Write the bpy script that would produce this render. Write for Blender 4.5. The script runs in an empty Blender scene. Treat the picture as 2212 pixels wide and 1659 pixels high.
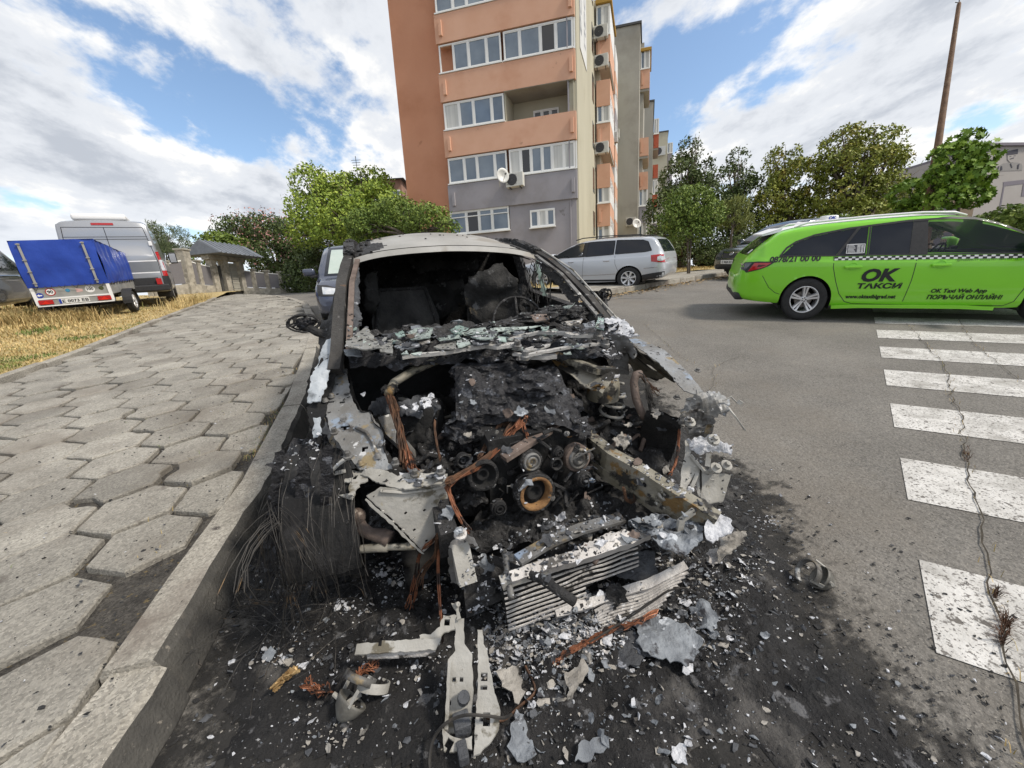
import bpy, bmesh, math, random
from mathutils import Vector, Matrix, noise
from mathutils.bvhtree import BVHTree
random.seed(7)
R_ = math.radians
scene = bpy.context.scene
COL = scene.collection
# ------------------------------------------------------------ camera
FV, PITCH, ROLL, CAMH = 831.0, R_(12.1), R_(3.16), 1.47      # focal length for a picture 2212 wide
cF = Vector((0, math.cos(PITCH), -math.sin(PITCH)))
cU0 = Vector((0, math.sin(PITCH), math.cos(PITCH)))
cR0 = Vector((1, 0, 0))
cR = cR0*math.cos(ROLL) - cU0*math.sin(ROLL)
cU = cU0*math.cos(ROLL) + cR0*math.sin(ROLL)
CAM = Vector((0, 0, CAMH))
cd = bpy.data.cameras.new('camera'); cam = bpy.data.objects.new('camera', cd); COL.objects.link(cam)
cd.sensor_width = 36; cd.lens = 36*FV/2212; cd.clip_end = 6000; cd.clip_start = .02
mw = Matrix((cR, cU, -cF)).transposed().to_4x4(); mw.translation = CAM
cam.matrix_world = mw
scene.camera = cam
# ------------------------------------------------------------ light
SUN_EL, SUN_AZ = R_(48), R_(112)       # azimuth measured from +Y towards +X
sd = bpy.data.lights.new('sun', 'SUN'); sd.energy = 2.4; sd.angle = R_(8); sd.color = (1, .92, .80)
so = bpy.data.objects.new('sun', sd); COL.objects.link(so)
sv = Vector((math.sin(SUN_AZ)*math.cos(SUN_EL), math.cos(SUN_AZ)*math.cos(SUN_EL), math.sin(SUN_EL)))
so.rotation_euler = sv.to_track_quat('Z', 'Y').to_euler()
w = bpy.data.worlds.new('World'); scene.world = w; w.use_nodes = True
nt = w.node_tree; N = nt.nodes; L = nt.links
for n in list(N): N.remove(n)
def nn(tree, t, **k):
    n = tree.nodes.new(t)
    for a, b in k.items():
        if a.startswith('_'): n.inputs[int(a[1:])].default_value = b
        else: setattr(n, a, b)
    return n
out = nn(nt, 'ShaderNodeOutputWorld'); bg = nn(nt, 'ShaderNodeBackground'); bg.inputs[1].default_value = .132
sky = nn(nt, 'ShaderNodeTexSky', sky_type='NISHITA', sun_disc=False, sun_elevation=SUN_EL, sun_rotation=SUN_AZ)
tc = nn(nt, 'ShaderNodeTexCoord'); sep = nn(nt, 'ShaderNodeSeparateXYZ'); L.new(tc.outputs['Generated'], sep.inputs[0])
def mth(tree, op, a, b=None, clamp=False):
    n = tree.nodes.new('ShaderNodeMath'); n.operation = op; n.use_clamp = clamp
    for i, v in enumerate((a, b)):
        if v is None: continue
        if isinstance(v, (int, float)): n.inputs[i].default_value = v
        else: tree.links.new(v, n.inputs[i])
    return n.outputs[0]
zz = mth(nt, 'ADD', mth(nt, 'MAXIMUM', sep.outputs[2], 0.0), .24)
px_ = mth(nt, 'DIVIDE', sep.outputs[0], zz); py_ = mth(nt, 'DIVIDE', sep.outputs[1], zz)
cmb = nn(nt, 'ShaderNodeCombineXYZ'); L.new(px_, cmb.inputs[0]); L.new(py_, cmb.inputs[1])
mp = nn(nt, 'ShaderNodeMapping'); mp.inputs['Rotation'].default_value = (0, 0, R_(28)); mp.inputs['Scale'].default_value = (1.25, .95, 1)
mp.inputs['Location'].default_value = (3.1, 1.7, 0); L.new(cmb.outputs[0], mp.inputs[0])
def wn(scale, detail, rough, dist=0., src=None, loc=None):
    n = nn(nt, 'ShaderNodeTexNoise'); n.inputs['Scale'].default_value = scale; n.inputs['Detail'].default_value = detail
    n.inputs['Roughness'].default_value = rough; n.inputs['Distortion'].default_value = dist
    L.new((src or mp.outputs[0]), n.inputs['Vector']); return n.outputs[0]
n1 = wn(1.5, 11, .60, .1); n2 = wn(.42, 3, .5)
cov = mth(nt, 'ADD', mth(nt, 'MULTIPLY', n1, .72), mth(nt, 'MULTIPLY', n2, .42))
def ramp(tree, v, pts, interp='EASE'):
    r = tree.nodes.new('ShaderNodeValToRGB'); r.color_ramp.interpolation = interp
    e = r.color_ramp.elements
    while len(e) > 1: e.remove(e[-1])
    for i, (p, c) in enumerate(pts):
        c = (c, c, c, 1) if isinstance(c, (int, float)) else (*c, 1)
        q = e[0] if i == 0 else e.new(p)
        q.position = p; q.color = c
    tree.links.new(v, r.inputs[0]); return r.outputs[0]
mask = ramp(nt, cov, [(.492, 0), (.56, 1)])
dens = ramp(nt, mth(nt, 'ADD', mth(nt, 'MULTIPLY', cov, .6), mth(nt, 'MULTIPLY', wn(2.4, 9, .62, .1), .42)),
            [(.50, (5.6, 5.5, 5.3)), (.57, (4.1, 4.25, 4.5)), (.66, (2.75, 2.95, 3.3))])
hz = ramp(nt, sep.outputs[2], [(.0, .75), (.25, 0)])
skb = nn(nt, 'ShaderNodeMixRGB', blend_type='MULTIPLY'); skb.inputs[0].default_value = 1
L.new(sky.outputs[0], skb.inputs[1]); skb.inputs[2].default_value = (1.0, 1.03, 1.02, 1)
mx = nn(nt, 'ShaderNodeMixRGB'); L.new(mask, mx.inputs[0]); L.new(skb.outputs[0], mx.inputs[1]); L.new(dens, mx.inputs[2])
mx2 = nn(nt, 'ShaderNodeMixRGB'); L.new(hz, mx2.inputs[0]); L.new(mx.outputs[0], mx2.inputs[1]); mx2.inputs[2].default_value = (4.6, 4.9, 5.3, 1)
L.new(mx2.outputs[0], bg.inputs[0]); L.new(bg.outputs[0], out.inputs[0])
scene.view_settings.view_transform = 'Standard'; scene.view_settings.look = 'None'
scene.view_settings.exposure = 0.62; scene.view_settings.gamma = 1
scene.cycles.max_bounces = 6
# ------------------------------------------------------------ measuring helpers (photo measurements taken on a 2212 px wide copy)
def ray(x, y): return cF*FV + cR*(x-1106) - cU*(y-829.5)
def PD(x, y, d): return CAM + ray(x, y)*(d/FV)
def PY(x, y, Y):
    v = ray(x, y); return CAM + v*(Y/v.y)
def H(x, y):
    k = 2.0
    def sp(t): return t if t > 20 else k*math.log1p(math.exp(t/k)) if t > -20 else 0
    return .14*y - .07*sp(y-14) - .055*sp(y-60) + .10*sp(-y-8)
def G(x, y, off=0.):
    v = ray(x, y); t = .0005; lo = None
    while t < 2.:
        P = CAM + v*t
        if P.z < H(P.x, P.y)+off: break
        t *= 1.02
    a, b = t/1.02, t
    for i in range(30):
        m = (a+b)/2; P = CAM + v*m
        if P.z < H(P.x, P.y)+off: b = m
        else: a = m
    return CAM + v*b
# ------------------------------------------------------------ materials
MATS = {}
def srgb(h):
    if isinstance(h, str):
        c = [int(h[i:i+2], 16)/255 for i in (0, 2, 4)]
        return tuple(x/12.92 if x <= .04045 else ((x+.055)/1.055)**2.4 for x in c)
    return h
def mat(name, c1, c2=None, scale=6., lo=.35, hi=.65, rough=.8, rough2=None, metal=0., bump=0., bscale=60., bdetail=6, spots=(), coat=0.,
        detail=8, trans=0., alpha=1., ior=1.45, emit=None, stretch=None, island=0., spec=.5, coords='Object', voro=None, ramp3=None):
    if name in MATS: return MATS[name]
    m = bpy.data.materials.new(name); m.use_nodes = True; t = m.node_tree
    b = t.nodes['Principled BSDF']; lk = t.links
    c1 = srgb(c1); c2 = srgb(c2) if c2 is not None else c1
    tcn = nn(t, 'ShaderNodeTexCoord'); vec = tcn.outputs[coords]
    if coords == 'World':
        pass
    if stretch:
        mpn = nn(t, 'ShaderNodeMapping'); mpn.inputs['Scale'].default_value = stretch; lk.new(vec, mpn.inputs[0]); vec2 = mpn.outputs[0]
    else: vec2 = vec
    def noi(sc, de, src=None, ro=.6, off=0.):
        n = nn(t, 'ShaderNodeTexNoise'); n.inputs['Scale'].default_value = sc; n.inputs['Detail'].default_value = de
        n.inputs['Roughness'].default_value = ro
        if off:
            a = nn(t, 'ShaderNodeVectorMath', operation='ADD'); lk.new(src or vec2, a.inputs[0]); a.inputs[1].default_value = (off, off*.7, off*1.3)
            lk.new(a.outputs[0], n.inputs['Vector'])
        else: lk.new(src or vec2, n.inputs['Vector'])
        return n.outputs[0]
    n0 = noi(scale, detail)
    pts = [(lo, c1), (hi, c2)] if ramp3 is None else [(p, srgb(c)) for p, c in ramp3]
    col = ramp(t, n0, pts, 'LINEAR')
    if voro:
        vn = nn(t, 'ShaderNodeTexVoronoi'); vn.inputs['Scale'].default_value = voro[0]; lk.new(vec2, vn.inputs['Vector'])
        mxv = nn(t, 'ShaderNodeMixRGB', blend_type='MULTIPLY'); mxv.inputs[0].default_value = voro[1]
        hs = nn(t, 'ShaderNodeRGBToBW'); lk.new(vn.outputs['Color'], hs.inputs[0])
        lk.new(col, mxv.inputs[1]); lk.new(ramp(t, hs.outputs[0], [(.1, .45), (.9, 1.6)], 'LINEAR'), mxv.inputs[2]); col = mxv.outputs[0]
    for i, sp in enumerate(spots):
        sc, s_scale, thr, wd = sp[:4]
        k = ramp(t, noi(s_scale, 7, off=3.7*(i+1), src=vec), [(thr, 0), (min(1, thr+wd), 1)], 'LINEAR')
        mxn = nn(t, 'ShaderNodeMixRGB'); lk.new(k, mxn.inputs[0]); lk.new(col, mxn.inputs[1]); mxn.inputs[2].default_value = (*srgb(sc), 1); col = mxn.outputs[0]
    if island:
        gi = nn(t, 'ShaderNodeNewGeometry'); hsv = nn(t, 'ShaderNodeHueSaturation')
        lk.new(mth(t, 'ADD', mth(t, 'MULTIPLY', gi.outputs['Random Per Island'], island*2), 1-island), hsv.inputs['Value'])
        lk.new(mth(t, 'ADD', mth(t, 'MULTIPLY', gi.outputs['Random Per Island'], -.05*min(1, island*3-.45)), .5+.025*min(1, island*3-.45)), hsv.inputs['Hue'])
        lk.new(col, hsv.inputs['Color']); col = hsv.outputs[0]
    lk.new(col, b.inputs['Base Color'])
    b.inputs['Roughness'].default_value = rough
    if rough2 is not None:
        lk.new(ramp(t, noi(scale*1.7, 6, off=9.1), [(.35, rough), (.65, rough2)], 'LINEAR'), b.inputs['Roughness'])
    b.inputs['Metallic'].default_value = metal; b.inputs['Coat Weight'].default_value = coat; b.inputs['Coat Roughness'].default_value = .04
    b.inputs['Transmission Weight'].default_value = trans; b.inputs['Alpha'].default_value = alpha; b.inputs['IOR'].default_value = ior
    b.inputs['Specular IOR Level'].default_value = spec
    if bump:
        bn = nn(t, 'ShaderNodeBump'); bn.inputs['Strength'].default_value = bump; bn.inputs['Distance'].default_value = .02
        lk.new(noi(bscale, bdetail, src=vec), bn.inputs['Height']); lk.new(bn.outputs[0], b.inputs['Normal'])
    if emit: b.inputs['Emission Color'].default_value = (*srgb(emit), 1); b.inputs['Emission Strength'].default_value = 1
    MATS[name] = m; return m
# ------------------------------------------------------------ mesh building
def V(*a): return Vector(a)
def ortho(d, up=None):
    d = Vector(d).normalized(); u = Vector(up) if up else (V(0, 0, 1) if abs(d.z) < .9 else V(0, 1, 0))
    x = u.cross(d)
    if x.length < 1e-6: x = V(1, 0, 0).cross(d)
    x.normalize(); y = d.cross(x); return x, y, d
class MB:
    def __init__(s): s.v = []; s.f = []; s.m = []; s.mi = 0; s.mats = []; s.sm = []; s.smooth = False
    def use(s, m):
        if m not in s.mats: s.mats.append(m)
        s.mi = s.mats.index(m); return s
    def add(s, vs, fs):
        o = len(s.v); s.v += [tuple(p) for p in vs]
        for f in fs: s.f.append([i+o for i in f]); s.m.append(s.mi); s.sm.append(s.smooth)
        return s
    def box(s, a, b, M=None):
        (x0, y0, z0), (x1, y1, z1) = a, b
        vs = [V(x, y, z) for x in (x0, x1) for y in (y0, y1) for z in (z0, z1)]
        if M is not None: vs = [M @ p for p in vs]
        return s.add(vs, [(0, 1, 3, 2), (4, 6, 7, 5), (0, 4, 5, 1), (2, 3, 7, 6), (0, 2, 6, 4), (1, 5, 7, 3)])
    def bbox(s, c, size, M=None, bev=.01):
        """box with chamfered vertical and horizontal edges"""
        bm = bmesh.new(); bmesh.ops.create_cube(bm, size=1)
        for v in bm.verts: v.co = V(v.co.x*size[0], v.co.y*size[1], v.co.z*size[2])
        bmesh.ops.bevel(bm, geom=bm.edges[:], offset=bev, segments=2, affect='EDGES', profile=.6)
        for v in bm.verts:
            v.co = v.co + Vector(c)
            if M is not None: v.co = M @ v.co
        bm.verts.index_update(); s.add([v.co for v in bm.verts], [[v.index for v in f.verts] for f in bm.faces]); bm.free(); return s
    def loft(s, rings, closed=True, caps=True):
        n = len(rings[0]); o = 0; vs = [p for r in rings for p in r]; fs = []
        for i in range(len(rings)-1):
            for j in range(n if closed else n-1):
                a = i*n+j; b = i*n+(j+1) % n; fs.append((a, b, b+n, a+n))
        if caps and closed: fs.append(tuple(range(n-1, -1, -1))); fs.append(tuple((len(rings)-1)*n+j for j in range(n)))
        return s.add(vs, fs)
    def tube(s, pts, r, n=8, caps=True):
        pts = [Vector(p) for p in pts]; rs = r if isinstance(r, (list, tuple)) else [r]*len(pts); rings = []
        x = None
        for i, p in enumerate(pts):
            d = (pts[min(i+1, len(pts)-1)]-pts[max(i-1, 0)])
            if d.length < 1e-9: d = V(0, 0, 1)
            d.normalize()
            if x is None: x, y, _ = ortho(d)
            x = (x - d*x.dot(d))
            if x.length < 1e-6: x, y, _ = ortho(d)
            x.normalize(); y = d.cross(x)
            rings.append([p + (x*math.cos(2*math.pi*k/n)+y*math.sin(2*math.pi*k/n))*rs[i] for k in range(n)])
        return s.loft(rings, True, caps)
    def lathe(s, prof, c, axis, n=24, ang0=0, ang1=2*math.pi):
        x, y, d = ortho(axis); c = Vector(c); full = abs(ang1-ang0-2*math.pi) < 1e-6; k = n if full else n+1
        rings = []
        for (r, h) in prof: rings.append([c + d*h + (x*math.cos(ang0+(ang1-ang0)*j/n)+y*math.sin(ang0+(ang1-ang0)*j/n))*max(r, 1e-4) for j in range(k)])
        return s.loft(rings, full, False)
    def sweep(s, pts, prof, up=(0, 0, 1), caps=True):
        """rectangular or other profile (list of (x,y)) along a path; up keeps the y of the profile"""
        pts = [Vector(p) for p in pts]; rings = []
        for i, p in enumerate(pts):
            d = (pts[min(i+1, len(pts)-1)]-pts[max(i-1, 0)]).normalized(); x, y, _ = ortho(d, up)
            pr = prof[i] if isinstance(prof[0], list) else prof
            rings.append([p + x*a + y*b for a, b in pr])
        return s.loft(rings, True, caps)
    def blob(s, c, rad, amp=.3, freq=3., sub=3, seed=0., flat=None):
        bm = bmesh.new(); bmesh.ops.create_icosphere(bm, subdivisions=sub, radius=1); c = Vector(c); rad = Vector(rad) if not isinstance(rad, (int, float)) else V(rad, rad, rad)
        for v in bm.verts:
            q = v.co*1.0; nz = noise.fractal(q*freq + V(seed, seed*2.1, -seed), 1.0, 2.0, 4)
            p = q*(1+amp*nz); v.co = c + V(p.x*rad.x, p.y*rad.y, p.z*rad.z)
        bm.verts.index_update(); s.add([v.co for v in bm.verts], [[v.index for v in f.verts] for f in bm.faces]); bm.free(); return s
    def grid(s, nx, ny, fn):
        vs = [fn(i/nx, j/ny) for i in range(nx+1) for j in range(ny+1)]
        return s.add(vs, [(i*(ny+1)+j, (i+1)*(ny+1)+j, (i+1)*(ny+1)+j+1, i*(ny+1)+j+1) for i in range(nx) for j in range(ny)])
    def prism(s, poly, z0, z1, M=None):
        n = len(poly); vs = [V(x, y, z0) for x, y in poly]+[V(x, y, z1) for x, y in poly]
        if M is not None: vs = [M @ p for p in vs]
        return s.add(vs, [tuple(range(n-1, -1, -1)), tuple(range(n, 2*n))]+[(i, (i+1) % n, (i+1) % n+n, i+n) for i in range(n)])
    def sheet(s, pts, res=.03, amp=.01, freq=12., thick=.003, jag=.006, seed=0., holes=(), curl=0., bendfn=None):
        """crumpled torn sheet: outline is a list of 3D points"""
        pts = [Vector(p) for p in pts]; c = sum(pts, V(0, 0, 0))/len(pts); nrm = V(0, 0, 0)
        for i in range(len(pts)): nrm += (pts[i]-c).cross(pts[(i+1) % len(pts)]-c)
        nrm.normalize(); x = (pts[1]-pts[0]); x -= nrm*x.dot(nrm); x.normalize(); y = nrm.cross(x)
        P2 = []
        for i, p in enumerate(pts):
            q = pts[(i+1) % len(pts)]; k = max(1, int((q-p).length/max(res*.8, .004)))
            for j in range(k):
                m = p.lerp(q, j/k); t = (q-p).normalized(); o = nrm.cross(t)
                P2.append(m + o*jag*2*noise.noise(m*60+V(seed, 0, 0)))
        bm = bmesh.new(); bvs = [bm.verts.new(p-c) for p in [V((p-c).dot(x), (p-c).dot(y), 0)+c for p in P2]]
        # heights interpolated from the outline by inverse distance
        hs = [(p-c).dot(nrm) for p in pts]; p2 = [((p-c).dot(x), (p-c).dot(y)) for p in pts]
        for b_ in bvs: b_.co.z = 0
        try: bm.faces.new(bvs)
        except Exception: bm.free(); return s
        xs = [v.co.x for v in bm.verts]; ys = [v.co.y for v in bm.verts]
        a = min(xs)+res*.5
        while a < max(xs):
            bmesh.ops.bisect_plane(bm, geom=bm.faces[:]+bm.edges[:]+bm.verts[:], plane_co=(a, 0, 0), plane_no=(1, 0, 0)); a += res
        a = min(ys)+res*.5
        while a < max(ys):
            bmesh.ops.bisect_plane(bm, geom=bm.faces[:]+bm.edges[:]+bm.verts[:], plane_co=(0, a, 0), plane_no=(0, 1, 0)); a += res
        if holes:
            H2 = [(((Vector(h[0])-c).dot(x)), (Vector(h[0])-c).dot(y), h[1]) for h in holes]
            dele = [f for f in bm.faces if any((f.calc_center_median().x-a)**2+(f.calc_center_median().y-b)**2 < r*r for a, b, r in H2)]
            bmesh.ops.delete(bm, geom=dele, context='FACES')
        for v in bm.verts:
            wsum = 0; hh = 0
            for (a, b), h_ in zip(p2, hs):
                w_ = 1/((v.co.x-a)**2+(v.co.y-b)**2+1e-5); wsum += w_; hh += w_*h_
            z = hh/wsum
            q = c + x*v.co.x + y*v.co.y
            z += amp*noise.fractal(q*freq+V(seed, seed, 0), 1., 2., 4)
            q = q + nrm*z
            if bendfn: q = bendfn(q)
            v.co = q
        if thick:
            try: bmesh.ops.solidify(bm, geom=bm.faces[:], thickness=thick)
            except Exception: pass
        bm.verts.index_update(); s.add([v.co for v in bm.verts], [[v.index for v in f.verts] for f in bm.faces]); bm.free(); return s
    def build(s, name, m=None, parent=None, smooth=None, label=None):
        me = bpy.data.meshes.new(name); me.from_pydata(s.v, [], s.f)
        if m is not None and not s.mats: s.mats = [m]
        for k in s.mats: me.materials.append(k)
        me.polygons.foreach_set('material_index', s.m if s.mats else [0]*len(s.f))
        sm = [smooth]*len(s.f) if smooth is not None else s.sm
        me.polygons.foreach_set('use_smooth', sm); me.update()
        o = bpy.data.objects.new(name, me); COL.objects.link(o)
        if parent is not None: o.parent = parent
        if label: o['label'] = label
        return o
def build_each(mb, name, m=None, parent=None, smooth=None):
    """every loose piece becomes an object of its own"""
    par = list(range(len(mb.v)))
    def find(i):
        while par[i] != i: par[i] = par[par[i]]; i = par[i]
        return i
    for f in mb.f:
        for k in f[1:]: par[find(k)] = find(f[0])
    groups = {}
    for q, f in enumerate(mb.f): groups.setdefault(find(f[0]), []).append(q)
    for qs in groups.values():
        ids = sorted({i for q in qs for i in mb.f[q]}); mp_ = {i: k for k, i in enumerate(ids)}; c = MB(); c.mats = list(mb.mats)
        c.v = [mb.v[i] for i in ids]; c.f = [[mp_[i] for i in mb.f[q]] for q in qs]; c.m = [mb.m[q] for q in qs]; c.sm = [mb.sm[q] for q in qs]; c.build(name, m, parent, smooth)
def autosmooth(o, ang=35):
    me = o.data; me.polygons.foreach_set('use_smooth', [True]*len(me.polygons))
    try: me.set_sharp_from_angle(angle=R_(ang))
    except Exception: pass
    return o
def rect(w, h): return [(-w/2, -h/2), (w/2, -h/2), (w/2, h/2), (-w/2, h/2)]
def tag(o, label=None, cat=None, group=None, kind=None):
    if label: o['label'] = label
    if cat: o['category'] = cat
    if group: o['group'] = group
    if kind: o['kind'] = kind
    return o
def thing(name, label, cat, M=None, group=None, loc=None, rotz=0):
    o = bpy.data.objects.new(name, None); COL.objects.link(o); o.empty_display_size = .1
    o.matrix_world = M if M is not None else Matrix.Translation(Vector(loc or (0, 0, 0))) @ Matrix.Rotation(rotz, 4, 'Z')
    return tag(o, label, cat, group)
def fr(x, y, yaw, off=0., lift=True, slope=None):
    """frame standing on the ground at x,y: +x of the frame points along yaw (radians from world +X)"""
    e = 1.0
    n = V(-(H(x+e, y)-H(x-e, y))/(2*e), -(H(x, y+e)-H(x, y-e))/(2*e), 1).normalized()
    f = V(math.cos(yaw), math.sin(yaw), 0); f = (f-n*f.dot(n)).normalized(); l = n.cross(f)
    m = Matrix((f, l, n)).transposed().to_4x4(); m.translation = V(x, y, H(x, y)+off); return m
def copy_tree(o, parent=None):
    c = o.copy(); COL.objects.link(c)
    if parent is not None: c.parent = parent
    for ch in list(o.children): copy_tree(ch, c)
    return c
FONT = None
def text_mesh(body, size=1., bold=False, shear=0., extrude=0., align='LEFT', spacing=1.):
    cu = bpy.data.curves.new('txt', 'FONT'); cu.body = body; cu.size = size; cu.shear = shear; cu.extrude = extrude; cu.align_x = align
    cu.space_character = spacing; cu.resolution_u = 3
    if bold: cu.offset = .022*size if bold is True else bold*size
    ob = bpy.data.objects.new('txt', cu); COL.objects.link(ob)
    bpy.context.view_layer.update()
    me = bpy.data.meshes.new_from_object(ob.evaluated_get(bpy.context.evaluated_depsgraph_get()))
    vs = [v.co.copy() for v in me.vertices]; fs = [tuple(p.vertices) for p in me.polygons]
    bpy.data.objects.remove(ob); bpy.data.curves.remove(cu); bpy.data.meshes.remove(me)
    return vs, fs
# ============================================================ ground, road, pavement, verge
CYAW = R_(18.645); CO = V(.27, 1.03, 0)
kR = V(math.cos(CYAW), math.sin(CYAW), 0); kB = V(-math.sin(CYAW), math.cos(CYAW), 0)
def KW(r, b, off=0.):
    p = CO + kR*r + kB*b; return V(p.x, p.y, H(p.x, p.y)+off)
def kinv(p): q = V(p.x, p.y, 0)-CO; return q.dot(kR), q.dot(kB)
m_asph = mat('asphalt', (.115, .108, .098), (.175, .165, .15), scale=1.1, lo=.3, hi=.7, rough=.9, bump=.55, bscale=75, bdetail=5, voro=(95, .55),
             spots=[((.27, .25, .22), 130, .60, .05), ((.055, .053, .05), 90, .60, .06), ((.16, .14, .115), .5, .52, .25)])
mb = MB()
def axis(near, far, step, growth):
    a = [0.]; s_ = step
    while a[-1] < far:
        if a[-1] > near: s_ *= growth
        a.append(a[-1]+s_)
    return a
ya = axis(30, 2500, 1., 1.25); xa = axis(30, 2500, 1.5, 1.25)
ys = sorted([-q for q in ya[1:] if q < 600]+ya); xs = sorted([-q for q in xa[1:]]+xa)
mb.add([V(x, y, H(x, y)) for x in xs for y in ys], [(i*len(ys)+j, (i+1)*len(ys)+j, (i+1)*len(ys)+j+1, i*len(ys)+j+1) for i in range(len(xs)-1) for j in range(len(ys)-1)])
tag(mb.build('road', m_asph, smooth=True), kind='structure')
def poly_sheet(mbx, poly, off, step=1., thick=0.):
    """drape a 2D polygon over the ground"""
    bm = bmesh.new(); vs = [bm.verts.new((x, y, 0)) for x, y in poly]; bm.faces.new(vs)
    for ax in (0, 1):
        a = min(p[ax] for p in poly)+step*.37; e = max(p[ax] for p in poly)
        while a < e:
            co = (a, 0, 0) if ax == 0 else (0, a, 0); no = (1, 0, 0) if ax == 0 else (0, 1, 0)
            bmesh.ops.bisect_plane(bm, geom=bm.faces[:]+bm.edges[:]+bm.verts[:], plane_co=co, plane_no=no); a += step
    f_off = off if callable(off) else (lambda x, y: off)
    for v in bm.verts: v.co.z = H(v.co.x, v.co.y)+f_off(v.co.x, v.co.y)
    bmesh.ops.recalc_face_normals(bm, faces=bm.faces[:])
    if bm.faces and sum(f.normal.z for f in bm.faces) < 0: bmesh.ops.reverse_faces(bm, faces=bm.faces[:])
    bm.verts.index_update(); mbx.add([v.co for v in bm.verts], [[v.index for v in f.verts] for f in bm.faces]); bm.free()
def inpoly(x, y, poly):
    c = False; n = len(poly); j = n-1
    for i in range(n):
        xi, yi = poly[i]; xj, yj = poly[j]
        if (yi > y) != (yj > y) and x < (xj-xi)*(y-yi)/(yj-yi)+xi: c = not c
        j = i
    return c
# ---- kerb line along the parked wreck (face at r=-1.26), then curving away to the left at the corner
face = [(-1.62, -1.6), (-1.49, .3), (-1.43, .56), (-1.40, 1.0), (-1.31, 1.77), (-1.31, 3.3), (-1.45, 5.5), (-1.6, 7.5)]
kerbP = [KW(r, b) for r, b in face]
far_px = [(683, 690), (668, 668), (640, 655), (600, 647), (540, 643), (470, 640)]
kerbP += [G(x, y, .0) for x, y in far_px[1:]]
kerbP = [V(p.x, p.y, 0) for p in kerbP]
def resample(P, step):
    outp = [P[0].copy()]; acc = 0
    for a, b in zip(P, P[1:]):
        l = (b-a).length; n_ = max(1, round(l/step))
        for i in range(1, n_+1): outp.append(a.lerp(b, i/n_))
    return outp
def side(P, i):
    t = (P[min(i+1, len(P)-1)]-P[max(i-1, 0)]); t.z = 0; t.normalize(); return V(-t.y, t.x, 0)   # left side
m_kerb = mat('kerb_stone', (.25, .233, .20), (.35, .327, .285), scale=3.5, rough=.95, bump=.6, bscale=110, voro=(120, .55),
             spots=[((.07, .06, .055), 9, .63, .09), ((.55, .52, .45), 160, .62, .05), ((.15, .125, .105), 2.2, .52, .2), ((.05, .045, .04), 60, .67, .03)])
m_kerb_soot = mat('kerb_sooty', (.035, .034, .033), (.10, .095, .085), scale=4., rough=.95, bump=.6, bscale=90,
             spots=[((.22, .2, .17), 40, .64, .08), ((.16, .14, .12), 5, .60, .12)])
mb = MB(); mb.use(m_kerb)
# individual kerb stones ~1 m long with worn edges and open joints
kp = resample(kerbP, .1)
n_per = 10; i = 0; stones = []
cum = 0
def kerbstone(seg, W=.18, top=.165, jitter=0., burnt=False):
    rings = []
    for k, p in enumerate(seg):
        nl = side(seg, k); f0 = p; q = p*1.0
        e = noise.noise(q*7)*.009 + noise.noise(q*23)*.006 + max(0, noise.noise(q*5+V(9, 0, 0))-.3)*.06
        h = H(p.x, p.y)
        cx = .024+.014*noise.noise(q*9+V(5, 0, 0))+.008*noise.noise(q*40)
        pr = [(-.05+e*2, -.12), (-.045+e*2, .01), (0.0+e*2, top-cx), (cx+e, top+jitter), (W-.012, top+jitter+e*.5), (W, top-.012), (W, -.12)]
        rings.append([V(p.x, p.y, h+z)+nl*d for d, z in pr])
    rings[0] = [p_.lerp(rings[1][i_], .12) for i_, p_ in enumerate(rings[0])]
    mb.loft(rings, True, True)
    n = 6; tot = len(rings)
i = 0; first = True
while i < len(kp)-2:
    seg = kp[i:i+13] if i > 0 else kp[i:i+23]
    random.seed(i)
    j = random.uniform(-.008, .008)
    sh = random.uniform(-.006, .006)
    if i == 0: j -= .02; sh -= .035
    kerbstone([p + side(seg, 0)*sh for p in seg], jitter=j)
    i += len(seg)-1
kb = mb.build('kerb', smooth=False); tag(kb, kind='structure')
# soot on the face and edge of the stones beside the fire: painted by object-space position of the stones themselves
me = kb.data; me.materials.append(m_kerb_soot)
for p in me.polygons:
    c = p.center; r, b = kinv(c); hgt = c.z-H(c.x, c.y)
    if -1.7 < b < 5.5 and hgt < .16 and abs(p.normal.z) < .75 and abs(p.normal.dot(kR)) > .3 and r > -1.57: p.material_index = 1
# ---- left kerb between pavement and dry grass
lk_px = [(-260, 915), (-120, 870), (0, 828), (100, 792), (200, 755), (290, 718), (380, 680), (430, 662), (455, 652), (470, 645)]
LK = [G(x, y, .17) for x, y in lk_px]; LK = [V(p.x, p.y, 0) for p in LK]
inner = []
for k in range(0, len(kp)): inner.append(kp[k]+side(kp, k)*.185)
pav_poly = [(p.x, p.y) for p in inner[::4]] + [(p.x, p.y) for p in LK[::-1]]
x0, y0 = KW(-9, -3)[:2]; pav_poly += [(x0, y0), KW(-1.6, -3)[:2]]
m_soil = mat('joint_soil', (.04, .036, .032), (.095, .087, .076), scale=14, rough=1, bump=1., bscale=110, voro=(130, .8), spots=[((.2, .15, .07), 30, .6, .08)])
m_slab = mat('pavement_slab', (.215, .202, .177), (.315, .297, .26), scale=2.6, rough=.95, bump=.55, bscale=120, voro=(110, .5),
             spots=[((.09, .08, .07), 26, .665, .04), ((.46, .43, .37), 190, .62, .05), ((.17, .15, .125), 1.1, .52, .2), ((.05, .045, .042), 75, .67, .03), ((.12, .105, .09), 4, .62, .1)], island=.15)
mb = MB(); poly_sheet(mb, pav_poly, .135, .5); tag(mb.build('pavement_bed', m_soil, smooth=True), kind='structure')
mb = MB(); HS = .243; random.seed(3)
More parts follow.
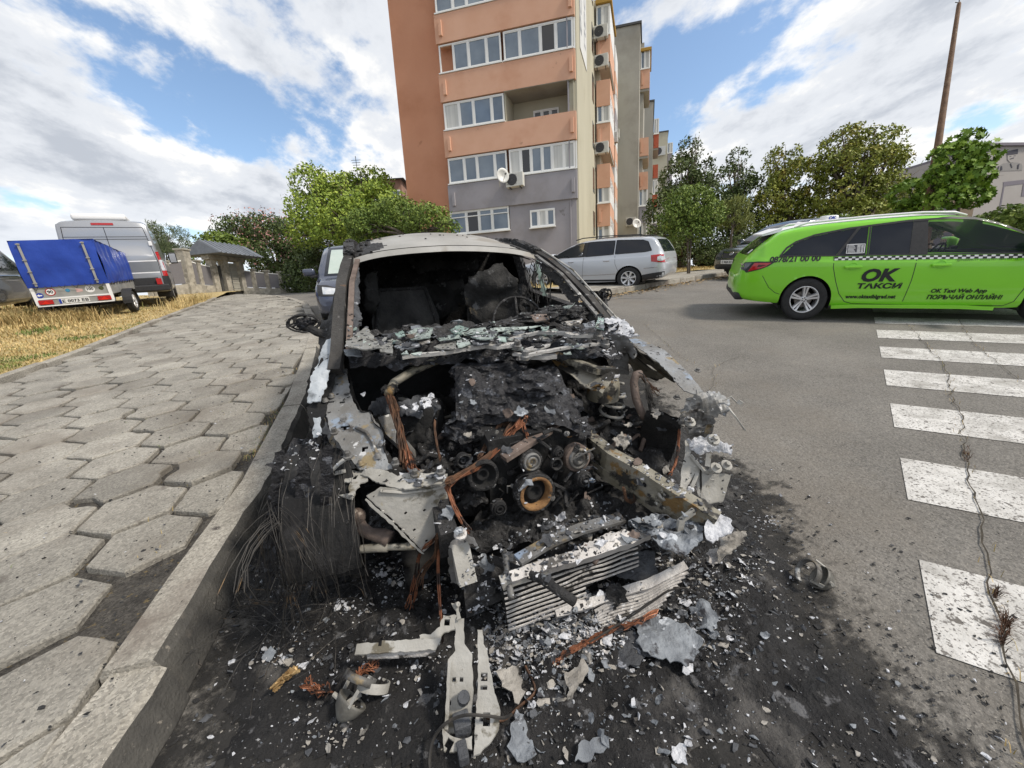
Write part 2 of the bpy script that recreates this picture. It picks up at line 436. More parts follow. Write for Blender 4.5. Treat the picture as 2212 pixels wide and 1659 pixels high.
def hexcell(cx, cy, cut=None):
    gap = random.uniform(.010, .021) + (.01 if random.random() < .15 else 0)
    rr = HS-gap; rot = random.gauss(0, .022); jx, jy = random.gauss(0, .004), random.gauss(0, .004)
    tz = random.gauss(0, .0035); tx, ty = random.gauss(0, .016), random.gauss(0, .016)
    P = []
    for k in range(6):
        a = math.pi/6+k*math.pi/3; P.append((cx+jx+rr*math.cos(a+rot), cy+jy+rr*math.sin(a+rot)))
    return P, tz, tx, ty
def clip_half(P, nx, ny, d):
    outp = []
    for i in range(len(P)):
        a, b = P[i], P[(i+1) % len(P)]; da, db = a[0]*nx+a[1]*ny-d, b[0]*nx+b[1]*ny-d
        if da <= 0: outp.append(a)
        if (da < 0) != (db < 0):
            t = da/(da-db); outp.append((a[0]+(b[0]-a[0])*t, a[1]+(b[1]-a[1])*t))
    return outp
dxh = HS*math.sqrt(3); dyh = HS*1.5
PAVW = pav_poly
# phase of the pattern measured from one slab in front
row0 = KW(0, 0)
c0 = kinv(V(-2.17, 2.01, 0))
for j in range(-14, 75):
    for i in range(-60, 12):
        cx = c0[0]+dxh*(i+.5*(j % 2)); cy = c0[1]+dyh*j
        if cx > -1.35 or cy > 26: continue
        p = KW(cx, cy)
        if p.y < -1.5 or p.x < -24: continue
        # is the centre or any corner on the pavement
        P, tz, tx, ty = hexcell(cx, cy)
        wc = [KW(a, b) for a, b in P]
        ins = [inpoly(q.x, q.y, PAVW) for q in wc]
        if not any(ins): continue
        if not all(ins):
            # clip against the nearest border
            lim = -1.515 if 1.4 < cy < 4 else -1.62
            if cy < 8.5 and cx > -3: P = clip_half(P, 1, 0, lim)
            elif not inpoly(p.x, p.y, PAVW): continue
            if len(P) < 3: continue
            A = abs(sum(P[q][0]*P[(q+1) % len(P)][1]-P[(q+1) % len(P)][0]*P[q][1] for q in range(len(P))))/2
            if A < .012: continue
        # the missing slab beside the kerb in front
        if math.hypot(cx+1.70, cy-.97) < .2: continue
        n = len(P); ctr = (sum(a for a, b in P)/n, sum(b for a, b in P)/n)
        def W(a, b, off):
            q = KW(a, b); return V(q.x, q.y, q.z+off+tz+tx*(a-cx)+ty*(b-cy))
        # outline with small chips, then a worn bevel
        far = cy > 9
        out_ = []
        for k in range(n):
            a, b = P[k], P[(k+1) % n]; ns = 1 if far else 5
            for s_ in range(ns):
                t = s_/ns; q = (a[0]+(b[0]-a[0])*t, a[1]+(b[1]-a[1])*t)
                if not far:
                    ch = noise.noise(V(q[0]*14, q[1]*14, 1))*.006 + max(0, noise.noise(V(q[0]*5, q[1]*5, 7))-.28)*.10
                    rr_ = math.hypot(q[0]-ctr[0], q[1]-ctr[1]) or 1
                    q = (q[0]-(q[0]-ctr[0])/rr_*ch, q[1]-(q[1]-ctr[1])/rr_*ch)
                out_.append(q)
        m_ = len(out_)
        def inset(q, d):
            rr_ = math.hypot(q[0]-ctr[0], q[1]-ctr[1]) or 1; return (q[0]-(q[0]-ctr[0])/rr_*d, q[1]-(q[1]-ctr[1])/rr_*d)
        vs = [W(*q, .12) for q in out_]+[W(*q, .158) for q in out_]+[W(*inset(q, .008), .166) for q in out_]
        fs = []
        for k in range(m_):
            k2 = (k+1) % m_; fs += [(k, k2, k2+m_, k+m_), (k+m_, k2+m_, k2+2*m_, k+2*m_)]
        fs.append(tuple(range(2*m_, 3*m_)))
        mb.add(vs, fs)
tag(mb.build('pavement', m_slab), kind='structure')
# left kerb stones
mb = MB(); mb.use(m_kerb); lkp = resample(LK, .25)
i = 0
while i < len(lkp)-2:
    seg = lkp[i:i+5]; random.seed(i+99); j = random.uniform(-.01, .012)
    rings = []
    for k, p in enumerate(seg):
        nl = side(seg, k); h = H(p.x, p.y)
        rings.append([V(p.x, p.y, h+z)+nl*d for d, z in [(0, .1), (0, .215+j), (.012, .225+j), (.1, .225+j), (.11, .21+j), (.11, .1)]])
    rings[0] = [a.lerp(b, .08) for a, b in zip(rings[0], rings[1])]
    mb.loft(rings); i += 4
tag(mb.build('verge_kerb', smooth=False), kind='structure')
# ---- dry verge on the left
def bank(x, y):
    q = V(x, y, 0); d = 1e9
    for a, b in zip(LK, LK[1:]):
        ab = b-a; t = max(0, min(1, (q-a).dot(ab)/ab.length_squared)); d = min(d, (q-a-ab*t).length)
    return .2 + .12*min(1, d/3.) + .03*noise.noise(V(x*.7, y*.7, 0)) + .012*noise.noise(V(x*3, y*3, 3))
m_verge = mat('dry_grass_ground', (.36, .27, .12), (.46, .36, .175), scale=3.2, rough=1, bump=.9, bscale=60, lo=.3, hi=.7,
              spots=[((.10, .13, .035), 1.4, .60, .07), ((.20, .145, .08), 5, .56, .12), ((.58, .47, .26), 50, .58, .08)])
VP = [(p.x, p.y) for p in LK]; vg = [(p.x-.1, p.y-.02) for p in LK] + [(-19, 30), (-60, 34), (-60, -4), (-20, -3)]
mb = MB(); poly_sheet(mb, vg, bank, .5); tag(mb.build('verge', m_verge, smooth=True), kind='structure')
# ---- right side: kerb, strip of pavement and dry grass in front of the trees
rk_px = [(1372, 628), (1440, 611), (1500, 604), (1560, 597), (1700, 592), (1900, 588), (2212, 582), (2500, 580)]
RK = [G(x, y) for x, y in rk_px]; RK = [V(p.x, p.y, 0) for p in RK]
# ============================================================ buildings
Ud = ray(-2455, 881); Ud.z = 0; Ud.normalize()
Vd = ray(1398, 637); Vd.z = 0; Vd.normalize()
B0 = PD(1251, 548, 18.0)
def Q(u, v, z): return V(B0.x, B0.y, 0)+Ud*u+Vd*v+V(0, 0, z)
def Fq(px, py, v=0.):
    n = Ud.cross(V(0, 0, 1)); o = Q(0, v, 0); r = ray(px, py); t = (o-CAM).dot(n)/r.dot(n); P = CAM+r*t
    return (P-o).dot(Ud), P.z
m_or = mat('render_orange', 'CB9E84', 'D1A68D', scale=.9, rough=.95, bump=.25, bscale=90, spots=[('BA866A', .55, .55, .3), ('8f6a55', 2.5, .66, .12)])
m_ord = mat('render_orange_deep', 'BD8669', 'C38D70', scale=.7, rough=.95, bump=.25, bscale=90, spots=[('A56C4C', .3, .48, .35), ('8f5f45', 1.6, .66, .15)])
m_gry = mat('render_grey', '908D91', '98959A', scale=.8, rough=.95, bump=.25, bscale=90, spots=[('7b7674', .6, .52, .3), ('5f5b59', 2.2, .66, .12)])
m_cream = mat('render_cream', 'ABA693', 'B5B09D', scale=.5, rough=.95, bump=.25, bscale=80, spots=[('9c957f', .4, .56, .25)], stretch=(1, 1, .25))
m_conc = mat('render_concrete', '99968D', 'A4A197', scale=.5, rough=.95, bump=.25, bscale=80, spots=[('7d796f', .4, .5, .3)], stretch=(1, 1, .3))
m_win = mat('white_upvc', (.75, .75, .73), rough=.4)
m_glass = mat('window_glass', (.10, .13, .17), (.20, .24, .28), scale=.5, rough=.06, spec=.9, metal=.35)
m_glassd = mat('window_dark', (.015, .016, .02), rough=.1, spec=.8)
m_curt = mat('window_curtain', (.42, .42, .40), (.55, .55, .52), scale=1.2, rough=.15, spec=.8, stretch=(9, 9, .2))
m_yel = mat('trim_yellow', 'A8843A', rough=.8)
m_dk = mat('dark_trim', (.06, .06, .06), rough=.6)
m_brick = mat('brick', '8a6a5c', '9a7a6a', scale=3, rough=.95)
def qbox(mb, u0, u1, v0, v1, z0, z1):
    P = [Q(u, v, z) for u in (u0, u1) for v in (v0, v1) for z in (z0, z1)]
    mb.add(P, [(0, 1, 3, 2), (4, 6, 7, 5), (0, 4, 5, 1), (2, 3, 7, 6), (0, 2, 6, 4), (1, 5, 7, 3)]); return mb
def window_on(parent, u0, u1, z0, z1, v, splits, kinds=None, sash=True, openleaf=None):
    """u0<u1; v is the outer plane of the frame; splits are fractions"""
    f = MB(); t = .055; d = .07
    qbox(f, u0, u1, v, v+d, z0, z0+t); qbox(f, u0, u1, v, v+d, z1-t, z1)
    cuts = [0]+list(splits)+[1]
    for i, c in enumerate(cuts):
        uc = u0+(u1-u0)*c; a = uc if i == 0 else (uc-t if i == len(cuts)-1 else uc-t/2); qbox(f, a, a+t, v+.002, v+d+.002, z0+t, z1-t)
    w_ = f.build('window', m_win, parent)
    s = MB(); qbox(s, u0-.04, u1+.04, v-.09, v+.02, z0-.05, z0-.003); s.build('sill', m_win, w_)
    kinds = kinds or ['g']*(len(cuts)-1)
    for i, k in enumerate(kinds):
        a = u0+(u1-u0)*cuts[i]+t*.4; b = u0+(u1-u0)*cuts[i+1]-t*.4
        g = MB()
        if k != 'o':
            qbox(g, a, b, v+.035, v+.045, z0+t*.5, z1-t*.5); g.build('pane', {'g': m_glass, 'd': m_glassd, 'c': m_curt}[k], w_)
            if sash:
                g = MB(); e = .035
                for (x0, x1, y0, y1) in ((a+.012, b-.012, z0+t, z0+t+e), (a+.012, b-.012, z1-t-e, z1-t)): qbox(g, x0, x1, v+.012, v+.034, y0, y1)
                for (x0, x1) in ((a+.012, a+.012+e), (b-.012-e, b-.012)): qbox(g, x0, x1, v+.010, v+.034, z0+t+e, z1-t-e)
                g.build('sash', m_win, w_)
        else:
            qbox(g, a, b, v+.5, v+.52, z0, z1); g.build('pane', m_glassd, w_)
    return w_
zS = [Fq(802+.35*1278, .35*1032, 0)[1], Fq(802+.35*1275, .35*670, 0)[1], Fq(802+.35*1265, .35*285, 0)[1]]
fl = (zS[2]-zS[0])/2; zs = [zS[0]+fl*k for k in range(-1, 6)]     # sills: index 1 is the lowest orange/grey boundary
uL = Fq(802+.35*470, .35*1138, 0)[0]; uM = Fq(802+.35*838, .35*1085, 0)[0]; uLL = Fq(823.6, 0, 0)[0]
zb = B0.z-1.8; ztop = zs[6]+.9
bld = thing('apartment_building', 'orange and grey rendered apartment block with white windowed loggias, directly behind the burnt car', 'building', Matrix.Translation(V(0, 0, 0)))
mb = MB(); qbox(mb, .12, uLL, .5, 6.6, zb, ztop); mb.build('wall', m_ord, bld)
mb = MB(); qbox(mb, -.0, .34, .16, 6.6, zb, ztop+.1); mb.build('side_wall', m_cream, bld)
mb = MB(); qbox(mb, .34, .39, .05, .499, zb, ztop+.1); mb.build('pillar', m_gry, bld)
mb = MB(); qbox(mb, -.05, uLL+.05, .12, 6.7, ztop+.1, ztop+.22); mb.build('roof', m_dk, bld)
# bands (parapets) of the loggias
U0 = .40
for k in range(1, 7):
    z1 = zs[k]; m = m_gry if k == 1 else m_or
    z0 = z1-fl*.5
    if k == 1: z0 = Fq(802+.35*480, .35*1310, 0)[1]
    mb = MB(); qbox(mb, U0-.36, uL, 0, .5, z0, z1-.06); mb.build('parapet', m, bld)
    # little fins near both ends of each parapet
    for uu in (U0-.26, uL-.35):
        mb = MB(); qbox(mb, uu, uu+.13, -.10, -.001, z0+.25, z0+.85); mb.build('bracket', m, bld)
# grey ground floor
z0g = Fq(802+.35*480, .35*1310, 0)[1]
mb = MB(); qbox(mb, U0-.3, uM, .1, .5, zb+.9, z0g-.001); mb.build('ground_floor_wall', m_gry, bld)
mb = MB(); qbox(mb, uM, uL-.1, .1, .5, zb+.9, Fq(802+.35*520, .35*1450)[1]-.05); mb.build('ground_floor_wall', m_gry, bld)
mb = MB(); qbox(mb, U0-.2, uL-.1, .16, .5, zb, zb+.899); mb.build('plinth', mat('plinth', '5a4a3c', rough=.9), bld)
# windows: floor k=1 (lowest strip)
def ux(cx, cy): return Fq(802+.35*cx, .35*cy, .1)[0]
uR = U0-.28
hW = fl*.5-.04
def strip(k, a, b, sp, kinds): window_on(bld, a, b, zs[k]+.01, zs[k]+hW, .06, sp, kinds)
strip(1, uR, uM-.12, (.165, .34, .49, .66, .82), ['c', 'c', 'g', 'g', 'd', 'c']); strip(1, uM, uL-.08, (.2, .5, .72), ['g', 'g', 'g', 'g'])
strip(2, uM, uL-.08, (.2, .5, .74), ['g', 'g', 'g', 'c'])
strip(3, uR, uM-.12, (.24, .46, .76), ['g', 'd', 'g', 'g']); strip(3, uM, uL-.08, (.23, .52, .77), ['g', 'g', 'g', 'o'])
strip(4, uR, uM-.12, (.25, .5, .75), ['g', 'g', 'd', 'g']); strip(4, uM, uL-.08, (.2, .5, .72), ['g', 'g', 'g', 'g'])
strip(5, uR, uL-.08, (.15, .3, .5, .7, .85), ['g', 'g', 'd', 'g', 'g', 'g']); strip(6, uR, uL-.08, (.15, .3, .5, .7, .85), ['g', 'g', 'd', 'g', 'g', 'g'])
# small side panes of the loggias
for k in (1, 3, 4, 5):
    mb = MB(); qbox(mb, uR-.08, uR-.02, .1, .45, zs[k], zs[k]+hW); mb.build('window_side', m_win, bld)
# the open balcony on floor 2: recess behind the parapet
mb = MB()
za, zbk = zs[2]+.001, zs[2]+hW+.02
qbox(mb, uR+.2, uM-.1, .502, .52, za-.5, zbk)
# back wall placed in a real recess: side cheeks and ceiling in front of it
mb = MB(); mb.use(m_cream); qbox(mb, uR+.05, uM-.08, 1.25, 1.3, za-.9, zbk+.1); qbox(mb, uR, uR+.05, .1, 1.3, za-.1, zbk); qbox(mb, uM-.08, uM-.03, .1, 1.3, za-.1, zbk)
mb.use(m_conc); qbox(mb, uR, uM-.03, .01, 1.3, zbk, zbk+.06); rec = mb.build('balcony_recess', None, bld)
# ground floor windows
a = ux(1136, 1392); b = ux(985, 1408); z0_, z1_ = Fq(802+.35*988, .35*1408, .1)[1], Fq(802+.35*985, .35*1300, .1)[1]
window_on(bld, a, b, z0_, z1_, .04, (.33, .66), ['g', 'c', 'g'])
b = ux(520, 1440)+.2; z0_, z1_ = Fq(802+.35*850, .35*1418, .1)[1], Fq(802+.35*845, .35*1272, .1)[1]
window_on(bld, uM+.03, b, z0_, z1_, .06, (.28, .5, .72), ['g', 'g', 'd', 'g'])
mb = MB(); qbox(mb, uM+.03, b, .05, .12, z0_+(z1_-z0_)*.72, z0_+(z1_-z0_)*.76); mb.build('transom', m_win, bld)
# cut the body of the wall behind the balcony (boolean-free: the wall is rebuilt in pieces)
w0 = [o for o in bld.children if o.name.startswith('wall')][0]; bpy.data.objects.remove(w0)
mb = MB(); qbox(mb, uM-.02, uLL, .5, 6.6, zb, ztop); qbox(mb, .35, uM-.021, .5, 6.6, zb, za-.9); qbox(mb, .35, uM-.021, .5, 6.6, zbk+.061, ztop); qbox(mb, .35, uM-.021, 1.32, 6.6, za-.899, zbk+.06)
mb.build('wall', m_ord, bld)
window = window_on(bld, uR+.9, uR+2.1, za+.0, zbk-.45, 1.2, (.33, .66), ['d', 'd', 'd'])
# side windows (recessed slots) along the cream wall
for k in range(0, 6):
    mb = MB(); qbox(mb, -.02, -.001, 5.3, 5.9, zs[k]+.2, zs[k]+1.5); mb.build('slot_window', m_glassd, bld)
# banner on the cream side wall
zB0 = zs[3]-.9
ban = thing('banner', 'tall white banner with grey lettering fixed to the cream side wall', 'banner', Matrix.Translation(V(0, 0, 0)))
mb = MB(); m_ban = mat('banner_white', (.62, .62, .60), rough=.6)
P = [Q(-.03, 1.1, 30-.0), Q(-.03, 1.1, Fq(1260.5, 101, 1.1)[1]), Q(-.03, 3.1, Fq(1260.5, 101, 1.1)[1]), Q(-.03, 3.1, 30)]
zlo = P[1].z; P[0].z = P[3].z = ztop-1
mb.add([p for p in P]+[p+Ud*.02 for p in P], [(0, 1, 2, 3), (7, 6, 5, 4), (0, 4, 5, 1), (1, 5, 6, 2), (2, 6, 7, 3), (3, 7, 4, 0)]); mb.build('cloth', m_ban, ban)
for ci, (word, vv) in enumerate((('ПРОДАВА', 2.75), ('РОМАНО', 1.55))):
    vs, fs = text_mesh(word, 1.05, True)
    mb = MB(); mb.add([Q(-.036, vv-(-p.y)*-1*.55+.0, zlo+.6+p.x*1.1) for p in vs], fs); mb.build('lettering', mat('banner_text', (.30, .31, .33), rough=.7), ban)
# ---- staggered balconies and sections behind
def section(name_label, v0, uF0, uF1, ztop_, right, floors, m_front, balc_u, depth=9, parapets=m_or, topk=5, fz=None):
    t = thing('apartment_building', name_label, 'building', Matrix.Translation(V(0, 0, 0)))
    mb = MB(); qbox(mb, uF0, uF1, v0, v0+depth, zb-1, ztop_); mb.build('wall', m_front, t)
    mb = MB(); qbox(mb, uF0-.1, uF1, v0-.1, v0+depth, ztop_, ztop_+.14); mb.build('roof', m_dk, t)
    return t
# balconies projecting from the side of the first section (v ~6.5)
vB = 6.4
def balcony_stack(t, v, uo, w_, dep, pattern, mt, z_of, glass=True):
    for k, kind in enumerate(pattern):
        z = z_of(k)
        if kind == '-': continue
        m = m_gry if kind == 'G' else mt
        mb = MB(); qbox(mb, uo-w_, uo, v, v+dep, z-1.35, z-.05); p = mb.build('parapet', m, t)
        mb = MB(); qbox(mb, uo-w_*.3, uo-w_*.12, v-.08, v-.001, z-1.1, z-.3); mb.build('bracket', m, p)
        if kind in 'wG':
            window_on(t, uo-w_+.03, uo-.02, z-.03, z+1.4, v+.03, (.55,), ['c', 'g'])
            mb = MB(); qbox(mb, uo-w_+.0, uo-w_+.028, v+.05, v+dep-.1, z, z+1.38); mb.build('window_side', m_win, t)
        mb = MB(); qbox(mb, uo-w_+.03, uo, v+.05, v+dep, z-1.52, z-1.351); mb.build('slab', m_conc, p)
zf = lambda k: Fq(1300, 75-0, vB)[1] + 0
z1f = Fq(2200*.553+1100*.0+.2*400, .2*375, vB)[1]
uo = Fq(1289, 300, vB)[0]; ue = Fq(1318, 300, vB)[0]
z_of = lambda k: z1f-(z1f-Fq(1296, .2*1320, vB)[1])/2*k
balcony_stack(bld, vB, uo, uo-ue, 3.0, ['w', '-', 'w', '-', 'w', 'w'], m_or, z_of)
for k in (1, 3):
    z = z_of(k); mb = MB(); qbox(mb, ue, uo, vB, vB+3, z-1.35, z-.05); mb.build('parapet', m_or, bld)
    mb = MB(); qbox(mb, ue+.03, uo, vB+.05, vB+3, z+1.2, z+1.3); mb.build('slab', m_conc, bld)
mb = MB(); qbox(mb, ue-.1, uo, vB-.12, vB+3.1, z_of(0)+1.42, z_of(0)+1.6); mb.build('trim', m_yel, bld)
mb = MB(); qbox(mb, uo-.15, uo+1.5, vB+.4, vB+9, zb, z_of(0)+1.9); mb.build('rear_wall', m_cream, bld)
# second set of balconies, deeper and greyish
v2 = 10.0; uo2 = Fq(1318, 300, v2)[0]; ue2 = Fq(1329, 300, v2)[0]
balcony_stack(bld, v2, uo2, uo2-ue2, 2.2, ['w', 'G', 'w', 'w', 'w'], m_or, lambda k: Fq(1322, 152+92*k*.87, v2)[1])
mb = MB(); qbox(mb, uo2-.05, uo2+1, v2+.3, v2+6, zb, Fq(1322, 135, v2)[1]); mb.build('rear_wall', m_cream, bld)
# grey section
v3 = 14.2
u3r = Fq(1383, 60, v3)[0]; u3l = Fq(1300, 60, v3)[0]; z3 = Fq(1383, 51, v3)[1]
sec = section('tall blank concrete grey section of the apartment row with orange balconies on its right side', v3, u3r, u3l+3, z3, 0, 5, m_conc, 0, depth=7)
ue3 = Fq(1404, 150, v3+2)[0]; uo3 = Fq(1383.5, 150, v3+2)[0]
balcony_stack(sec, v3+2.0, uo3, uo3-ue3, 3.0, ['w', '-', 'b', 'b', 'G', 'G'], m_or, lambda k: Fq(1390, .2*740+74*k, v3+2)[1])
mb = MB(); qbox(mb, ue3-.1, uo3, v3+1.9, v3+5.1, Fq(1390, .2*555, v3+2)[1], Fq(1390, .2*525, v3+2)[1]); mb.build('trim', m_yel, sec)
mb = MB(); qbox(mb, uo3-.25, uo3+.5, v3+2.3, v3+9, zb, Fq(1390, .2*460, v3+2.3)[1]); mb.build('rear_wall', m_conc, sec)
# two sections further down the row
for (v, xa_, xb_, ya, yb, lab) in ((27., 1404, 1412, 219, 236, 'far section of the apartment row with one red parapet, half hidden beyond the concrete one'), (48., 1424, 1443, 284, 300, 'pale farthest section of the apartment row, just left of the dark trees')):
    ur = Fq(xb_, ya, v)[0]; ul = Fq(xa_-20, ya, v)[0]; zt = Fq(xb_, ya, v)[1]
    s2 = section(lab, v, ur, ul, zt, 0, 4, m_cream if v > 40 else m_conc, 0, depth=10)
    m_red = mat('render_red', 'A5553F', 'B06048', rough=.95)
    ueq = Fq(xb_+11, 300, v+1)[0]; uoq = Fq(xb_-.5, 300, v+1)[0]
    st = 2.9
    balcony_stack(s2, v+1, uoq, uoq-ueq, 3, ['w', 'b', 'w', 'G', 'b'], m_red if v < 40 else m_gry, lambda k: zt-2.6-st*k)
# ---- AC units and satellite dishes
m_ac = mat('ac_white', (.55, .54, .50), (.62, .61, .57), scale=6, rough=.5); m_acd = mat('ac_grille', (.06, .06, .065), rough=.5)
def ac_unit(c, nrm, w_=.8, h_=.55, d_=.3, label='', group='air conditioners on the apartment walls'):
    n = Vector(nrm); n.z = 0; n.normalize(); x = V(0, 0, 1).cross(n)
    M = Matrix((x, n, V(0, 0, 1))).transposed().to_4x4(); M.translation = c
    t = thing('air_conditioner', label, 'air conditioner', M, group)
    b = MB(); b.bbox((0, 0, 0), (w_, d_, h_), bev=.02); b.build('casing', m_ac, t)
    b = MB(); b.lathe([(0.01, 0), (h_*.4, 0), (h_*.42, .006), (h_*.42, .012)], (-w_*.13, d_/2+.002, 0), (0, 1, 0), 20)
    for k in range(5): b.tube([(-w_*.13-h_*.4, d_/2+.02, (-2+k)*h_*.16), (-w_*.13+h_*.4, d_/2+.02, (-2+k)*h_*.16)], .006, 4)
    b.build('fan_grille', m_acd, t)
    b = MB()
    for s_ in (-1, 1): b.box((s_*w_*.3-.015, -d_*.9, -h_/2-.05), (s_*w_*.3+.015, d_*.45, -h_/2-.003))
    b.build('bracket', m_acd, t); return t
nF = -Vd.copy()
def fp(cx, cy, v): u, z = Fq(802+.35*cx, .35*cy, v); return Q(u, v, z)
ac_unit(fp(888, 1112, -.2), -Vd, .82, .58, .3, 'white air conditioner under the windows beside the satellite dish')
for (vx, vy, v, lb) in ((1298, 70, 6.2, 'air conditioner highest up beside the topmost side balcony'), (1299, 133, 6.2, 'air conditioner below the top orange side parapet'), (1300, 320, 6.2, 'air conditioner on the orange side balcony level with the lowest loggia'),
                        (1327, 291, 13.9, 'small air conditioner against the left edge of the concrete wall'), (1363, 479, 13.9, 'air conditioner low on the concrete wall above the silver estate car'), (1322, 299, 9.7, 'air conditioner hanging off the deeper second row of balconies'), (1425, 327, 47.5, 'tiny air conditioner on the farthest pale section')):
    u, z = Fq(vx, vy, v); ac_unit(Q(u, v, z), -Vd if v != 47.5 else -Vd, .75 if v < 40 else 1.6, .6 if v < 40 else 1.2, .3, lb)
def dish(c, nrm, r, label):
    x, y, d = ortho(nrm); t = thing('satellite_dish', label, 'satellite dish', Matrix.Translation(c), 'satellite dishes on the apartment walls')
    b = MB(); b.lathe([(.001, 0), (r*.4, .015), (r*.7, .05), (r, .11), (r*1.0, .125), (r*.7, .065), (.001, .015)], (0, 0, 0), d, 28); b.build('reflector', mat('dish_white', (.6, .6, .58), (.68, .68, .66), scale=4, rough=.45), t, smooth=True)
    b = MB(); b.tube([x*0-y*r*.9+d*.08, d*.38], .01, 6); b.lathe([(.001, 0), (.035, 0), (.035, .09), (.001, .09)], d*.34, d, 10); b.build('feed_arm', m_dk, t)
    b = MB(); b.tube([V(0, 0, 0), -d*.25, -d*.25-V(0, 0, .4)], .02, 6); b.build('mount', m_conc, t); return t
c = fp(805, 1087, -.5); dish(c, (CAM-c).normalized()+V(.5, 0, .25), .31, 'white satellite dish beside the air conditioner on the orange block')
u, z = Fq(1374, 484, 13.7); dish(Q(u, 13.7, z), (.2, -1, .2), .36, 'satellite dish low on the concrete wall above the silver estate')
# ---- school building on the right with a portrait on its wall
S0 = PD(2128, 455, 46)
def SQ(px, py, off=0.):
    n = V(.12, -1, 0).normalized(); r = ray(px, py); t = (S0-CAM).dot(n)/r.dot(n); return CAM+r*t+n*off
sx = V(1, .12, 0).normalized(); sn = V(.12, -1, 0).normalized()
m_sch = mat('school_wall', '9D9894', 'A5A09C', scale=.3, rough=.95); m_schd = mat('school_stripe', '77727a', rough=.95); m_bei = mat('school_beige', 'A8957f', rough=.95)
sch = thing('school_building', 'pale grey building at the right edge with a painted man in a hat', 'building', Matrix.Translation(V(0, 0, 0)))
a = SQ(2128, 316.5); zt = a.z; zlow = S0.z-8; b = a+sx*22
mb = MB(); P = [a, b, b-sn*14, a-sn*14]
mb.add([V(p.x, p.y, zlow) for p in P]+[V(p.x, p.y, zt) for p in P], [(0, 1, 5, 4), (1, 2, 6, 5), (2, 3, 7, 6), (3, 0, 4, 7), (4, 5, 6, 7)]); mb.build('wall', m_sch, sch)
mb = MB(); mb.add([V(p.x, p.y, zt+.002)+sn*.3*s_ for s_ in (1,) for p in P[:2]]+[V(p.x, p.y, zt+.002) for p in P[2:]]+[V(p.x, p.y, zt+.3)+sn*.3*s_ for s_ in (1,) for p in P[:2]]+[V(p.x, p.y, zt+.3) for p in P[2:]], [(0, 1, 5, 4), (1, 2, 6, 5), (2, 3, 7, 6), (3, 0, 4, 7), (4, 5, 6, 7), (3, 2, 1, 0)]); mb.build('roof', m_schd, sch)
def cz(x, y, off=.03): return SQ(1935.5+x*.1333, 276.5+y*.1333, off)
def flat(pts, m, off=.03, name='painting', par=sch):
    F_ = [cz(x, y, off) for x, y in pts]; K = [p-sn*.02 for p in F_]; n = len(pts)
    mb = MB(); mb.add(F_+K, [tuple(range(n)), tuple(range(2*n-1, n-1, -1))]+[(i, (i+1) % n, (i+1) % n+n, i+n) for i in range(n)]); return mb.build(name, m, par)
flat([(1735, 875), (2100, 835), (2100, 900), (1735, 945)], m_schd, name='stripe'); flat([(1735, 945), (1755, 943), (1690, 1330), (1660, 1340)], m_schd, name='stripe', off=.034); flat([(2060, 905), (2100, 900), (2100, 1100), (2025, 1110)], m_schd, name='stripe', off=.038)
mbk = mat('mural_dark', (.06, .06, .075), rough=.95); mgr = mat('mural_grey', '8b8886', rough=.95)
po = flat([(1640, 700), (1660, 620), (1730, 575), (1850, 560), (1960, 560), (2030, 580), (2045, 620), (2040, 690)], mgr, .03, 'portrait')
for pts in ([(1790, 380), (1970, 340), (1965, 425), (1795, 445)],):
    flat(pts, mbk, .05, 'hat', po)
flat([(1800, 446), (1955, 428), (1950, 500), (1900, 560), (1840, 560), (1800, 510)], m_sch, .045, 'face', po)
for pts in ([(1835, 500), (1905, 480), (1900, 495), (1840, 512)], [(1830, 462), (1860, 458), (1860, 465), (1832, 470)], [(1895, 452), (1930, 448), (1930, 455), (1897, 460)], [(1625, 695), (1650, 620), (1665, 625), (1645, 690)], [(1680, 690), (1690, 620), (1710, 620), (1715, 680)], [(1960, 600), (1990, 580), (1975, 670), (1955, 660)], [(1850, 570), (1880, 640), (1865, 650), (1840, 585)]):
    flat(pts, mbk, .06, 'brush_stroke', po)
# beige wing receding to the left of it with two columns of windows
wd = V(-.55, .83, 0).normalized()
q0 = V(a.x, a.y, 0); zt2 = SQ(2110, 420).z
mb = MB(); P = [q0-sx*.01, q0+wd*16-sx*0, q0+wd*16+V(3, 5, 0), q0+V(3, 5, 0)]
mb.add([V(p.x, p.y, zlow) for p in P]+[V(p.x, p.y, zt2) for p in P], [(1, 0, 4, 5), (2, 1, 5, 6), (3, 2, 6, 7), (0, 3, 7, 4), (7, 6, 5, 4)]); mb.build('beige_wing', m_bei, sch)
wn_ = V(-wd.y, wd.x, 0); wn_ = wn_ if wn_.y < 0 else -wn_
for k in range(5):
    for z in (0, 3.1):
        c0_ = q0+wd*(1.4+k*3.0)+wn_*.05; zz_ = zt2-2.4-z
        for (aa, bb, z0_, z1_, mm, nm) in ((0, 1.5, -1.2, .1, m_win, 'window'), (.1, 1.4, -1.1, 0, m_glass, 'pane'), (0, 1.5, .15, 1.6, m_schd, 'spandrel')):
            o_ = .0 if nm != 'pane' else .03
            pp = [c0_+wd*aa+wn_*o_, c0_+wd*bb+wn_*o_]
            mb = MB(); mb.add([V(p.x, p.y, zz_+zq) for zq in (z0_, z1_) for p in pp]+[V(p.x, p.y, zz_+zq)-wn_*.04 for zq in (z0_, z1_) for p in pp], [(0, 1, 3, 2), (0, 4, 5, 1), (2, 3, 7, 6), (0, 2, 6, 4), (1, 5, 7, 3)])
            o = mb.build(nm, mm, sch)
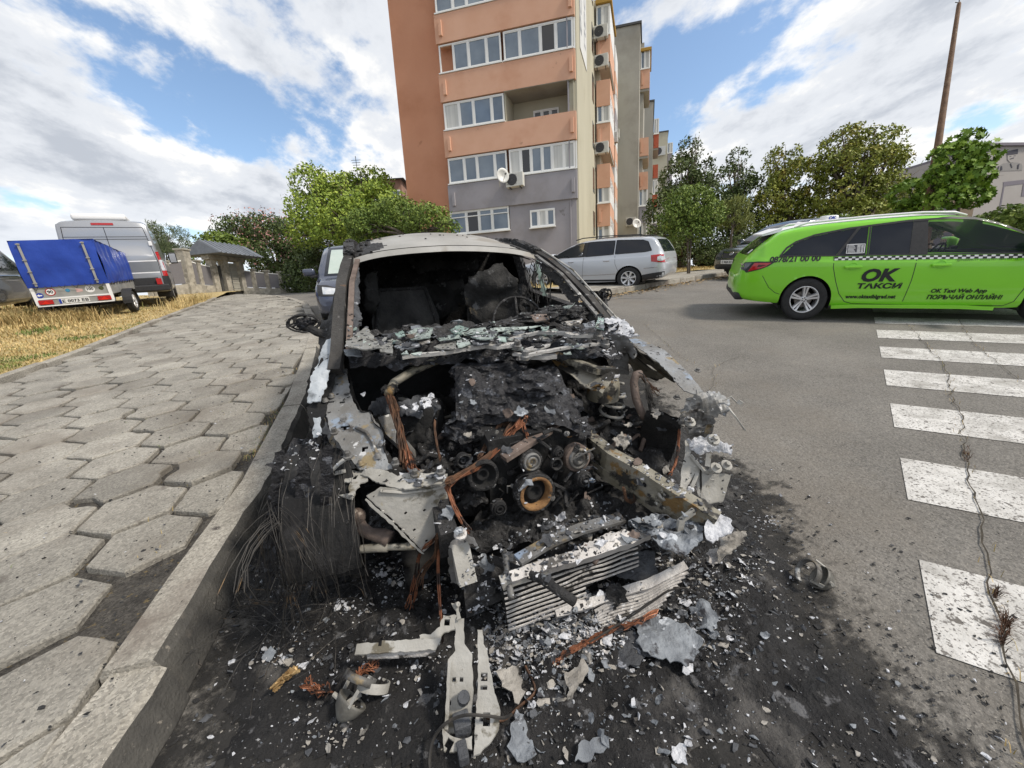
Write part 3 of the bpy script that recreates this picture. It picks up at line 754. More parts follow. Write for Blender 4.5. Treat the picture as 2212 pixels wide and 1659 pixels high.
# ---- far blocks seen between the trees on the right and the brick house on the left
def simple_house(label, px0, px1, pyt, pyb, d, m_w, m_r, name='house', rows=3, cols=4, gable=1.2, ang=0.):
    A, B_ = PD(px0, pyt, d), PD(px1, pyt, d); base = PD(px0, pyb, d).z-14
    x = (B_-A); wd_ = x.length; x.z = 0; x.normalize(); y = V(-x.y, x.x, 0)
    M = Matrix((x, y, V(0, 0, 1))).transposed().to_4x4(); M.translation = V(A.x, A.y, base)
    t = thing(name, label, 'building', M); h = (A.z+B_.z)/2-base
    mb = MB(); mb.box((0, 0, 0), (wd_, 9, h)); mb.build('wall', m_w, t)
    mb = MB(); mb.add([V(-.4, -.5, h), V(wd_+.4, -.5, h), V(wd_+.4, 9.5, h), V(-.4, 9.5, h), V(1, 4.5, h+gable), V(wd_-1, 4.5, h+gable)], [(0, 1, 5, 4), (1, 2, 5), (2, 3, 4, 5), (3, 0, 4), (3, 2, 1, 0)]); mb.build('roof', m_r, t)
    for i in range(cols):
        for j in range(rows):
            xx = wd_*(i+.5)/cols; zz_ = h-1.6-j*2.9
            if zz_ < 1: continue
            mb = MB(); mb.box((xx-.6, -.05, zz_-.7), (xx+.6, -.002, zz_+.6)); f_ = mb.build('window', m_win, t)
            mb = MB(); mb.box((xx-.5, -.07, zz_-.6), (xx+.5, -.051, zz_+.5)); mb.build('pane', m_glass, f_)
    return t
simple_house('brownish brick house with dark roof, half hidden behind the light green tree', 705, 866, 392, 440, 40, m_brick, m_dk, rows=2, cols=5)
simple_house('far white and brick block seen under the plane tree beside the pole', 1985, 2085, 425, 470, 75, m_sch, m_ord, name='apartment_building', rows=4, cols=6, gable=.3)
simple_house('orange roofed far block between the trees left of the pole', 1925, 1965, 395, 470, 70, m_cream, m_or, name='apartment_building', rows=4, cols=3, gable=1.5)
# rooftop antenna on the brick house
p = PD(772, 372, 42); t = thing('antenna', 'thin television antenna standing above the brick house roof', 'antenna', Matrix.Translation(p))
b = MB(); b.tube([(0, 0, -2.2), (0, 0, 1.6)], .035, 5); b.build('mast', m_dk, t); b = MB()
for k in range(5): b.tube([(-.5+.05*k, 0, 1.2-.25*k), (.5-.05*k, 0, 1.2-.25*k)], .025, 4)
b.build('crossbar', m_dk, t)
# ---- rusty pole
pb = PD(2003, 470, 13.0); pt = PD(2072, 6, 13.0)
g = H(pb.x, pb.y)
t = thing('street_pole', 'tall rusty brown steel pole standing behind the green taxi', 'pole', Matrix.Translation(V(pb.x, pb.y, g)))
m_rust = mat('rusty_steel', (.10, .055, .032), (.17, .10, .06), scale=7, rough=.8, bump=.3, bscale=60, spots=[((.25, .2, .14), 3, .6, .1)])
dr = (pt-pb); 
def pl(z): return (pb+dr*((z-pb.z)/(pt.z-pb.z)))-V(pb.x, pb.y, g)
b = MB(); b.tube([pl(g-.3), pl(g+1.8)], .16, 20); b.build('base_sleeve', m_rust, t, smooth=True)
b = MB(); zz_ = [g+1.8, pb.z+(pt.z-pb.z)*.30, pb.z+(pt.z-pb.z)*.31, pt.z-.05, pt.z]; b.tube([pl(z) for z in zz_], [.145, .115, .098, .055, .04], 20); b.build('shaft', m_rust, t, smooth=True)
b = MB(); e_ = pl(pt.z); b.tube([e_-V(0, 0, .1), e_+V(-.02, 0, .25)], .014, 6); b.tube([e_+V(0, 0, .0), e_+V(-.14, 0, .02)], .012, 6); b.build('bracket', m_dk, t)
# ---- stone fence, panels and gate house on the left
m_stone = mat('fence_stone', '918c82', 'a39e93', scale=5, rough=.95, bump=.6, bscale=25, voro=(6, .5)); m_panel = mat('fence_panel', '6A686B', '737175', scale=30, rough=.7); m_rf = mat('roof_tile', '6a6f77', '787d85', scale=4, rough=.6, stretch=(1, 1, 1))
fpx = [(330, 640), (372, 639), (414, 637), (440, 637), (470, 637), (528, 638), (556, 638), (584, 638), (613, 637), (640, 637), (664, 637)]
fA, fB = PD(330, 640, 19), PD(664, 637, 36); fdir = V(fB.x-fA.x, fB.y-fA.y, 0).normalized()
fC, fD = PD(528, 638, 24), PD(690, 637, 26); fd2 = V(fD.x-fC.x, fD.y-fC.y, 0).normalized(); fdir = V(fC.x-fA.x, fC.y-fA.y, 0).normalized()
def fence_at(px, py):
    q, o = (fdir, fA) if px <= 530 else (fd2, fC); n = V(-q.y, q.x, 0); r = ray(px, py); t = (o-CAM).dot(n)/r.dot(n); return CAM+r*t
fP = [fence_at(x, y) for x, y in fpx]
ftop = [582, 572, 562, 571, 578, 584, 587, 590, 592, 594, 597]
fh = [(fence_at(x, yt)-p).z for (x, y), yt, p in zip(fpx, ftop, fP)]
fen = thing('stone_fence', 'low stone fence with grey panels between stone posts running behind the van', 'fence', Matrix.Translation(V(0, 0, 0)))
for i, (p, h) in enumerate(zip(fP, fh)):
    b = MB(); s_ = .11 if i != 2 else .22
    b.box((p.x-s_, p.y-s_, p.z-1), (p.x+s_, p.y+s_, p.z+h*(1.07 if i != 2 else 1.25))); po = b.build('post', m_stone, fen)
    b = MB(); hh = p.z+h*(1.07 if i != 2 else 1.25); b.box((p.x-s_-.05, p.y-s_-.05, hh+.001), (p.x+s_+.05, p.y+s_+.05, hh+.08)); b.build('cap', m_conc, po)
for i in range(len(fP)-1):
    if i == 4: continue
    p, q = fP[i], fP[i+1]; h0, h1 = fh[i], fh[i+1]; dd = (q-p); dd.z = 0; dd.normalize(); n_ = V(-dd.y, dd.x, 0)
    def slab(z0a, z1a, z0b, z1b, t_, m, nm, par=fen):
        b = MB(); b.add([p+n_*t_+V(0, 0, z0a), q+n_*t_+V(0, 0, z0b), q+n_*t_+V(0, 0, z1b), p+n_*t_+V(0, 0, z1a), p-n_*t_+V(0, 0, z0a), q-n_*t_+V(0, 0, z0b), q-n_*t_+V(0, 0, z1b), p-n_*t_+V(0, 0, z1a)],
              [(0, 1, 2, 3), (7, 6, 5, 4), (0, 4, 5, 1), (3, 2, 6, 7)]); return b.build(nm, m, par)
    slab(-1, h0*.32, -1, h1*.32, .15, m_stone, 'base_wall'); pn = slab(h0*.34, h0*.97, h1*.34, h1*.97, .04, m_panel, 'panel'); slab(h0*.975, h0*1.01, h1*.975, h1*1.01, .06, m_win, 'rail', pn)
# gate house
p, q = fP[4], fP[5]; dd = (q-p); dd.z = 0; wG = dd.length; dd.normalize(); n_ = V(-dd.y, dd.x, 0)
M = Matrix((dd, n_, V(0, 0, 1))).transposed().to_4x4(); M.translation = V(p.x, p.y, (p.z+q.z)/2)
gh = thing('gate_house', 'small roofed gateway with a grey roller shutter in the stone fence', 'gate', M)
hG = (fence_at(500, 566)-fence_at(500, 638)).z
for xx in (.0, wG*.42, wG): b = MB(); b.box((xx-.16, -.2, -1), (xx+.16, .2, hG)); b.build('pillar', m_stone, gh)
b = MB(); b.box((.3, -.1, -.5), (wG*.42-.3, 0, hG*.85)); b.build('door', m_dk, gh)
b = MB()
for k in range(14): b.box((wG*.42+.3, -.12-.02*(k % 2), hG*.95*k/14), (wG-.3, -.02, hG*.95*(k+1)/14-.01))
b.build('roller_shutter', m_conc, gh)
b = MB(); b.box((-.3, -.25, hG), (wG+.3, .25, hG+.25)); b.build('lintel', m_stone, gh)
hr = .75
b = MB(); x0_, x1_ = -.5, wG+.7; yy = 1.3; zt_ = hG+.26
b.add([V(x0_, -yy, zt_), V(x1_, -yy, zt_), V(x1_, 0, zt_+hr), V(x0_, 0, zt_+hr), V(x1_, yy, zt_), V(x0_, yy, zt_)], [(0, 1, 2, 3), (3, 2, 4, 5), (1, 4, 2), (0, 3, 5), (0, 5, 4, 1)]); b.build('roof', m_rf, gh)
b = MB()
for k in range(int((x1_-x0_)/.3)): b.tube([(x0_+.1+.3*k, -yy, zt_+.02), (x0_+.1+.3*k, 0, zt_+hr+.03)], .045, 5)
b.build('roof_tiles', m_rf, gh)
# ============================================================ trees and shrubs
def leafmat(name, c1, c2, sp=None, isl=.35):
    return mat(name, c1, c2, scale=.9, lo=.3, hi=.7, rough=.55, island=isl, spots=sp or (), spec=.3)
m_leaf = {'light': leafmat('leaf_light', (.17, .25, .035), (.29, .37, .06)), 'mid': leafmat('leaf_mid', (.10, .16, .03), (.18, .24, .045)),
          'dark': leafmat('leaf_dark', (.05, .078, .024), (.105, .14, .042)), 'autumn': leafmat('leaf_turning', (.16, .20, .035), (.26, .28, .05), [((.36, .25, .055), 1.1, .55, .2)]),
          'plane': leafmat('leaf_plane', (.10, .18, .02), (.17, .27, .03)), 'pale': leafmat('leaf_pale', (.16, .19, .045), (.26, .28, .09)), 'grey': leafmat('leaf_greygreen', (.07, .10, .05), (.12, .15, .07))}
m_pink = mat('blossom_pink', (.35, .17, .15), (.45, .26, .22), rough=.7, island=.3)
m_bark = mat('bark', (.06, .048, .036), (.13, .105, .08), scale=9, rough=.95, bump=.8, bscale=30, stretch=(1, 1, .25))
def leaves(n, blobs, size, seed, gap=.0, gfreq=.9, droop=.3, shape=0, mb=None, inner=.45):
    rnd = random.Random(seed); mb = mb or MB(); vol = [b[1].x*b[1].y*b[1].z for b in blobs]; tot = sum(vol)
    for bl, vv in zip(blobs, vol):
        k = int(n*vv/tot); c, r = bl[0], bl[1]; made = 0; tries = 0
        while made < k and tries < k*6:
            tries += 1
            d = V(rnd.gauss(0, 1), rnd.gauss(0, 1), rnd.gauss(0, 1)).normalized()
            rad = inner+(1-inner)*math.sqrt(rnd.random())
            lump = 1+.28*noise.noise(d*2.3+c*.37)+.16*noise.noise(d*5+c)
            p = c+V(d.x*r.x, d.y*r.y, d.z*r.z)*rad*lump
            if noise.noise(p*gfreq+V(seed, 0, 0)) + .45*noise.noise(p*gfreq*2.7) < gap-.22: continue
            made += 1
            nrm = (d*.6+V(rnd.uniform(-1, 1), rnd.uniform(-1, 1), rnd.uniform(-.6, 1))).normalized()
            t = nrm.cross(V(rnd.uniform(-1, 1), rnd.uniform(-1, 1), rnd.uniform(-1, 1))).normalized(); t.z -= droop*rnd.random(); t.normalize(); s_ = nrm.cross(t).normalized(); L_ = size*rnd.uniform(.6, 1.35)
            if shape == 0: vs = [p-t*L_*.5, p+s_*L_*.28+nrm*L_*.06, p+t*L_*.5, p-s_*L_*.28+nrm*L_*.06]; fs = [(0, 1, 2), (0, 2, 3)]
            elif shape == 1:      # lobed broad leaf
                A = [(0, -.5), (.18, -.18), (.5, -.25), (.32, .05), (.42, .38), (.14, .3), (0, .62), (-.14, .3), (-.42, .38), (-.32, .05), (-.5, -.25), (-.18, -.18)]
                vs = [p+s_*a*L_+t*b_*L_+nrm*L_*.12*abs(a) for a, b_ in A]; fs = [tuple(range(12))]
            else: vs = [p-t*L_*.9, p+s_*L_*.10, p+t*L_*.9-V(0, 0, L_*.4), p-s_*L_*.10]; fs = [(0, 1, 2), (0, 2, 3)]
            mb.add(vs, fs)
    return mb
def tree(name, label, base, blobs, n, size, m, seed, trunk=.12, group=None, gap=0., gfreq=.9, shape=0, cat='tree', stems=1, pink=0, droop=.3, lean=0, inner=.45):
    """blobs: (px, py, depth, rx, rz[, ry]) measured in the photo"""
    base = Vector(base); t = thing(name, label, cat, Matrix.Translation(base), group)
    BL = []
    for b in blobs:
        c = PD(b[0], b[1], b[2])-base; ry = b[5] if len(b) > 5 else (b[3]+b[4])/2; BL.append((c, V(b[3], ry, b[4])))
    leaves(n, BL, size, seed, gap, gfreq, droop, shape, inner=inner).build('crown', m, t)
    if pink: leaves(pink, [(c+V(0, 0, r.z*.25), r*1.03) for c, r in BL], size*.8, seed+5, .15, 1.4, inner=.9).build('blossom', m_pink, t)
    rnd = random.Random(seed+1); mb = MB(); mb.smooth = True
    top = min((c for c, r in BL), key=lambda c: c.z); cx = sum((c for c, r in BL), V(0, 0, 0))/len(BL)
    lowz = min(c.z-r.z*.6 for c, r in BL); fork = V(cx.x*.5, cx.y*.5, max(lowz, .3))
    for s_ in range(stems):
        o = V((s_-(stems-1)/2)*trunk*2.2, 0, 0)
        pts = [V(0, 0, -.3)+o*.6]+[V(0, 0, 0).lerp(fork, k/4)+o+V(rnd.uniform(-1, 1), rnd.uniform(-1, 1), 0)*trunk*.5 for k in range(1, 5)]
        mb.tube(pts, [trunk*1.25, trunk, trunk*.92, trunk*.85, trunk*.75], 9)
    for c, r in BL:
        for q in range(3):
            e = c+V(rnd.uniform(-.6, .6)*r.x, rnd.uniform(-.6, .6)*r.y, rnd.uniform(-.1, .75)*r.z); mid = fork.lerp(e, .5)+V(rnd.uniform(-.2, .2), rnd.uniform(-.2, .2), .1)*r.x*.4
            mb.tube([fork, fork.lerp(mid, .5)+V(0, 0, .05), mid, e], [trunk*.6, trunk*.45, trunk*.3, trunk*.07], 6)
            for s2 in range(3):
                e2 = c+V(rnd.uniform(-.9, .9)*r.x, rnd.uniform(-.9, .9)*r.y, rnd.uniform(-.7, .9)*r.z); mb.tube([mid, mid.lerp(e2, .5)+V(0, 0, .08), e2], [trunk*.22, trunk*.14, trunk*.04], 4)
    mb.build('trunk', m_bark, t, smooth=True); return t
def gb(px, py, d): p = PD(px, py, d); return V(p.x, p.y, H(p.x, p.y))
TR = 'trees along the right side of the street'; TL = 'trees around the fence on the left'
tree('deciduous_tree', 'large light green leafy tree left of the orange block', gb(740, 560, 21), [(672, 400, 21, 1.1, 1.1), (690, 455, 21, 1.6, 1.4), (745, 420, 21, 1.7, 1.1), (800, 400, 21, 1.3, .9), (745, 480, 20, 2.2, 1.3), (815, 450, 20, 1.6, 1.2), (660, 500, 21, 1.1, .9)], 17000, .17, m_leaf['light'], 11, .2, TL, gap=.02, gfreq=1.1)
tree('deciduous_tree', 'darker bushy tree in front of the lower left corner of the orange block', gb(890, 560, 14), [(860, 470, 15, 1.1, .75), (920, 478, 14, .95, .6), (800, 490, 15, 1.0, .7), (965, 492, 13.5, .5, .28)], 15000, .10, m_leaf['mid'], 12, .12, TL, gap=-.05, gfreq=1.6)
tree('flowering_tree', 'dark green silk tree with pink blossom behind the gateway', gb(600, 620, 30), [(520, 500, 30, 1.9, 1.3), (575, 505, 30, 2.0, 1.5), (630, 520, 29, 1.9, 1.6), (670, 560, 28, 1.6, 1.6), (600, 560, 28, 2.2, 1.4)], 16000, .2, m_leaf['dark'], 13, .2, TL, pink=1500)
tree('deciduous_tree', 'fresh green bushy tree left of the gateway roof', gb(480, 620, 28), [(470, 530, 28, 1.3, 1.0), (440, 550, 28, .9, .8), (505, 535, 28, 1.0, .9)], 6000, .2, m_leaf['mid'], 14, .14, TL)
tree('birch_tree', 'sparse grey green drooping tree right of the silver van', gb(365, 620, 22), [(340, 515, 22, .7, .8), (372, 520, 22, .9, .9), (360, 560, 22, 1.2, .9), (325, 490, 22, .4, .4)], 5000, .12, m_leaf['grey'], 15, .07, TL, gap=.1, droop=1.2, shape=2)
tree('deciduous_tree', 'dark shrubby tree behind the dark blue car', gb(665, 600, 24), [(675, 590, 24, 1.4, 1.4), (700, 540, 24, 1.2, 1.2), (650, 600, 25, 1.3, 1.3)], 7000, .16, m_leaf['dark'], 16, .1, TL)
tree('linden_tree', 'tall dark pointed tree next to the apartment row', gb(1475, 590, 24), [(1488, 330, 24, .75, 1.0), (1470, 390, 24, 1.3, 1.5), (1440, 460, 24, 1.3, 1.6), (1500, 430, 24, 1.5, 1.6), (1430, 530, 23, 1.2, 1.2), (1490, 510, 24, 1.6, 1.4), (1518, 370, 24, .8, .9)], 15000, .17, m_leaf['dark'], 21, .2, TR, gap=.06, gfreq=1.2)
tree('linden_tree', 'dark rounded tree between the pointed tree and the turning trees', gb(1590, 590, 25), [(1592, 345, 25, .7, .8), (1580, 395, 25, 1.5, 1.2), (1610, 430, 25, 1.6, 1.4), (1560, 470, 25, 1.5, 1.5), (1625, 500, 25, 1.5, 1.3), (1590, 540, 25, 2.2, 1.0)], 11000, .17, m_leaf['dark'], 22, .2, TR, gap=.12, gfreq=1.2)
tree('maple_tree', 'broad tree with turning brownish leaves behind the taxi roof, left half', gb(1720, 570, 24), [(1690, 345, 24, 1.1, .9), (1720, 400, 24, 1.9, 1.5), (1670, 440, 24, 1.3, 1.3), (1760, 440, 24, 1.6, 1.4), (1690, 490, 24, 1.9, 1.1)], 11500, .18, m_leaf['autumn'], 23, .2, TR, gap=.11, gfreq=1.1)
tree('maple_tree', 'tallest broad tree with yellowing leaves above the taxi rear door', gb(1850, 560, 22), [(1830, 310, 22, 1.5, 1.0), (1890, 310, 22, 1.5, .9), (1790, 350, 22, 1.1, .9), (1860, 360, 22, 2.2, 1.1), (1925, 350, 22, .9, 1.0), (1830, 420, 22, 1.9, 1.1), (1900, 420, 22, 1.7, 1.1), (1850, 465, 22, 2.3, .8)], 16000, .17, m_leaf['autumn'], 24, .22, TR, gap=.11, gfreq=1.1)
tree('young_tree', 'slim young light green tree with twin thin trunks on the right pavement', gb(1487, 592, 15.2), [(1490, 435, 15.2, .95, .6), (1470, 470, 15.2, .9, .55), (1515, 465, 15.2, .95, .6), (1490, 500, 15.2, .85, .4)], 8000, .11, m_leaf['mid'], 25, .035, TR, stems=2, gap=-.05, gfreq=2.)
tree('young_tree', 'small pale young tree with drooping narrow leaves and bare trunk', gb(1573, 590, 16.5), [(1590, 445, 16.5, .6, .4), (1570, 465, 16.5, .55, .45), (1605, 480, 16.5, .45, .4)], 1900, .14, m_leaf['pale'], 26, .055, TR, shape=2, gap=.1, droop=1.5)
tree('plane_tree', 'young plane tree with big bright lobed leaves in front of the rusty pole', gb(2062, 560, 12.2), [(2085, 305, 12.2, .45, .35), (2060, 340, 12.2, .65, .45), (2105, 345, 12.2, .55, .5), (2030, 385, 12.2, .42, .45), (2082, 385, 12.2, .75, .5), (2045, 425, 12.2, .58, .36), (2095, 425, 12.2, .55, .35)], 2300, .17, m_leaf['plane'], 27, .05, TR, shape=1, gap=.08, gfreq=2.2)
tree('plane_tree', 'low yellowish green tree left of the rusty pole', gb(1975, 560, 15), [(1968, 420, 15, .7, .55), (1985, 455, 15, .7, .45), (1950, 465, 15, .6, .3)], 1500, .17, m_leaf['plane'], 28, .05, TR, shape=1, gap=.0)
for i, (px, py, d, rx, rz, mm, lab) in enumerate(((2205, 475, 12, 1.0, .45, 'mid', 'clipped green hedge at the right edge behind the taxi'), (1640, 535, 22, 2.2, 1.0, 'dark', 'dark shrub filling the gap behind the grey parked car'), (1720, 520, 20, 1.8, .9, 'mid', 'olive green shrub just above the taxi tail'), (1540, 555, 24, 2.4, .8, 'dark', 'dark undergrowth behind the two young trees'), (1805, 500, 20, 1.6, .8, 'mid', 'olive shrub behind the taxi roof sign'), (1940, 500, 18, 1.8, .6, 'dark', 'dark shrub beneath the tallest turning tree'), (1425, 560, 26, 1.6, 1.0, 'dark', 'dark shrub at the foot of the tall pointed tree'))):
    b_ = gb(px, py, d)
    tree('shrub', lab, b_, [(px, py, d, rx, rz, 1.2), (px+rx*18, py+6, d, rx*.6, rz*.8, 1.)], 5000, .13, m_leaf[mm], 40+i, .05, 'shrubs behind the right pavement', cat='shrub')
# ============================================================ vehicles
m_tyre = mat('tyre_rubber', (.018, .018, .019), (.03, .03, .03), scale=20, rough=.85, bump=.2, bscale=60)
m_alloy = mat('alloy', (.58, .58, .59), (.68, .68, .69), scale=5, rough=.35, metal=.5)
m_disc = mat('brake_steel', (.12, .11, .10), (.2, .19, .18), scale=9, rough=.5, metal=.7)
m_blk = mat('black_plastic', (.018, .018, .02), (.03, .03, .032), scale=30, rough=.6)
m_tint = mat('tinted_glass', (.007, .010, .018), rough=.02, spec=.5)
m_clear = mat('clear_glass', (.03, .04, .05), rough=.02, spec=1., alpha=.26)
m_red = mat('lamp_red', (.35, .008, .01), (.45, .015, .015), scale=30, rough=.12, coat=.6)
m_lampw = mat('lamp_clear', (.5, .52, .54), (.65, .66, .68), scale=22, rough=.1, coat=.5, metal=.3)
m_lampd = mat('lamp_smoked', (.05, .05, .06), (.1, .1, .11), scale=15, rough=.08, coat=.6)
m_plate = mat('plate_white', (.66, .66, .64), rough=.4); m_blue = mat('plate_blue', (.01, .04, .30), rough=.4); m_ink = mat('ink_black', (.01, .01, .012), rough=.5)
m_seat = mat('seat_cloth', (.025, .025, .03), (.05, .05, .055), scale=12, rough=.95)
m_white = mat('decal_white', (.75, .75, .75), rough=.35); m_chrome = mat('chrome', (.6, .6, .62), rough=.12, metal=1.)
def paint(name, c, metal=.0, rough=.28, dirt=(.2, .18, .15), amt=.72):
    return mat(name, c, tuple(q*1.04 for q in c), scale=2, rough=rough, metal=metal, coat=.7, spots=[(dirt, 2.2, amt, .35)])
def interp(tab, x, k):
    if x <= tab[0][0]: return tab[0][k]
    for a, b in zip(tab, tab[1:]):
        if x <= b[0]:
            t = (x-a[0])/(b[0]-a[0]); return a[k]+(b[k]-a[k])*t
    return tab[-1][k]
def smooth(tab, x, k, h=.06): return sum(interp(tab, x+h*d, k)*w_ for d, w_ in ((-1, .25), (-.5, .25), (0, 0), (.5, .25), (1, .25)))
class Car:
    """x forward, y left, z up, origin between the axles on the ground; tab rows: (x, bottom, belt, top)"""
    def __init__(s, root, tab, L0, L1, W, body, kt=.33, arches=(), step=.035, endr=.38, endk=.3, roofround=.13, cuts=(), name='body', bulge=.012):
        s.root = root; s.W = W; s.tab = tab
        xs = []; x = L0
        while x < L1: xs.append(x); d = min(x-L0, L1-x); x += step*(.35 if d < .12 else .6 if d < .35 else 1.)
        xs.append(L1)
        def hw(x):
            d = min(x-L0, L1-x); t = max(0., min(1, d/endr)); return W*((1-endk)+endk*math.sqrt(max(0, 1-(1-t)**2)))
        def half(x):
            h = hw(x); zb = smooth(tab, x, 1, .03); zl = smooth(tab, x, 2, .05); zt = max(smooth(tab, x, 3, .05), zl+.006); g = zt-zl
            lift = .04 if g > .2 else 0
            z6 = zl+g*.82; w6 = h-.045-kt*(z6-zl)
            zm = zb+.5*(zl-zb)
            P = [(0, zb+.02), (h-.16, zb+.0), (h-.035, zb+.05), (h-.012, zb+.16), (h, zm), (h-bulge, zl-.10), (h-.045, zl), (w6, z6), (w6-roofround*.35, zl+g*.93), (w6-roofround*1.3, zl+g*.985), (0, zt+.012)]
            sub = [2, 2, 3, 5, 6, 4, 9 if g > .2 else 3, 3, 3, 6]
            outp = []
            for i in range(len(P)-1):
                for j in range(sub[i] if True else 1):
                    t = j/sub[i]
                    if i in (1, 2, 3, 4, 5, 7, 8):
                        p0, p1, p2, p3 = P[max(i-1, 0)], P[i], P[i+1], P[min(i+2, len(P)-1)]
                        outp.append(tuple(.5*(2*p1[k]+(p2[k]-p0[k])*t+(2*p0[k]-5*p1[k]+4*p2[k]-p3[k])*t*t+(3*p1[k]-p0[k]-3*p2[k]+p3[k])*t**3) for k in (0, 1)))
                    else: outp.append((P[i][0]+(P[i+1][0]-P[i][0])*t, P[i][1]+(P[i+1][1]-P[i][1])*t))
            outp.append(P[-1]); return outp
        rings = []
        # keep the number of ring points constant
        s.sub = [2, 2, 3, 5, 6, 4, 9, 3, 3, 6]
        def half2(x):
            h = hw(x); zb = smooth(tab, x, 1, .03); zl = smooth(tab, x, 2, .05); zt = max(smooth(tab, x, 3, .05), zl+.006); g = zt-zl
            z6 = zl+g*.82; w6 = h-.045-kt*(z6-zl)-(.0 if g > .2 else (1-g/.2)*.10)
            zm = zb+.5*(zl-zb)
            P = [(0, zb+.02), (h-.16, zb+.0), (h-.035, zb+.05), (h-.012, zb+.16), (h, zm), (h-bulge, zl-.10), (h-.045, zl), (w6, z6), (w6-roofround*.35, zl+g*.93), (w6-roofround*1.3, zl+g*.985), (0, zt+.012)]
            outp = []
            for i in range(len(P)-1):
                for j in range(s.sub[i]):
                    t = j/s.sub[i]
                    if i in (1, 2, 3, 4, 5, 7, 8, 9):
                        p0, p1, p2, p3 = P[max(i-1, 0)], P[i], P[i+1], P[i+2] if i+2 < len(P) else (-P[-2][0], P[-2][1])
                        outp.append(tuple(.5*(2*p1[k]+(p2[k]-p0[k])*t+(2*p0[k]-5*p1[k]+4*p2[k]-p3[k])*t*t+(3*p1[k]-p0[k]-3*p2[k]+p3[k])*t**3) for k in (0, 1)))
                    else: outp.append((P[i][0]+(P[i+1][0]-P[i][0])*t, P[i][1]+(P[i+1][1]-P[i][1])*t))
            outp.append(P[-1]); return outp
        for x in xs:
            hh = half2(x); rings.append([V(x, y, z) for y, z in hh]+[V(x, -y, z) for y, z in hh[-2:0:-1]])
        # closed ends
        def cap(r, dx):
            c = sum(r, V(0, 0, 0))/len(r); o_ = []
            for k, f in ((.93, .35), (.6, .8), (.02, 1.)): o_.append([V(c.x+dx*f, c.y+(p.y-c.y)*k, c.z+(p.z-c.z)*k) for p in r])
            return o_
        rings = cap(rings[0], -.035)[::-1]+rings+cap(rings[-1], .035)
        n = len(rings[0]); vs = [p for r in rings for p in r]; fs = []
        for i in range(len(rings)-1):
            for j in range(n): a = i*n+j; b = i*n+(j+1) % n; fs.append((a, a+n, b+n, b))
        s.bvh = BVHTree.FromPolygons(vs, fs, all_triangles=False)
        # wheel arches
        dead = set()
        for (ax, az, ar) in arches:
            ins = set()
            for i, p in enumerate(vs):
                d = math.hypot(p.x-ax, p.z-az)
                if d < ar and abs(p.y) > W*.55:
                    ins.add(i)
            for q, f in enumerate(fs):
                if all(i in ins for i in f): dead.add(q)
            for i in ins:
                p = vs[i]; d = math.hypot(p.x-ax, p.z-az) or 1e-3
                if p.z < az: vs[i] = V(ax+(ar if p.x > ax else -ar), p.y, p.z) if abs(p.x-ax) > ar*.5 else p
                else: vs[i] = V(ax+(p.x-ax)/d*ar, p.y, az+(p.z-az)/d*ar)
        for (side_, poly) in cuts:
            for q, f in enumerate(fs):
                c = sum((vs[i] for i in f), V(0, 0, 0))/4
                if side_ == 'y' and abs(c.y) > W*.45 and inpoly(c.x, c.z, poly): dead.add(q)
                if side_ == 'x+' and c.x > 0 and inpoly(c.y, c.z, poly) and c.z > interp(tab, c.x, 2)+.05: dead.add(q)
        mb = MB(); mb.add(vs, [f for q, f in enumerate(fs) if q not in dead]); s.body = mb.build(name, body, root, smooth=True)
        try: s.body.data.set_sharp_from_angle(angle=R_(50))
        except Exception: pass
        # dark liners in the arches
        for (ax, az, ar) in arches:
            for sg in (-1, 1):
                b = MB(); R1 = ar+.012; ring = [(ax+R1*math.cos(a), az+R1*math.sin(a)) for a in [math.pi*(-.12+1.24*k/18) for k in range(19)]]
                b.loft([[V(x, sg*(W-.035), z) for x, z in ring], [V(x, sg*(W-.40), z) for x, z in ring]], False, False)
                b.add([V(x, sg*(W-.40), z) for x, z in ring], [tuple(range(19))]); b.build('arch_liner', m_blk, root)
    def hit(s, a, b, axis, side):
        if axis == 'y': o, d = V(a, side*4, b), V(0, -side, 0)
        elif axis == 'x': o, d = V(side*6, a, b), V(-side, 0, 0)
        else: o, d = V(a, b, 4), V(0, 0, -1)
        r = s.bvh.ray_cast(o, d)
        if r[0] is None: return None, None
        return r[0], (r[1] if r[1].dot(d) < 0 else -r[1])
    def patch(s, poly, axis, side, m, name, off=.004, res=.06, parent=None, thick=.0, mbx=None):
        bm = bmesh.new(); vs = [bm.verts.new((x, y, 0)) for x, y in poly]; bm.faces.new(vs)
        for ax in (0, 1):
            a = min(p[ax] for p in poly)+res*.5; e = max(p[ax] for p in poly)
            while a < e:
                bmesh.ops.bisect_plane(bm, geom=bm.faces[:]+bm.edges[:]+bm.verts[:], plane_co=(a, 0, 0) if ax == 0 else (0, a, 0), plane_no=(1, 0, 0) if ax == 0 else (0, 1, 0)); a += res
        last = None; bad = []
        for v in bm.verts:
            p, n = s.hit(v.co.x, v.co.y, axis, side)
            if p is None: bad.append(v); continue
            v.co = p+n*off
        bmesh.ops.delete(bm, geom=bad, context='VERTS')
        bm.verts.index_update(); mb = mbx or MB(); mb.add([v.co for v in bm.verts], [[v.index for v in f.verts] for f in bm.faces]); bm.free()
        if mbx is not None: return mbx
        return mb.build(name, m, parent or s.root, smooth=True)
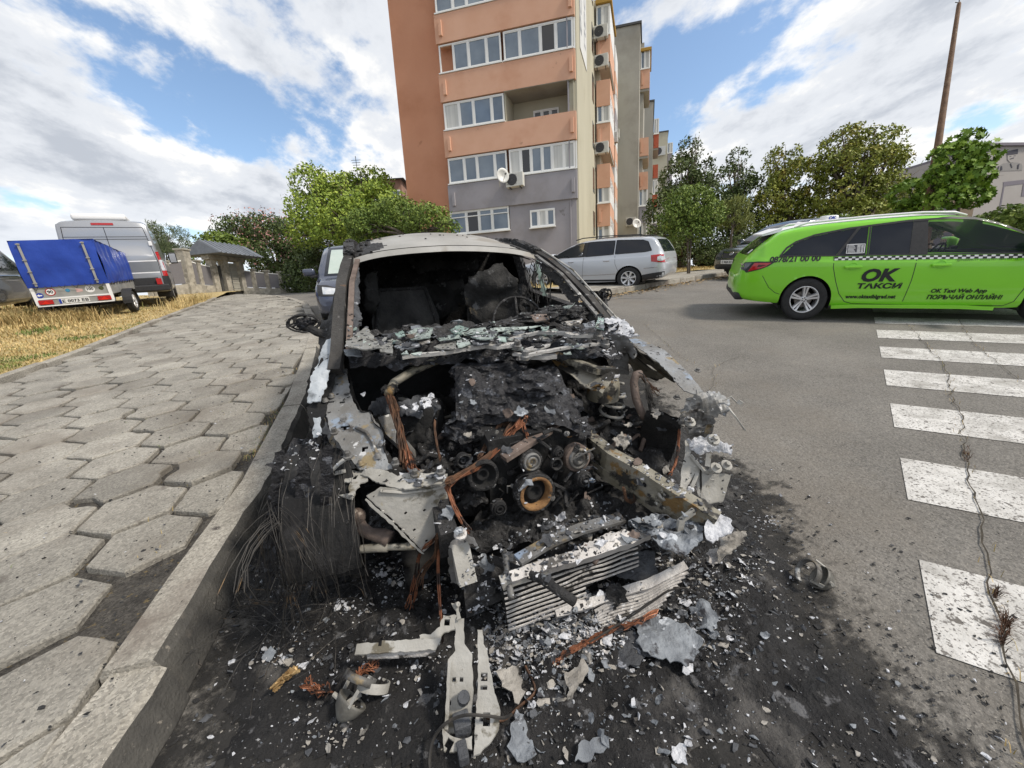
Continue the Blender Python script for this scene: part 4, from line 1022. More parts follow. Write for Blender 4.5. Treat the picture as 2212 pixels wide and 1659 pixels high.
    def line(s, pts, axis, side, w_, m, name, off=.005, parent=None, step=.05, mbx=None):
        P = []
        for a, b in zip(pts, pts[1:]):
            l = math.hypot(b[0]-a[0], b[1]-a[1]); k = max(1, int(l/step))
            for j in range(k): P.append((a[0]+(b[0]-a[0])*j/k, a[1]+(b[1]-a[1])*j/k))
        P.append(pts[-1]); mb = mbx or MB(); L_, R2 = [], []
        for i, p in enumerate(P):
            a, b = P[max(i-1, 0)], P[min(i+1, len(P)-1)]; dx, dy = b[0]-a[0], b[1]-a[1]; l = math.hypot(dx, dy) or 1; nx, ny = -dy/l*w_/2, dx/l*w_/2
            q1, n1_ = s.hit(p[0]+nx, p[1]+ny, axis, side); q2, n2_ = s.hit(p[0]-nx, p[1]-ny, axis, side)
            if q1 is None or q2 is None: continue
            L_.append(q1+n1_*off); R2.append(q2+n2_*off)
        k = len(L_)
        if k > 1: mb.add(L_+R2, [(i, i+1, k+i+1, k+i) for i in range(k-1)])
        if mbx is not None: return mbx
        return mb.build(name, m, parent or s.root, smooth=True)
    def ring(s, poly, axis, side, w_, m, name, off=.008, parent=None):
        return s.line(list(poly)+[poly[0], poly[1]], axis, side, w_, m, name, off, parent)
    def text(s, body, x, z, size, side, m, name='lettering', bold=True, shear=0., sx=1., off=.008, parent=None, axis='y'):
        vs, fs = text_mesh(body, size, bold, shear); mb = MB(); q = []
        for v in vs:
            u = x + (v.x*sx)*(1 if side < 0 else -1) if axis == 'y' else x+v.x*sx*(1 if side > 0 else -1)*1
            p, n = s.hit(u, z+v.y, axis, side)
            if p is None: p, n = V(u, side*s.W, z+v.y), V(0, side, 0)
            q.append(p+n*off)
        mb.add(q, fs); return mb.build(name, m, parent or s.root)
def wheel(root, x, y, R=.32, w_=.205, side=1, style='double', spokes=5, rim=.62):
    """side +1: outer face towards +y"""
    c = V(x, y, R); ax = V(0, side, 0); h = w_/2
    b = MB(); b.lathe([(.02, h*.2), (rim*R*.62, h*.2), (rim*R*.62, h*.1), (.02, h*.1)], c, ax, 28)
    wh = b.build('wheel', m_disc, root, smooth=False)
    b = MB(); b.lathe([(R*rim, -h*.9), (R*(rim+.1), -h), (R*.93, -h), (R*.985, -h*.8), (R, -h*.45), (R, h*.45), (R*.985, h*.8), (R*.93, h*1.0), (R*(rim+.16), h*1.02), (R*(rim+.04), h*.93), (R*rim, h*.86)], c, ax, 44)
    b.build('tyre', m_tyre, wh, smooth=True)
    b = MB(); b.smooth = True; Rr = R*rim
    b.lathe([(Rr*1.03, h*.9), (Rr*1.02, h*.97), (Rr*.96, h*.95), (Rr*.93, h*.72), (Rr*.93, -h*.8)], c, ax, 44)
    b.smooth = False
    b.lathe([(.001, h*.78), (Rr*.17, h*.78), (Rr*.24, h*.66), (Rr*.25, h*.3)], c, ax, 24)
    X, Y, D = ortho(ax)
    for k in range(spokes):
        for off in ((-.19, .19) if style == 'double' else (0,)):
            a = 2*math.pi*k/spokes+.3
            if style == 'double': a0, a1, wi, wo = a+off*1.2, a+off*.72, .052, .075
            else: a0, a1, wi, wo = a, a, .085, .145
            d0 = X*math.cos(a0)+Y*math.sin(a0); d1 = X*math.cos(a1)+Y*math.sin(a1)
            r0, r1 = c+d0*Rr*.18, c+d1*Rr*.955; d = (r1-r0).normalized(); n = ax.cross(d)
            def sec(p, w2, h0, h1): return [p-n*w2*R+ax*h0, p-n*w2*R*.55+ax*h1, p+n*w2*R*.55+ax*h1, p+n*w2*R+ax*h0]
            b.loft([sec(r0, wi, h*.25, h*.72), sec(r0.lerp(r1, .5), (wi+wo)/2, h*.3, h*.76), sec(r1, wo, h*.5, h*.93)], True, True)
    b.build('rim', m_alloy, wh)
    b = MB()
    for k in range(5):
        a = 2*math.pi*k/5; p = c+(X*math.cos(a)+Y*math.sin(a))*Rr*.13; b.lathe([(.001, h*.82), (R*.03, h*.82), (R*.03, h*.6)], p, ax, 8)
    b.build('wheel_bolts', m_blk, wh); return wh
def plate(parent, M, text_, w_=.52, h_=.112, size=.088, eu=True):
    b = MB(); b.box((-w_/2, -.004, -h_/2), (w_/2, .004, h_/2), M); p = b.build('licence_plate', m_plate, parent)
    if eu: b = MB(); b.box((-w_/2+.004, -.006, -h_/2+.004), (-w_/2+.045, -.0045, h_/2-.004), M); b.build('blue_band', m_blue, p)
    vs, fs = text_mesh(text_, size, .8*.03, spacing=1.05); wd = max(v.x for v in vs)-min(v.x for v in vs); ht = max(v.y for v in vs); k = (w_-.075)/wd
    b = MB(); b.add([M @ V(-w_/2+.055+(v.x)*k, -.0075, -ht/2*1.0+v.y) for v in vs], fs); b.build('lettering', m_ink, p); return p
def seat(root, x, y, m=None, h=.58):
    b = MB(); b.bbox((x+.05, y, .42), (.5, .48, .16), bev=.05); b.bbox((0, 0, .3), (.14, .46, .62), Matrix.Translation((x-.22, y, .48)) @ Matrix.Rotation(R_(-14), 4, 'Y'), bev=.06)
    b.bbox((0, 0, .72), (.10, .26, .17), Matrix.Translation((x-.22, y, .48)) @ Matrix.Rotation(R_(-14), 4, 'Y'), bev=.04); return b.build('seat', m or m_seat, root)
def mirror(root, x, y, z, sg, m, s_=1.):
    b = MB(); b.bbox((x, y+sg*.13, z+.05), (.13*s_, .24*s_, .15*s_), bev=.045); o = b.build('wing_mirror', m, root, smooth=True)
    b = MB(); b.bbox((x+.01, y+sg*.03, z-.035), (.09, .18, .06), bev=.02); b.build('mirror_foot', m_blk, o)
    b = MB(); b.box((x-.13*s_/2-.006, y+sg*.04, z-.0), (x-.13*s_/2-.001, y+sg*.22, z+.10)); b.build('mirror_glass', m_chrome, o); return o
def place(px, py, lx, ly, yaw, S, off=0., xy=None):
    """stand the vehicle so that its local ground point (lx, ly) falls on the ground point seen at px,py"""
    p = G(px, py, off) if xy is None else V(xy[0], xy[1], 0)
    c, s_ = math.cos(yaw), math.sin(yaw); cx = p.x-S*(lx*c-ly*s_); cy = p.y-S*(lx*s_+ly*c)
    return fr(cx, cy, yaw, off) @ Matrix.Scale(S, 4)
def steering(root, x, y, z, r=.18):
    b = MB(); M = Matrix.Translation((x, y, z)) @ Matrix.Rotation(R_(-65), 4, 'Y')
    b.tube([M @ V(r*math.cos(a), r*math.sin(a), 0) for a in [2*math.pi*k/20 for k in range(21)]], .014, 6, False)
    for a in (0, 2.1, -2.1): b.tube([M @ V(0, 0, -.02), M @ V(r*math.cos(a), r*math.sin(a), 0)], .014, 5)
    b.blob(M @ V(0, 0, -.01), .05, 0, 1, 1); return b.build('steering_wheel', m_blk, root, smooth=True)
# ------------------------------------------------------------ green taxi (estate)
PH = R_(-24)
M = place(1725, 690, -1.35*.92, -.80, PH, 1.05) @ Matrix.Diagonal((.92, 1, 1, 1))
taxi = thing('taxi', 'bright green taxi estate with black lettering and checker stripe, driving past on the right', 'taxi', M)
m_green = paint('paint_green', (.19, .55, .018), rough=.3, amt=.8)
tabT = [(-2.37, .40, .50, .52), (-2.36, .36, .80, .82), (-2.31, .33, .92, .94), (-2.22, .30, .965, 1.02), (-2.05, .28, .975, 1.17), (-1.84, .26, .97, 1.345), (-1.6, .24, .962, 1.398), (-1.2, .22, .95, 1.432), (-.6, .2, .935, 1.462), (0, .2, .92, 1.472), (.35, .2, .91, 1.452), (.7, .2, .90, 1.385),
        (1.05, .2, .895, 1.235), (1.4, .22, .885, 1.035), (1.52, .22, .875, .965), (2.05, .24, .83, .90), (2.35, .26, .75, .80), (2.50, .30, .66, .70), (2.55, .34, .56, .58)]
w1 = [(-1.72, 1.02), (-1.60, 1.16), (-1.38, 1.25), (-1.1, 1.30), (-.98, 1.315), (-1.16, .985), (-1.70, 1.005)]
w1 = [(-1.78, .995), (-1.60, 1.165), (-1.35, 1.25), (-.93, 1.318), (-.80, 1.335), (-1.04, .975)]
w2q = [(-1.00, .975), (-.76, 1.338), (-.66, 1.345), (-.66, .968)]
w2 = [(-.62, .967), (-.62, 1.35), (-.35, 1.378), (-.13, 1.385), (-.13, .957)]
w3 = [(.06, .952), (.03, 1.388), (.55, 1.36), (.80, 1.28), (1.08, 1.145), (1.20, 1.07), (1.20, .93)]
w4 = [(1.25, .93), (1.25, 1.04), (1.40, .945), (1.44, .925)]
car = Car(taxi, tabT, -2.37, 2.55, .89, m_green, arches=[(-1.35, .32, .365), (1.62, .32, .365)], cuts=[('y', w3), ('y', w1), ('y', w2)])
for sg in (-1, 1):
    for (pl_, m, nm) in ((w1, m_tint, 'rear_quarter_window'), (w2q, m_tint, 'rear_door_quarter_window'), (w2, m_tint, 'rear_door_window'), (w3, m_clear, 'front_door_window'), (w4, m_tint, 'front_quarter_window')):
        g = car.patch(pl_, 'y', sg, m, nm, .004)
    car.line([(-1.80, .985), (-1.04, .965), (.19, .943), (1.46, .917)], 'y', sg, .018, m_blk, 'window_trim', .010)
    car.line([(-1.80, .985), (-1.72, 1.10), (-1.60, 1.18), (-1.35, 1.265), (-.93, 1.332), (-.2, 1.393), (.3, 1.402), (.57, 1.375), (.82, 1.294), (1.1, 1.158), (1.28, 1.05), (1.47, .925)], 'y', sg, .026, m_blk, 'window_surround', .010)
    car.patch([(-.13, .949), (-.13, 1.396), (.04, 1.40), (.08, .945)], 'y', sg, m_blk, 'door_pillar', .007)
    car.line([(-1.02, .97), (-.78, 1.345)], 'y', sg, .035, m_blk, 'window_divider', .011)
    car.line([(-.64, .966), (-.64, 1.352)], 'y', sg, .025, m_blk, 'window_divider', .011)
    car.line([(1.225, .93), (1.225, 1.06)], 'y', sg, .04, m_blk, 'window_divider', .011)
    # door shut lines
    car.line([(-1.06, .955), (-1.05, .80), (-.98, .60), (-.90, .42), (-.80, .30), (-.70, .27), (-.04, .255)], 'y', sg, .009, m_blk, 'door_gap', .002)
    car.line([(-.035, .945), (-.04, .6), (-.07, .26)], 'y', sg, .009, m_blk, 'door_gap', .002)
    car.line([(-.07, .255), (1.08, .25), (1.17, .31), (1.22, .5), (1.22, .93)], 'y', sg, .009, m_blk, 'door_gap', .002)
    car.line([(-2.02, .70), (-1.90, .52), (-1.80, .44), (-1.72, .41)], 'y', sg, .008, m_blk, 'bumper_gap', .002)
    # door handles
    for hx in (-.80, .25):
        b = MB(); p, n = car.hit(hx, .80, 'y', sg); b.bbox(p+n*.026, (.22, .030, .036), bev=.012); b.lathe([(.001, .0), (.05, .0), (.055, .006)], p+n*-.002+V(0, 0, .006), n, 16); b.build('door_handle', m_green, taxi)
    # skirt and lamp
    b = MB(); b.sweep([V(-.96, sg*.862, .215), V(-.6, sg*.885, .235), (.6, sg*.885, .235), (.98, sg*.862, .215)], rect(.05, .05)); b.build('side_skirt', m_green, taxi, smooth=False)
    lampo = car.patch([(-2.345, .86), (-2.28, .905), (-2.10, .915), (-1.86, .905), (-1.95, .845), (-2.06, .80), (-2.26, .745)], 'y', sg, m_blk, 'tail_light', .007, .03)
    car.patch([(-2.16, .895), (-1.915, .892), (-2.0, .835), (-2.10, .80), (-2.235, .765)], 'y', sg, m_red, 'red_lens', .012, .03, lampo); car.patch([(-2.33, .86), (-2.27, .893), (-2.19, .897), (-2.28, .775), (-2.32, .79)], 'y', sg, m_lampd, 'clear_lens', .012, .03, lampo)
    car.patch([(-2.10, .868), (-1.98, .862), (-2.06, .835), (-2.12, .828)], 'y', sg, mat('lamp_dark_red', (.08, .004, .006), rough=.2), 'inner_lens', .0145, .03, lampo)
    # checker stripe: white band with black squares
    x0, x1 = -1.05, 1.27; n = 52; hz_ = .047
    def zst(x): return .948-.0165*(x+1.05)-.0
    car.patch([(x0, zst(x0)-hz_), (x1, zst(x1)-hz_), (x1, zst(x1)), (x0, zst(x0))], 'y', sg, m_white, 'checker_stripe', .004)
    st = [o for o in taxi.children if o.name.startswith('checker_stripe')][-1]; b = MB()
    for i in range(n):
        for j in range(2):
            if (i+j) % 2: continue
            a, a2 = x0+(x1-x0)*i/n, x0+(x1-x0)*(i+1)/n; car.patch([(a, zst(a)-hz_*(j+1)/2), (a2, zst(a2)-hz_*(j+1)/2), (a2, zst(a2)-hz_*j/2), (a, zst(a)-hz_*j/2)], 'y', sg, None, '', .0075, 1., mbx=b)
    b.build('black_checks', m_ink, st)
    dx = 1 if sg < 0 else -1
    def tx(s_, x, xr, z, size, **k): car.text(s_, x if sg < 0 else xr, z, size, sg, m_ink, **k)
    tx('0878/21 00 00', -1.95, -1.06, .900, .112, sx=1.08, bold=.04, shear=.15)
    tx('OK', -.68, -.10, .60, .235, sx=1.22, bold=.045, shear=.2); tx('ТАКСИ', -.70, -.10, .495, .098, sx=1.65, bold=.04, shear=.1)
    tx('www.oktaxiblgrad.net', -.80, -.10, .350, .076, sx=.93, bold=.035, shear=.0)
    tx('OK Taxi Web App', .22, .82, .432, .074, sx=1.08, bold=.03, shear=.15); tx('ПОРЪЧАЙ ОНЛАЙН!', .20, .86, .34, .08, sx=1.03, bold=.03, shear=.1)
    tx('"ДИНАМИК-11" ЕООД ТЕЛ. 0892 993 122', .40, 1.05, .845, .034, sx=1.02, bold=False)
    # price sticker on the rear door quarter glass
    if sg < 0:
        stk = car.patch([(-.915, .985), (-.915, 1.115), (-.68, 1.115), (-.68, .985)], 'y', sg, mat('sticker_dark', (.05, .05, .06), rough=.4), 'price_sticker', .012)
        car.ring([(-.91, .99), (-.91, 1.11), (-.685, 1.11), (-.685, .99)], 'y', sg, .010, m_white, 'sticker_border', .016, stk)
        for k in range(6): car.line([(-.895, 1.092-.017*k), (-.82+.01*(k % 3), 1.092-.017*k)], 'y', sg, .006, m_white, 'sticker_line', .016, stk); car.line([(-.78, 1.092-.017*k), (-.74, 1.092-.017*k)], 'y', sg, .008, m_white, 'sticker_line', .016, stk); car.line([(-.73, 1.092-.017*k), (-.70, 1.092-.017*k)], 'y', sg, .008, m_white, 'sticker_line', .016, stk)
    mirror(taxi, 1.17, sg*.87, .98, sg, m_green, 1.15)
    # roof rails
    b = MB(); b.tube([V(-1.62, sg*.60, 1.39), V(-1.45, sg*.60, 1.448), V(-.6, sg*.60, 1.488), (0, sg*.60, 1.495), (.35, sg*.60, 1.475), (.5, sg*.60, 1.43)], [.01, .016, .016, .016, .016, .01], 8); b.build('roof_rail', m_white, taxi, smooth=True)
for x in (-1.35, 1.62):
    for sg in (-1, 1): wheel(taxi, x, sg*(.89-.115), .325, .21, sg, 'double', 5)
# white roof skin, spoiler, aerial fin, roof sign
car.patch([(-1.84, -.50), (.40, -.50), (.40, .50), (-1.84, .50)], 'z', 1, m_white, 'roof', .005)
car.line([(-1.8, -.53), (-1.0, -.56), (0, -.57), (.5, -.57), (.9, -.58), (1.4, -.62)], 'z', 1, .06, m_white, 'roof_edge', .006)
b = MB(); b.add([V(-1.78, -.56, 1.395), V(-1.78, .56, 1.395), V(-2.06, .50, 1.315), V(-2.06, -.50, 1.315), V(-1.80, -.58, 1.34), V(-1.80, .58, 1.34), V(-2.05, .50, 1.285), V(-2.05, -.50, 1.285)], [(0, 1, 2, 3), (7, 6, 5, 4), (0, 3, 7, 4), (1, 5, 6, 2), (3, 2, 6, 7), (0, 4, 5, 1)]); b.build('spoiler', m_white, taxi)
b = MB(); b.add([V(-1.5, -.03, 1.42), V(-1.5, .03, 1.42), V(-1.28, .03, 1.44), V(-1.28, -.03, 1.44), V(-1.46, -.008, 1.475), V(-1.46, .008, 1.475), V(-1.44, 0, 1.48)], [(0, 1, 5, 4), (2, 3, 6), (1, 2, 6, 5), (3, 0, 4, 6), (4, 5, 6)]); b.build('aerial_fin', m_white, taxi)
b = MB(); b.bbox((-1.0, 0, 1.505), (.20, .34, .08), bev=.036); rs = b.build('roof_sign', m_white, taxi, smooth=True)
vs, fs = text_mesh('OK', .062, .05); b = MB(); b.add([V(-1.05+v.x*1.1, -.1725, 1.485+v.y) for v in vs], fs); b.build('lettering', m_blue, rs)
car.patch([(-.55, 1.0), (.55, 1.0), (.47, 1.29), (-.47, 1.29)], 'x', -1, m_tint, 'rear_window', .006)
car.patch([(-.66, .93), (.66, .93), (.54, 1.37), (-.54, 1.37)], 'x', 1, m_tint, 'windscreen', .006)
b = MB(); b.bbox((-2.30, 0, .36), (.16, 1.5, .12), bev=.04); b.build('rear_diffuser', m_blk, taxi)
car.patch([(-.40, 1.02), (-.52, 1.02), (-.515, 1.08), (-.395, 1.08)], 'x', -1, m_white, 'rear_sticker', .012)
# cabin
b = MB(); b.box((-1.9, -.72, .3), (1.3, .72, .36)); b.box((.93, -.70, .70), (1.36, .70, .93)); b.build('cabin_floor', m_blk, taxi)
for y in (-.36, .36): seat(taxi, -.12, y); seat(taxi, -.85, y)
steering(taxi, .72, .36, .88)
# ------------------------------------------------------------ driver
m_skin = mat('skin', (.42, .25, .17), (.48, .30, .21), scale=9, rough=.6); m_hair = mat('hair_dark', (.02, .015, .012), rough=.8); m_shirt = mat('shirt_light', (.40, .41, .43), (.48, .48, .5), scale=8, rough=.9)
def skin_body(name, verts, edges, m, parent, sub=2, M=None):
    me = bpy.data.meshes.new(name); me.from_pydata([tuple(v[0]) for v in verts], edges, []); o = bpy.data.objects.new(name, me); COL.objects.link(o)
    md = o.modifiers.new('s', 'SKIN'); md.use_smooth_shade = True
    if not me.skin_vertices: 
        bpy.context.view_layer.objects.active = o
    for i, v in enumerate(verts): me.skin_vertices[0].data[i].radius = (v[1], v[2] if len(v) > 2 else v[1])
    me.skin_vertices[0].data[0].use_root = True
    md2 = o.modifiers.new('u', 'SUBSURF'); md2.levels = sub; md2.render_levels = sub
    bpy.context.view_layer.update(); dg = bpy.context.evaluated_depsgraph_get(); ev = o.evaluated_get(dg)
    m2 = bpy.data.meshes.new_from_object(ev); bpy.data.objects.remove(o)
    m2.materials.clear(); m2.materials.append(m)
    for p in m2.polygons: p.use_smooth = True; p.material_index = 0
    o2 = bpy.data.objects.new(name, m2); COL.objects.link(o2); 
    if parent: o2.parent = parent
    return o2
X0, Y0 = -.02, .36
bv = [((X0-.10, Y0, .52), .15, .17), ((X0-.15, Y0, .72), .13, .17), ((X0-.19, Y0, .93), .14, .19), ((X0-.18, Y0, 1.06), .06, .07), ((X0-.15, Y0, 1.13), .055, .055), ((X0-.12, Y0, 1.21), .085, .078), ((X0-.12, Y0, 1.29), .08, .075),
      ((X0-.17, Y0-.19, 1.0), .06), ((X0+.05, Y0-.24, .84), .045), ((X0+.30, Y0-.20, .93), .036), ((X0+.48, Y0-.15, 1.0), .026), ((X0+.55, Y0-.13, 1.02), .034, .02),
      ((X0-.17, Y0+.19, 1.0), .06), ((X0+.05, Y0+.24, .84), .045), ((X0+.30, Y0+.20, .9), .036), ((X0+.50, Y0+.15, .95), .028), ((X0+.57, Y0+.13, .96), .034, .02),
      ((X0+.25, Y0-.12, .56), .09), ((X0+.62, Y0-.14, .58), .06), ((X0+.78, Y0-.14, .28), .045), ((X0+.25, Y0+.12, .56), .09), ((X0+.62, Y0+.14, .58), .06), ((X0+.78, Y0+.14, .28), .045)]
for sg, hi in ((-1, 11), (1, 16)):
    pass
be = [(0, 1), (1, 2), (2, 3), (3, 4), (4, 5), (5, 6), (2, 7), (7, 8), (8, 9), (9, 10), (10, 11), (2, 12), (12, 13), (13, 14), (14, 15), (15, 16), (0, 17), (17, 18), (18, 19), (0, 20), (20, 21), (21, 22)]
driver = skin_body('person', bv, be, m_skin, None); driver.matrix_world = M
tag(driver, 'taxi driver in a light shirt holding the steering wheel behind the green taxi window', 'person')
hand = []
for sg, hp in ((-1, V(X0+.57, Y0-.13, 1.02)), (1, V(X0+.59, Y0+.13, .96))):
    for k in range(4):
        a = hp+V(.0, sg*(-.03+.018*k), .012); fv = [(a, .009), (a+V(.035, 0, .016), .009), (a+V(.06, 0, -.002), .008), (a+V(.055, 0, -.028), .007)]
        o = skin_body('finger', fv, [(0, 1), (1, 2), (2, 3)], m_skin, driver, 1)
    a = hp+V(-.01, -sg*.03, 0); o = skin_body('thumb', [(a, .010), (a+V(.025, -sg*.015, .01), .009), (a+V(.045, -sg*.01, 0), .008)], [(0, 1), (1, 2)], m_skin, driver, 1)
b = MB(); b.smooth = True; hc = V(X0-.125, Y0, 1.275)
b.blob(hc+V(-.018, 0, .028), (.108, .092, .092), .06, 4, 3); b.build('hair', m_hair, driver)
b = MB(); b.smooth = True; b.blob(V(X0-.12+.085, Y0, 1.235), (.022, .014, .024), 0, 1, 2)
for sg in (-1, 1): b.blob(V(X0-.125, Y0+sg*.083, 1.24), (.018, .012, .03), 0, 1, 2)
b.build('face_features', m_skin, driver)
b = MB()
for sg in (-1, 1): b.blob(V(X0-.12+.074, Y0+sg*.03, 1.262), (.008, .012, .006), 0, 1, 1)
b.box((X0-.12+.075, Y0-.022, 1.195), (X0-.12+.083, Y0+.022, 1.201)); b.build('eyes_and_mouth', m_hair, driver)
sh = skin_body('shirt', [((X0-.10, Y0, .54), .165, .19), ((X0-.15, Y0, .73), .15, .19), ((X0-.19, Y0, .93), .155, .205), ((X0-.18, Y0, 1.02), .09, .1), ((X0-.17, Y0-.20, .995), .078), ((X0-.02, Y0-.23, .89), .07), ((X0-.17, Y0+.20, .995), .078), ((X0-.02, Y0+.23, .89), .07)], [(0, 1), (1, 2), (2, 3), (2, 4), (4, 5), (2, 6), (6, 7)], m_shirt, driver)
# ------------------------------------------------------------ silver-white estate in the middle distance
rw = G(1362, 626); fw = G(1172, 625); yawP = math.atan2(fw.y-rw.y, fw.x-rw.x)
Sp = (V(fw.x, fw.y, 0)-V(rw.x, rw.y, 0)).length/2.71
M = place(0, 0, -1.355, .79, yawP, Sp, xy=(rw.x, rw.y)) @ Matrix.Diagonal((.97, 1, .90, 1))
est = thing('estate_car', 'silver white estate car with black roof rails parked in front of the apartment block', 'car', M)
m_silver = paint('paint_silver', (.50, .52, .55), metal=.35, rough=.3, amt=.8)
tabP = [(-2.27, .42, .52, .54), (-2.26, .38, .82, .84), (-2.22, .34, .95, .97), (-2.15, .30, .99, 1.08), (-2.02, .28, .99, 1.31), (-1.93, .26, .985, 1.43), (-1.7, .25, .98, 1.47), (-1, .22, .965, 1.495), (-.45, .2, .95, 1.50), (.0, .2, .945, 1.465), (.4, .2, .935, 1.36), (.75, .2, .925, 1.18), (1.05, .22, .915, 1.01), (1.15, .22, .905, .965), (1.6, .24, .87, .925), (2.05, .26, .79, .83), (2.27, .30, .66, .70), (2.33, .36, .52, .54)]
pw1 = [(-1.92, 1.08), (-1.80, 1.32), (-1.66, 1.37), (-.95, 1.41), (-.95, 1.025), (-1.75, 1.05)]; pw2 = [(-.90, 1.02), (-.90, 1.40), (-.4, 1.405), (-.12, 1.40), (-.08, .99)]; pw3 = [(.02, .99), (-.02, 1.395), (.2, 1.36), (.5, 1.25), (.78, 1.11), (.98, .98)]
car = Car(est, tabP, -2.27, 2.30, .91, m_silver, arches=[(-1.355, .32, .37), (1.355, .32, .37)], cuts=[('y', pw3), ('y', pw2)], kt=.3)
for sg in (-1, 1):
    car.patch(pw1, 'y', sg, m_tint, 'rear_quarter_window'); car.patch(pw2, 'y', sg, m_tint, 'rear_door_window'); car.patch(pw3, 'y', sg, m_clear, 'front_door_window')
    for q in (pw1, pw2, pw3): car.ring(q, 'y', sg, .02, m_blk, 'window_surround', .009)
    car.patch([(-.09, .99), (-.12, 1.40), (-.02, 1.40), (.02, .985)], 'y', sg, m_blk, 'door_pillar', .008)
    car.line([(-.95, .985), (-.97, .75), (-1.08, .5)], 'y', sg, .008, m_blk, 'door_gap', .002); car.line([(-.03, .98), (.0, .3)], 'y', sg, .008, m_blk, 'door_gap', .002); car.line([(1.05, .93), (1.04, .6), (.95, .3)], 'y', sg, .008, m_blk, 'door_gap', .002)
    car.line([(-1.0, .46), (.98, .40)], 'y', sg, .016, m_chrome, 'door_moulding', .008)
    car.line([(-2.1, .62), (-1.76, .60)], 'y', sg, .012, m_chrome, 'bumper_moulding', .008)
    car.patch([(-1.02, .17), (1.0, .17), (1.0, .30), (-1.02, .30)], 'y', sg, m_blk, 'sill', .006); car.patch([(-2.36, .36), (-1.72, .26), (-1.72, .42), (-2.0, .47), (-2.4, .52)], 'y', sg, m_blk, 'lower_bumper', .006)
    for hx in (-.72, .36): p, n = car.hit(hx, .84, 'y', sg); b = MB(); b.bbox(p+n*.02, (.18, .02, .03), bev=.008); b.build('door_handle', m_chrome, est)
    tl = car.patch([(-2.25, .74), (-2.23, .95), (-2.1, .965), (-1.92, .95), (-1.94, .78), (-2.1, .755)], 'y', sg, m_red, 'tail_light', .008, .03); car.patch([(-2.21, .80), (-2.21, .90), (-2.14, .93), (-2.08, .90), (-2.08, .81), (-2.14, .78)], 'y', sg, m_lampw, 'round_lens', .013, .03, tl)
    mirror(est, .88, sg*.88, .99, sg, m_silver)
    b = MB(); b.tube([V(-1.72, sg*.60, 1.47), V(-1.55, sg*.60, 1.53), V(-.6, sg*.61, 1.555), (.1, sg*.61, 1.54), (.32, sg*.61, 1.49)], .016, 6); b.build('roof_rail', m_blk, est, smooth=True)
for x in (-1.355, 1.355):
    for sg in (-1, 1): wheel(est, x, sg*.80, .325, .21, sg, 'single', 7)
car.patch([(-.62, 1.03), (.62, 1.03), (.52, 1.38), (-.52, 1.38)], 'x', -1, m_tint, 'rear_window', .006); car.patch([(-.68, .99), (.68, .99), (.56, 1.42), (-.56, 1.42)], 'x', 1, m_tint, 'windscreen', .006)
b = MB(); b.box((-1.9, -.72, .3), (1.3, .72, .36)); b.box((.93, -.70, .70), (1.36, .70, .93)); b.build('cabin_floor', m_blk, est)
for y in (-.36, .36): seat(est, .02, y, mat('seat_beige', (.3, .29, .26), rough=.9)); seat(est, -.85, y)
steering(est, .72, .36, .88)
# ------------------------------------------------------------ dark grey parked car behind the taxi (front end visible)
def mpv(root, m, H_=1.63, L=4.47, wb=2.70, W=.88, face=None):
    f = wb/2
    tab = [(-f-.85, .42, .5, .52), (-f-.84, .36, .85, .87), (-f-.78, .32, 1.0, 1.04), (-f-.6, .28, 1.02, H_-.2), (-f-.35, .25, 1.01, H_-.08), (-f+.4, .22, 1.0, H_-.02), (-.2, .2, .98, H_), (.3, .2, .96, H_-.03), (.7, .2, .95, H_-.16), (1.1, .2, .94, H_-.40), (1.42, .22, .92, H_-.62), (f+.1, .24, .89, H_-.67), (f+.45, .26, .82, .90), (f+.65, .27, .74, .82), (f+.78, .28, .66, .70), (f+.85, .32, .52, .54)]
    c = Car(root, tab, -f-.85, f+.85, W, m, arches=[(-f, .32, .36), (f, .32, .36)], kt=.28)
    h = H_
    a1 = [(-f-.45, 1.09), (-f-.35, h-.2), (-f+.35, h-.13), (-f+.35, 1.05)]; a2 = [(-f+.40, 1.05), (-f+.40, h-.13), (-.05, h-.11), (.0, 1.02)]; a3 = [(.06, 1.02), (.02, h-.11), (.42, h-.15), (.78, h-.3), (1.22, 1.0)]
    for sg in (-1, 1):
        for q in (a1, a2, a3): c.patch(q, 'y', sg, m_tint, 'side_window'); c.ring(q, 'y', sg, .02, m_blk, 'window_surround', .008)
        c.line([(.03, 1.0), (.06, .3)], 'y', sg, .008, m_blk, 'door_gap', .002); c.line([(1.15, .93), (1.1, .6), (1.0, .3)], 'y', sg, .008, m_blk, 'door_gap', .002)
        mirror(root, 1.12, sg*.86, 1.02, sg, m)
    for x in (-f, f):
        for sg in (-1, 1): wheel(root, x, sg*(W-.11), .32, .2, sg, 'single', 6)
    c.patch([(-.68, .985), (.68, .985), (.56, h-.07), (-.56, h-.07)], 'x', 1, m_tint, 'windscreen', .006)
    c.patch([(-.6, 1.1), (.6, 1.1), (.52, h-.14), (-.52, h-.14)], 'x', -1, m_tint, 'rear_window', .006)
    return c
op = thing('hatchback_car', 'dark grey car facing left behind the green taxi tail, its grille and plate showing', 'car', place(0, 0, 2.2, 0, R_(187), 1.12, xy=(7.45, 13.4)))
m_dgrey = paint('paint_dark_grey', (.045, .05, .06), metal=.4, rough=.25)
car = mpv(op, m_dgrey, 1.60)
g = car.patch([(-.42, .70), (-.36, .60), (.36, .60), (.42, .70), (.38, .765), (-.38, .765)], 'x', 1, m_blk, 'grille', .008, .04)
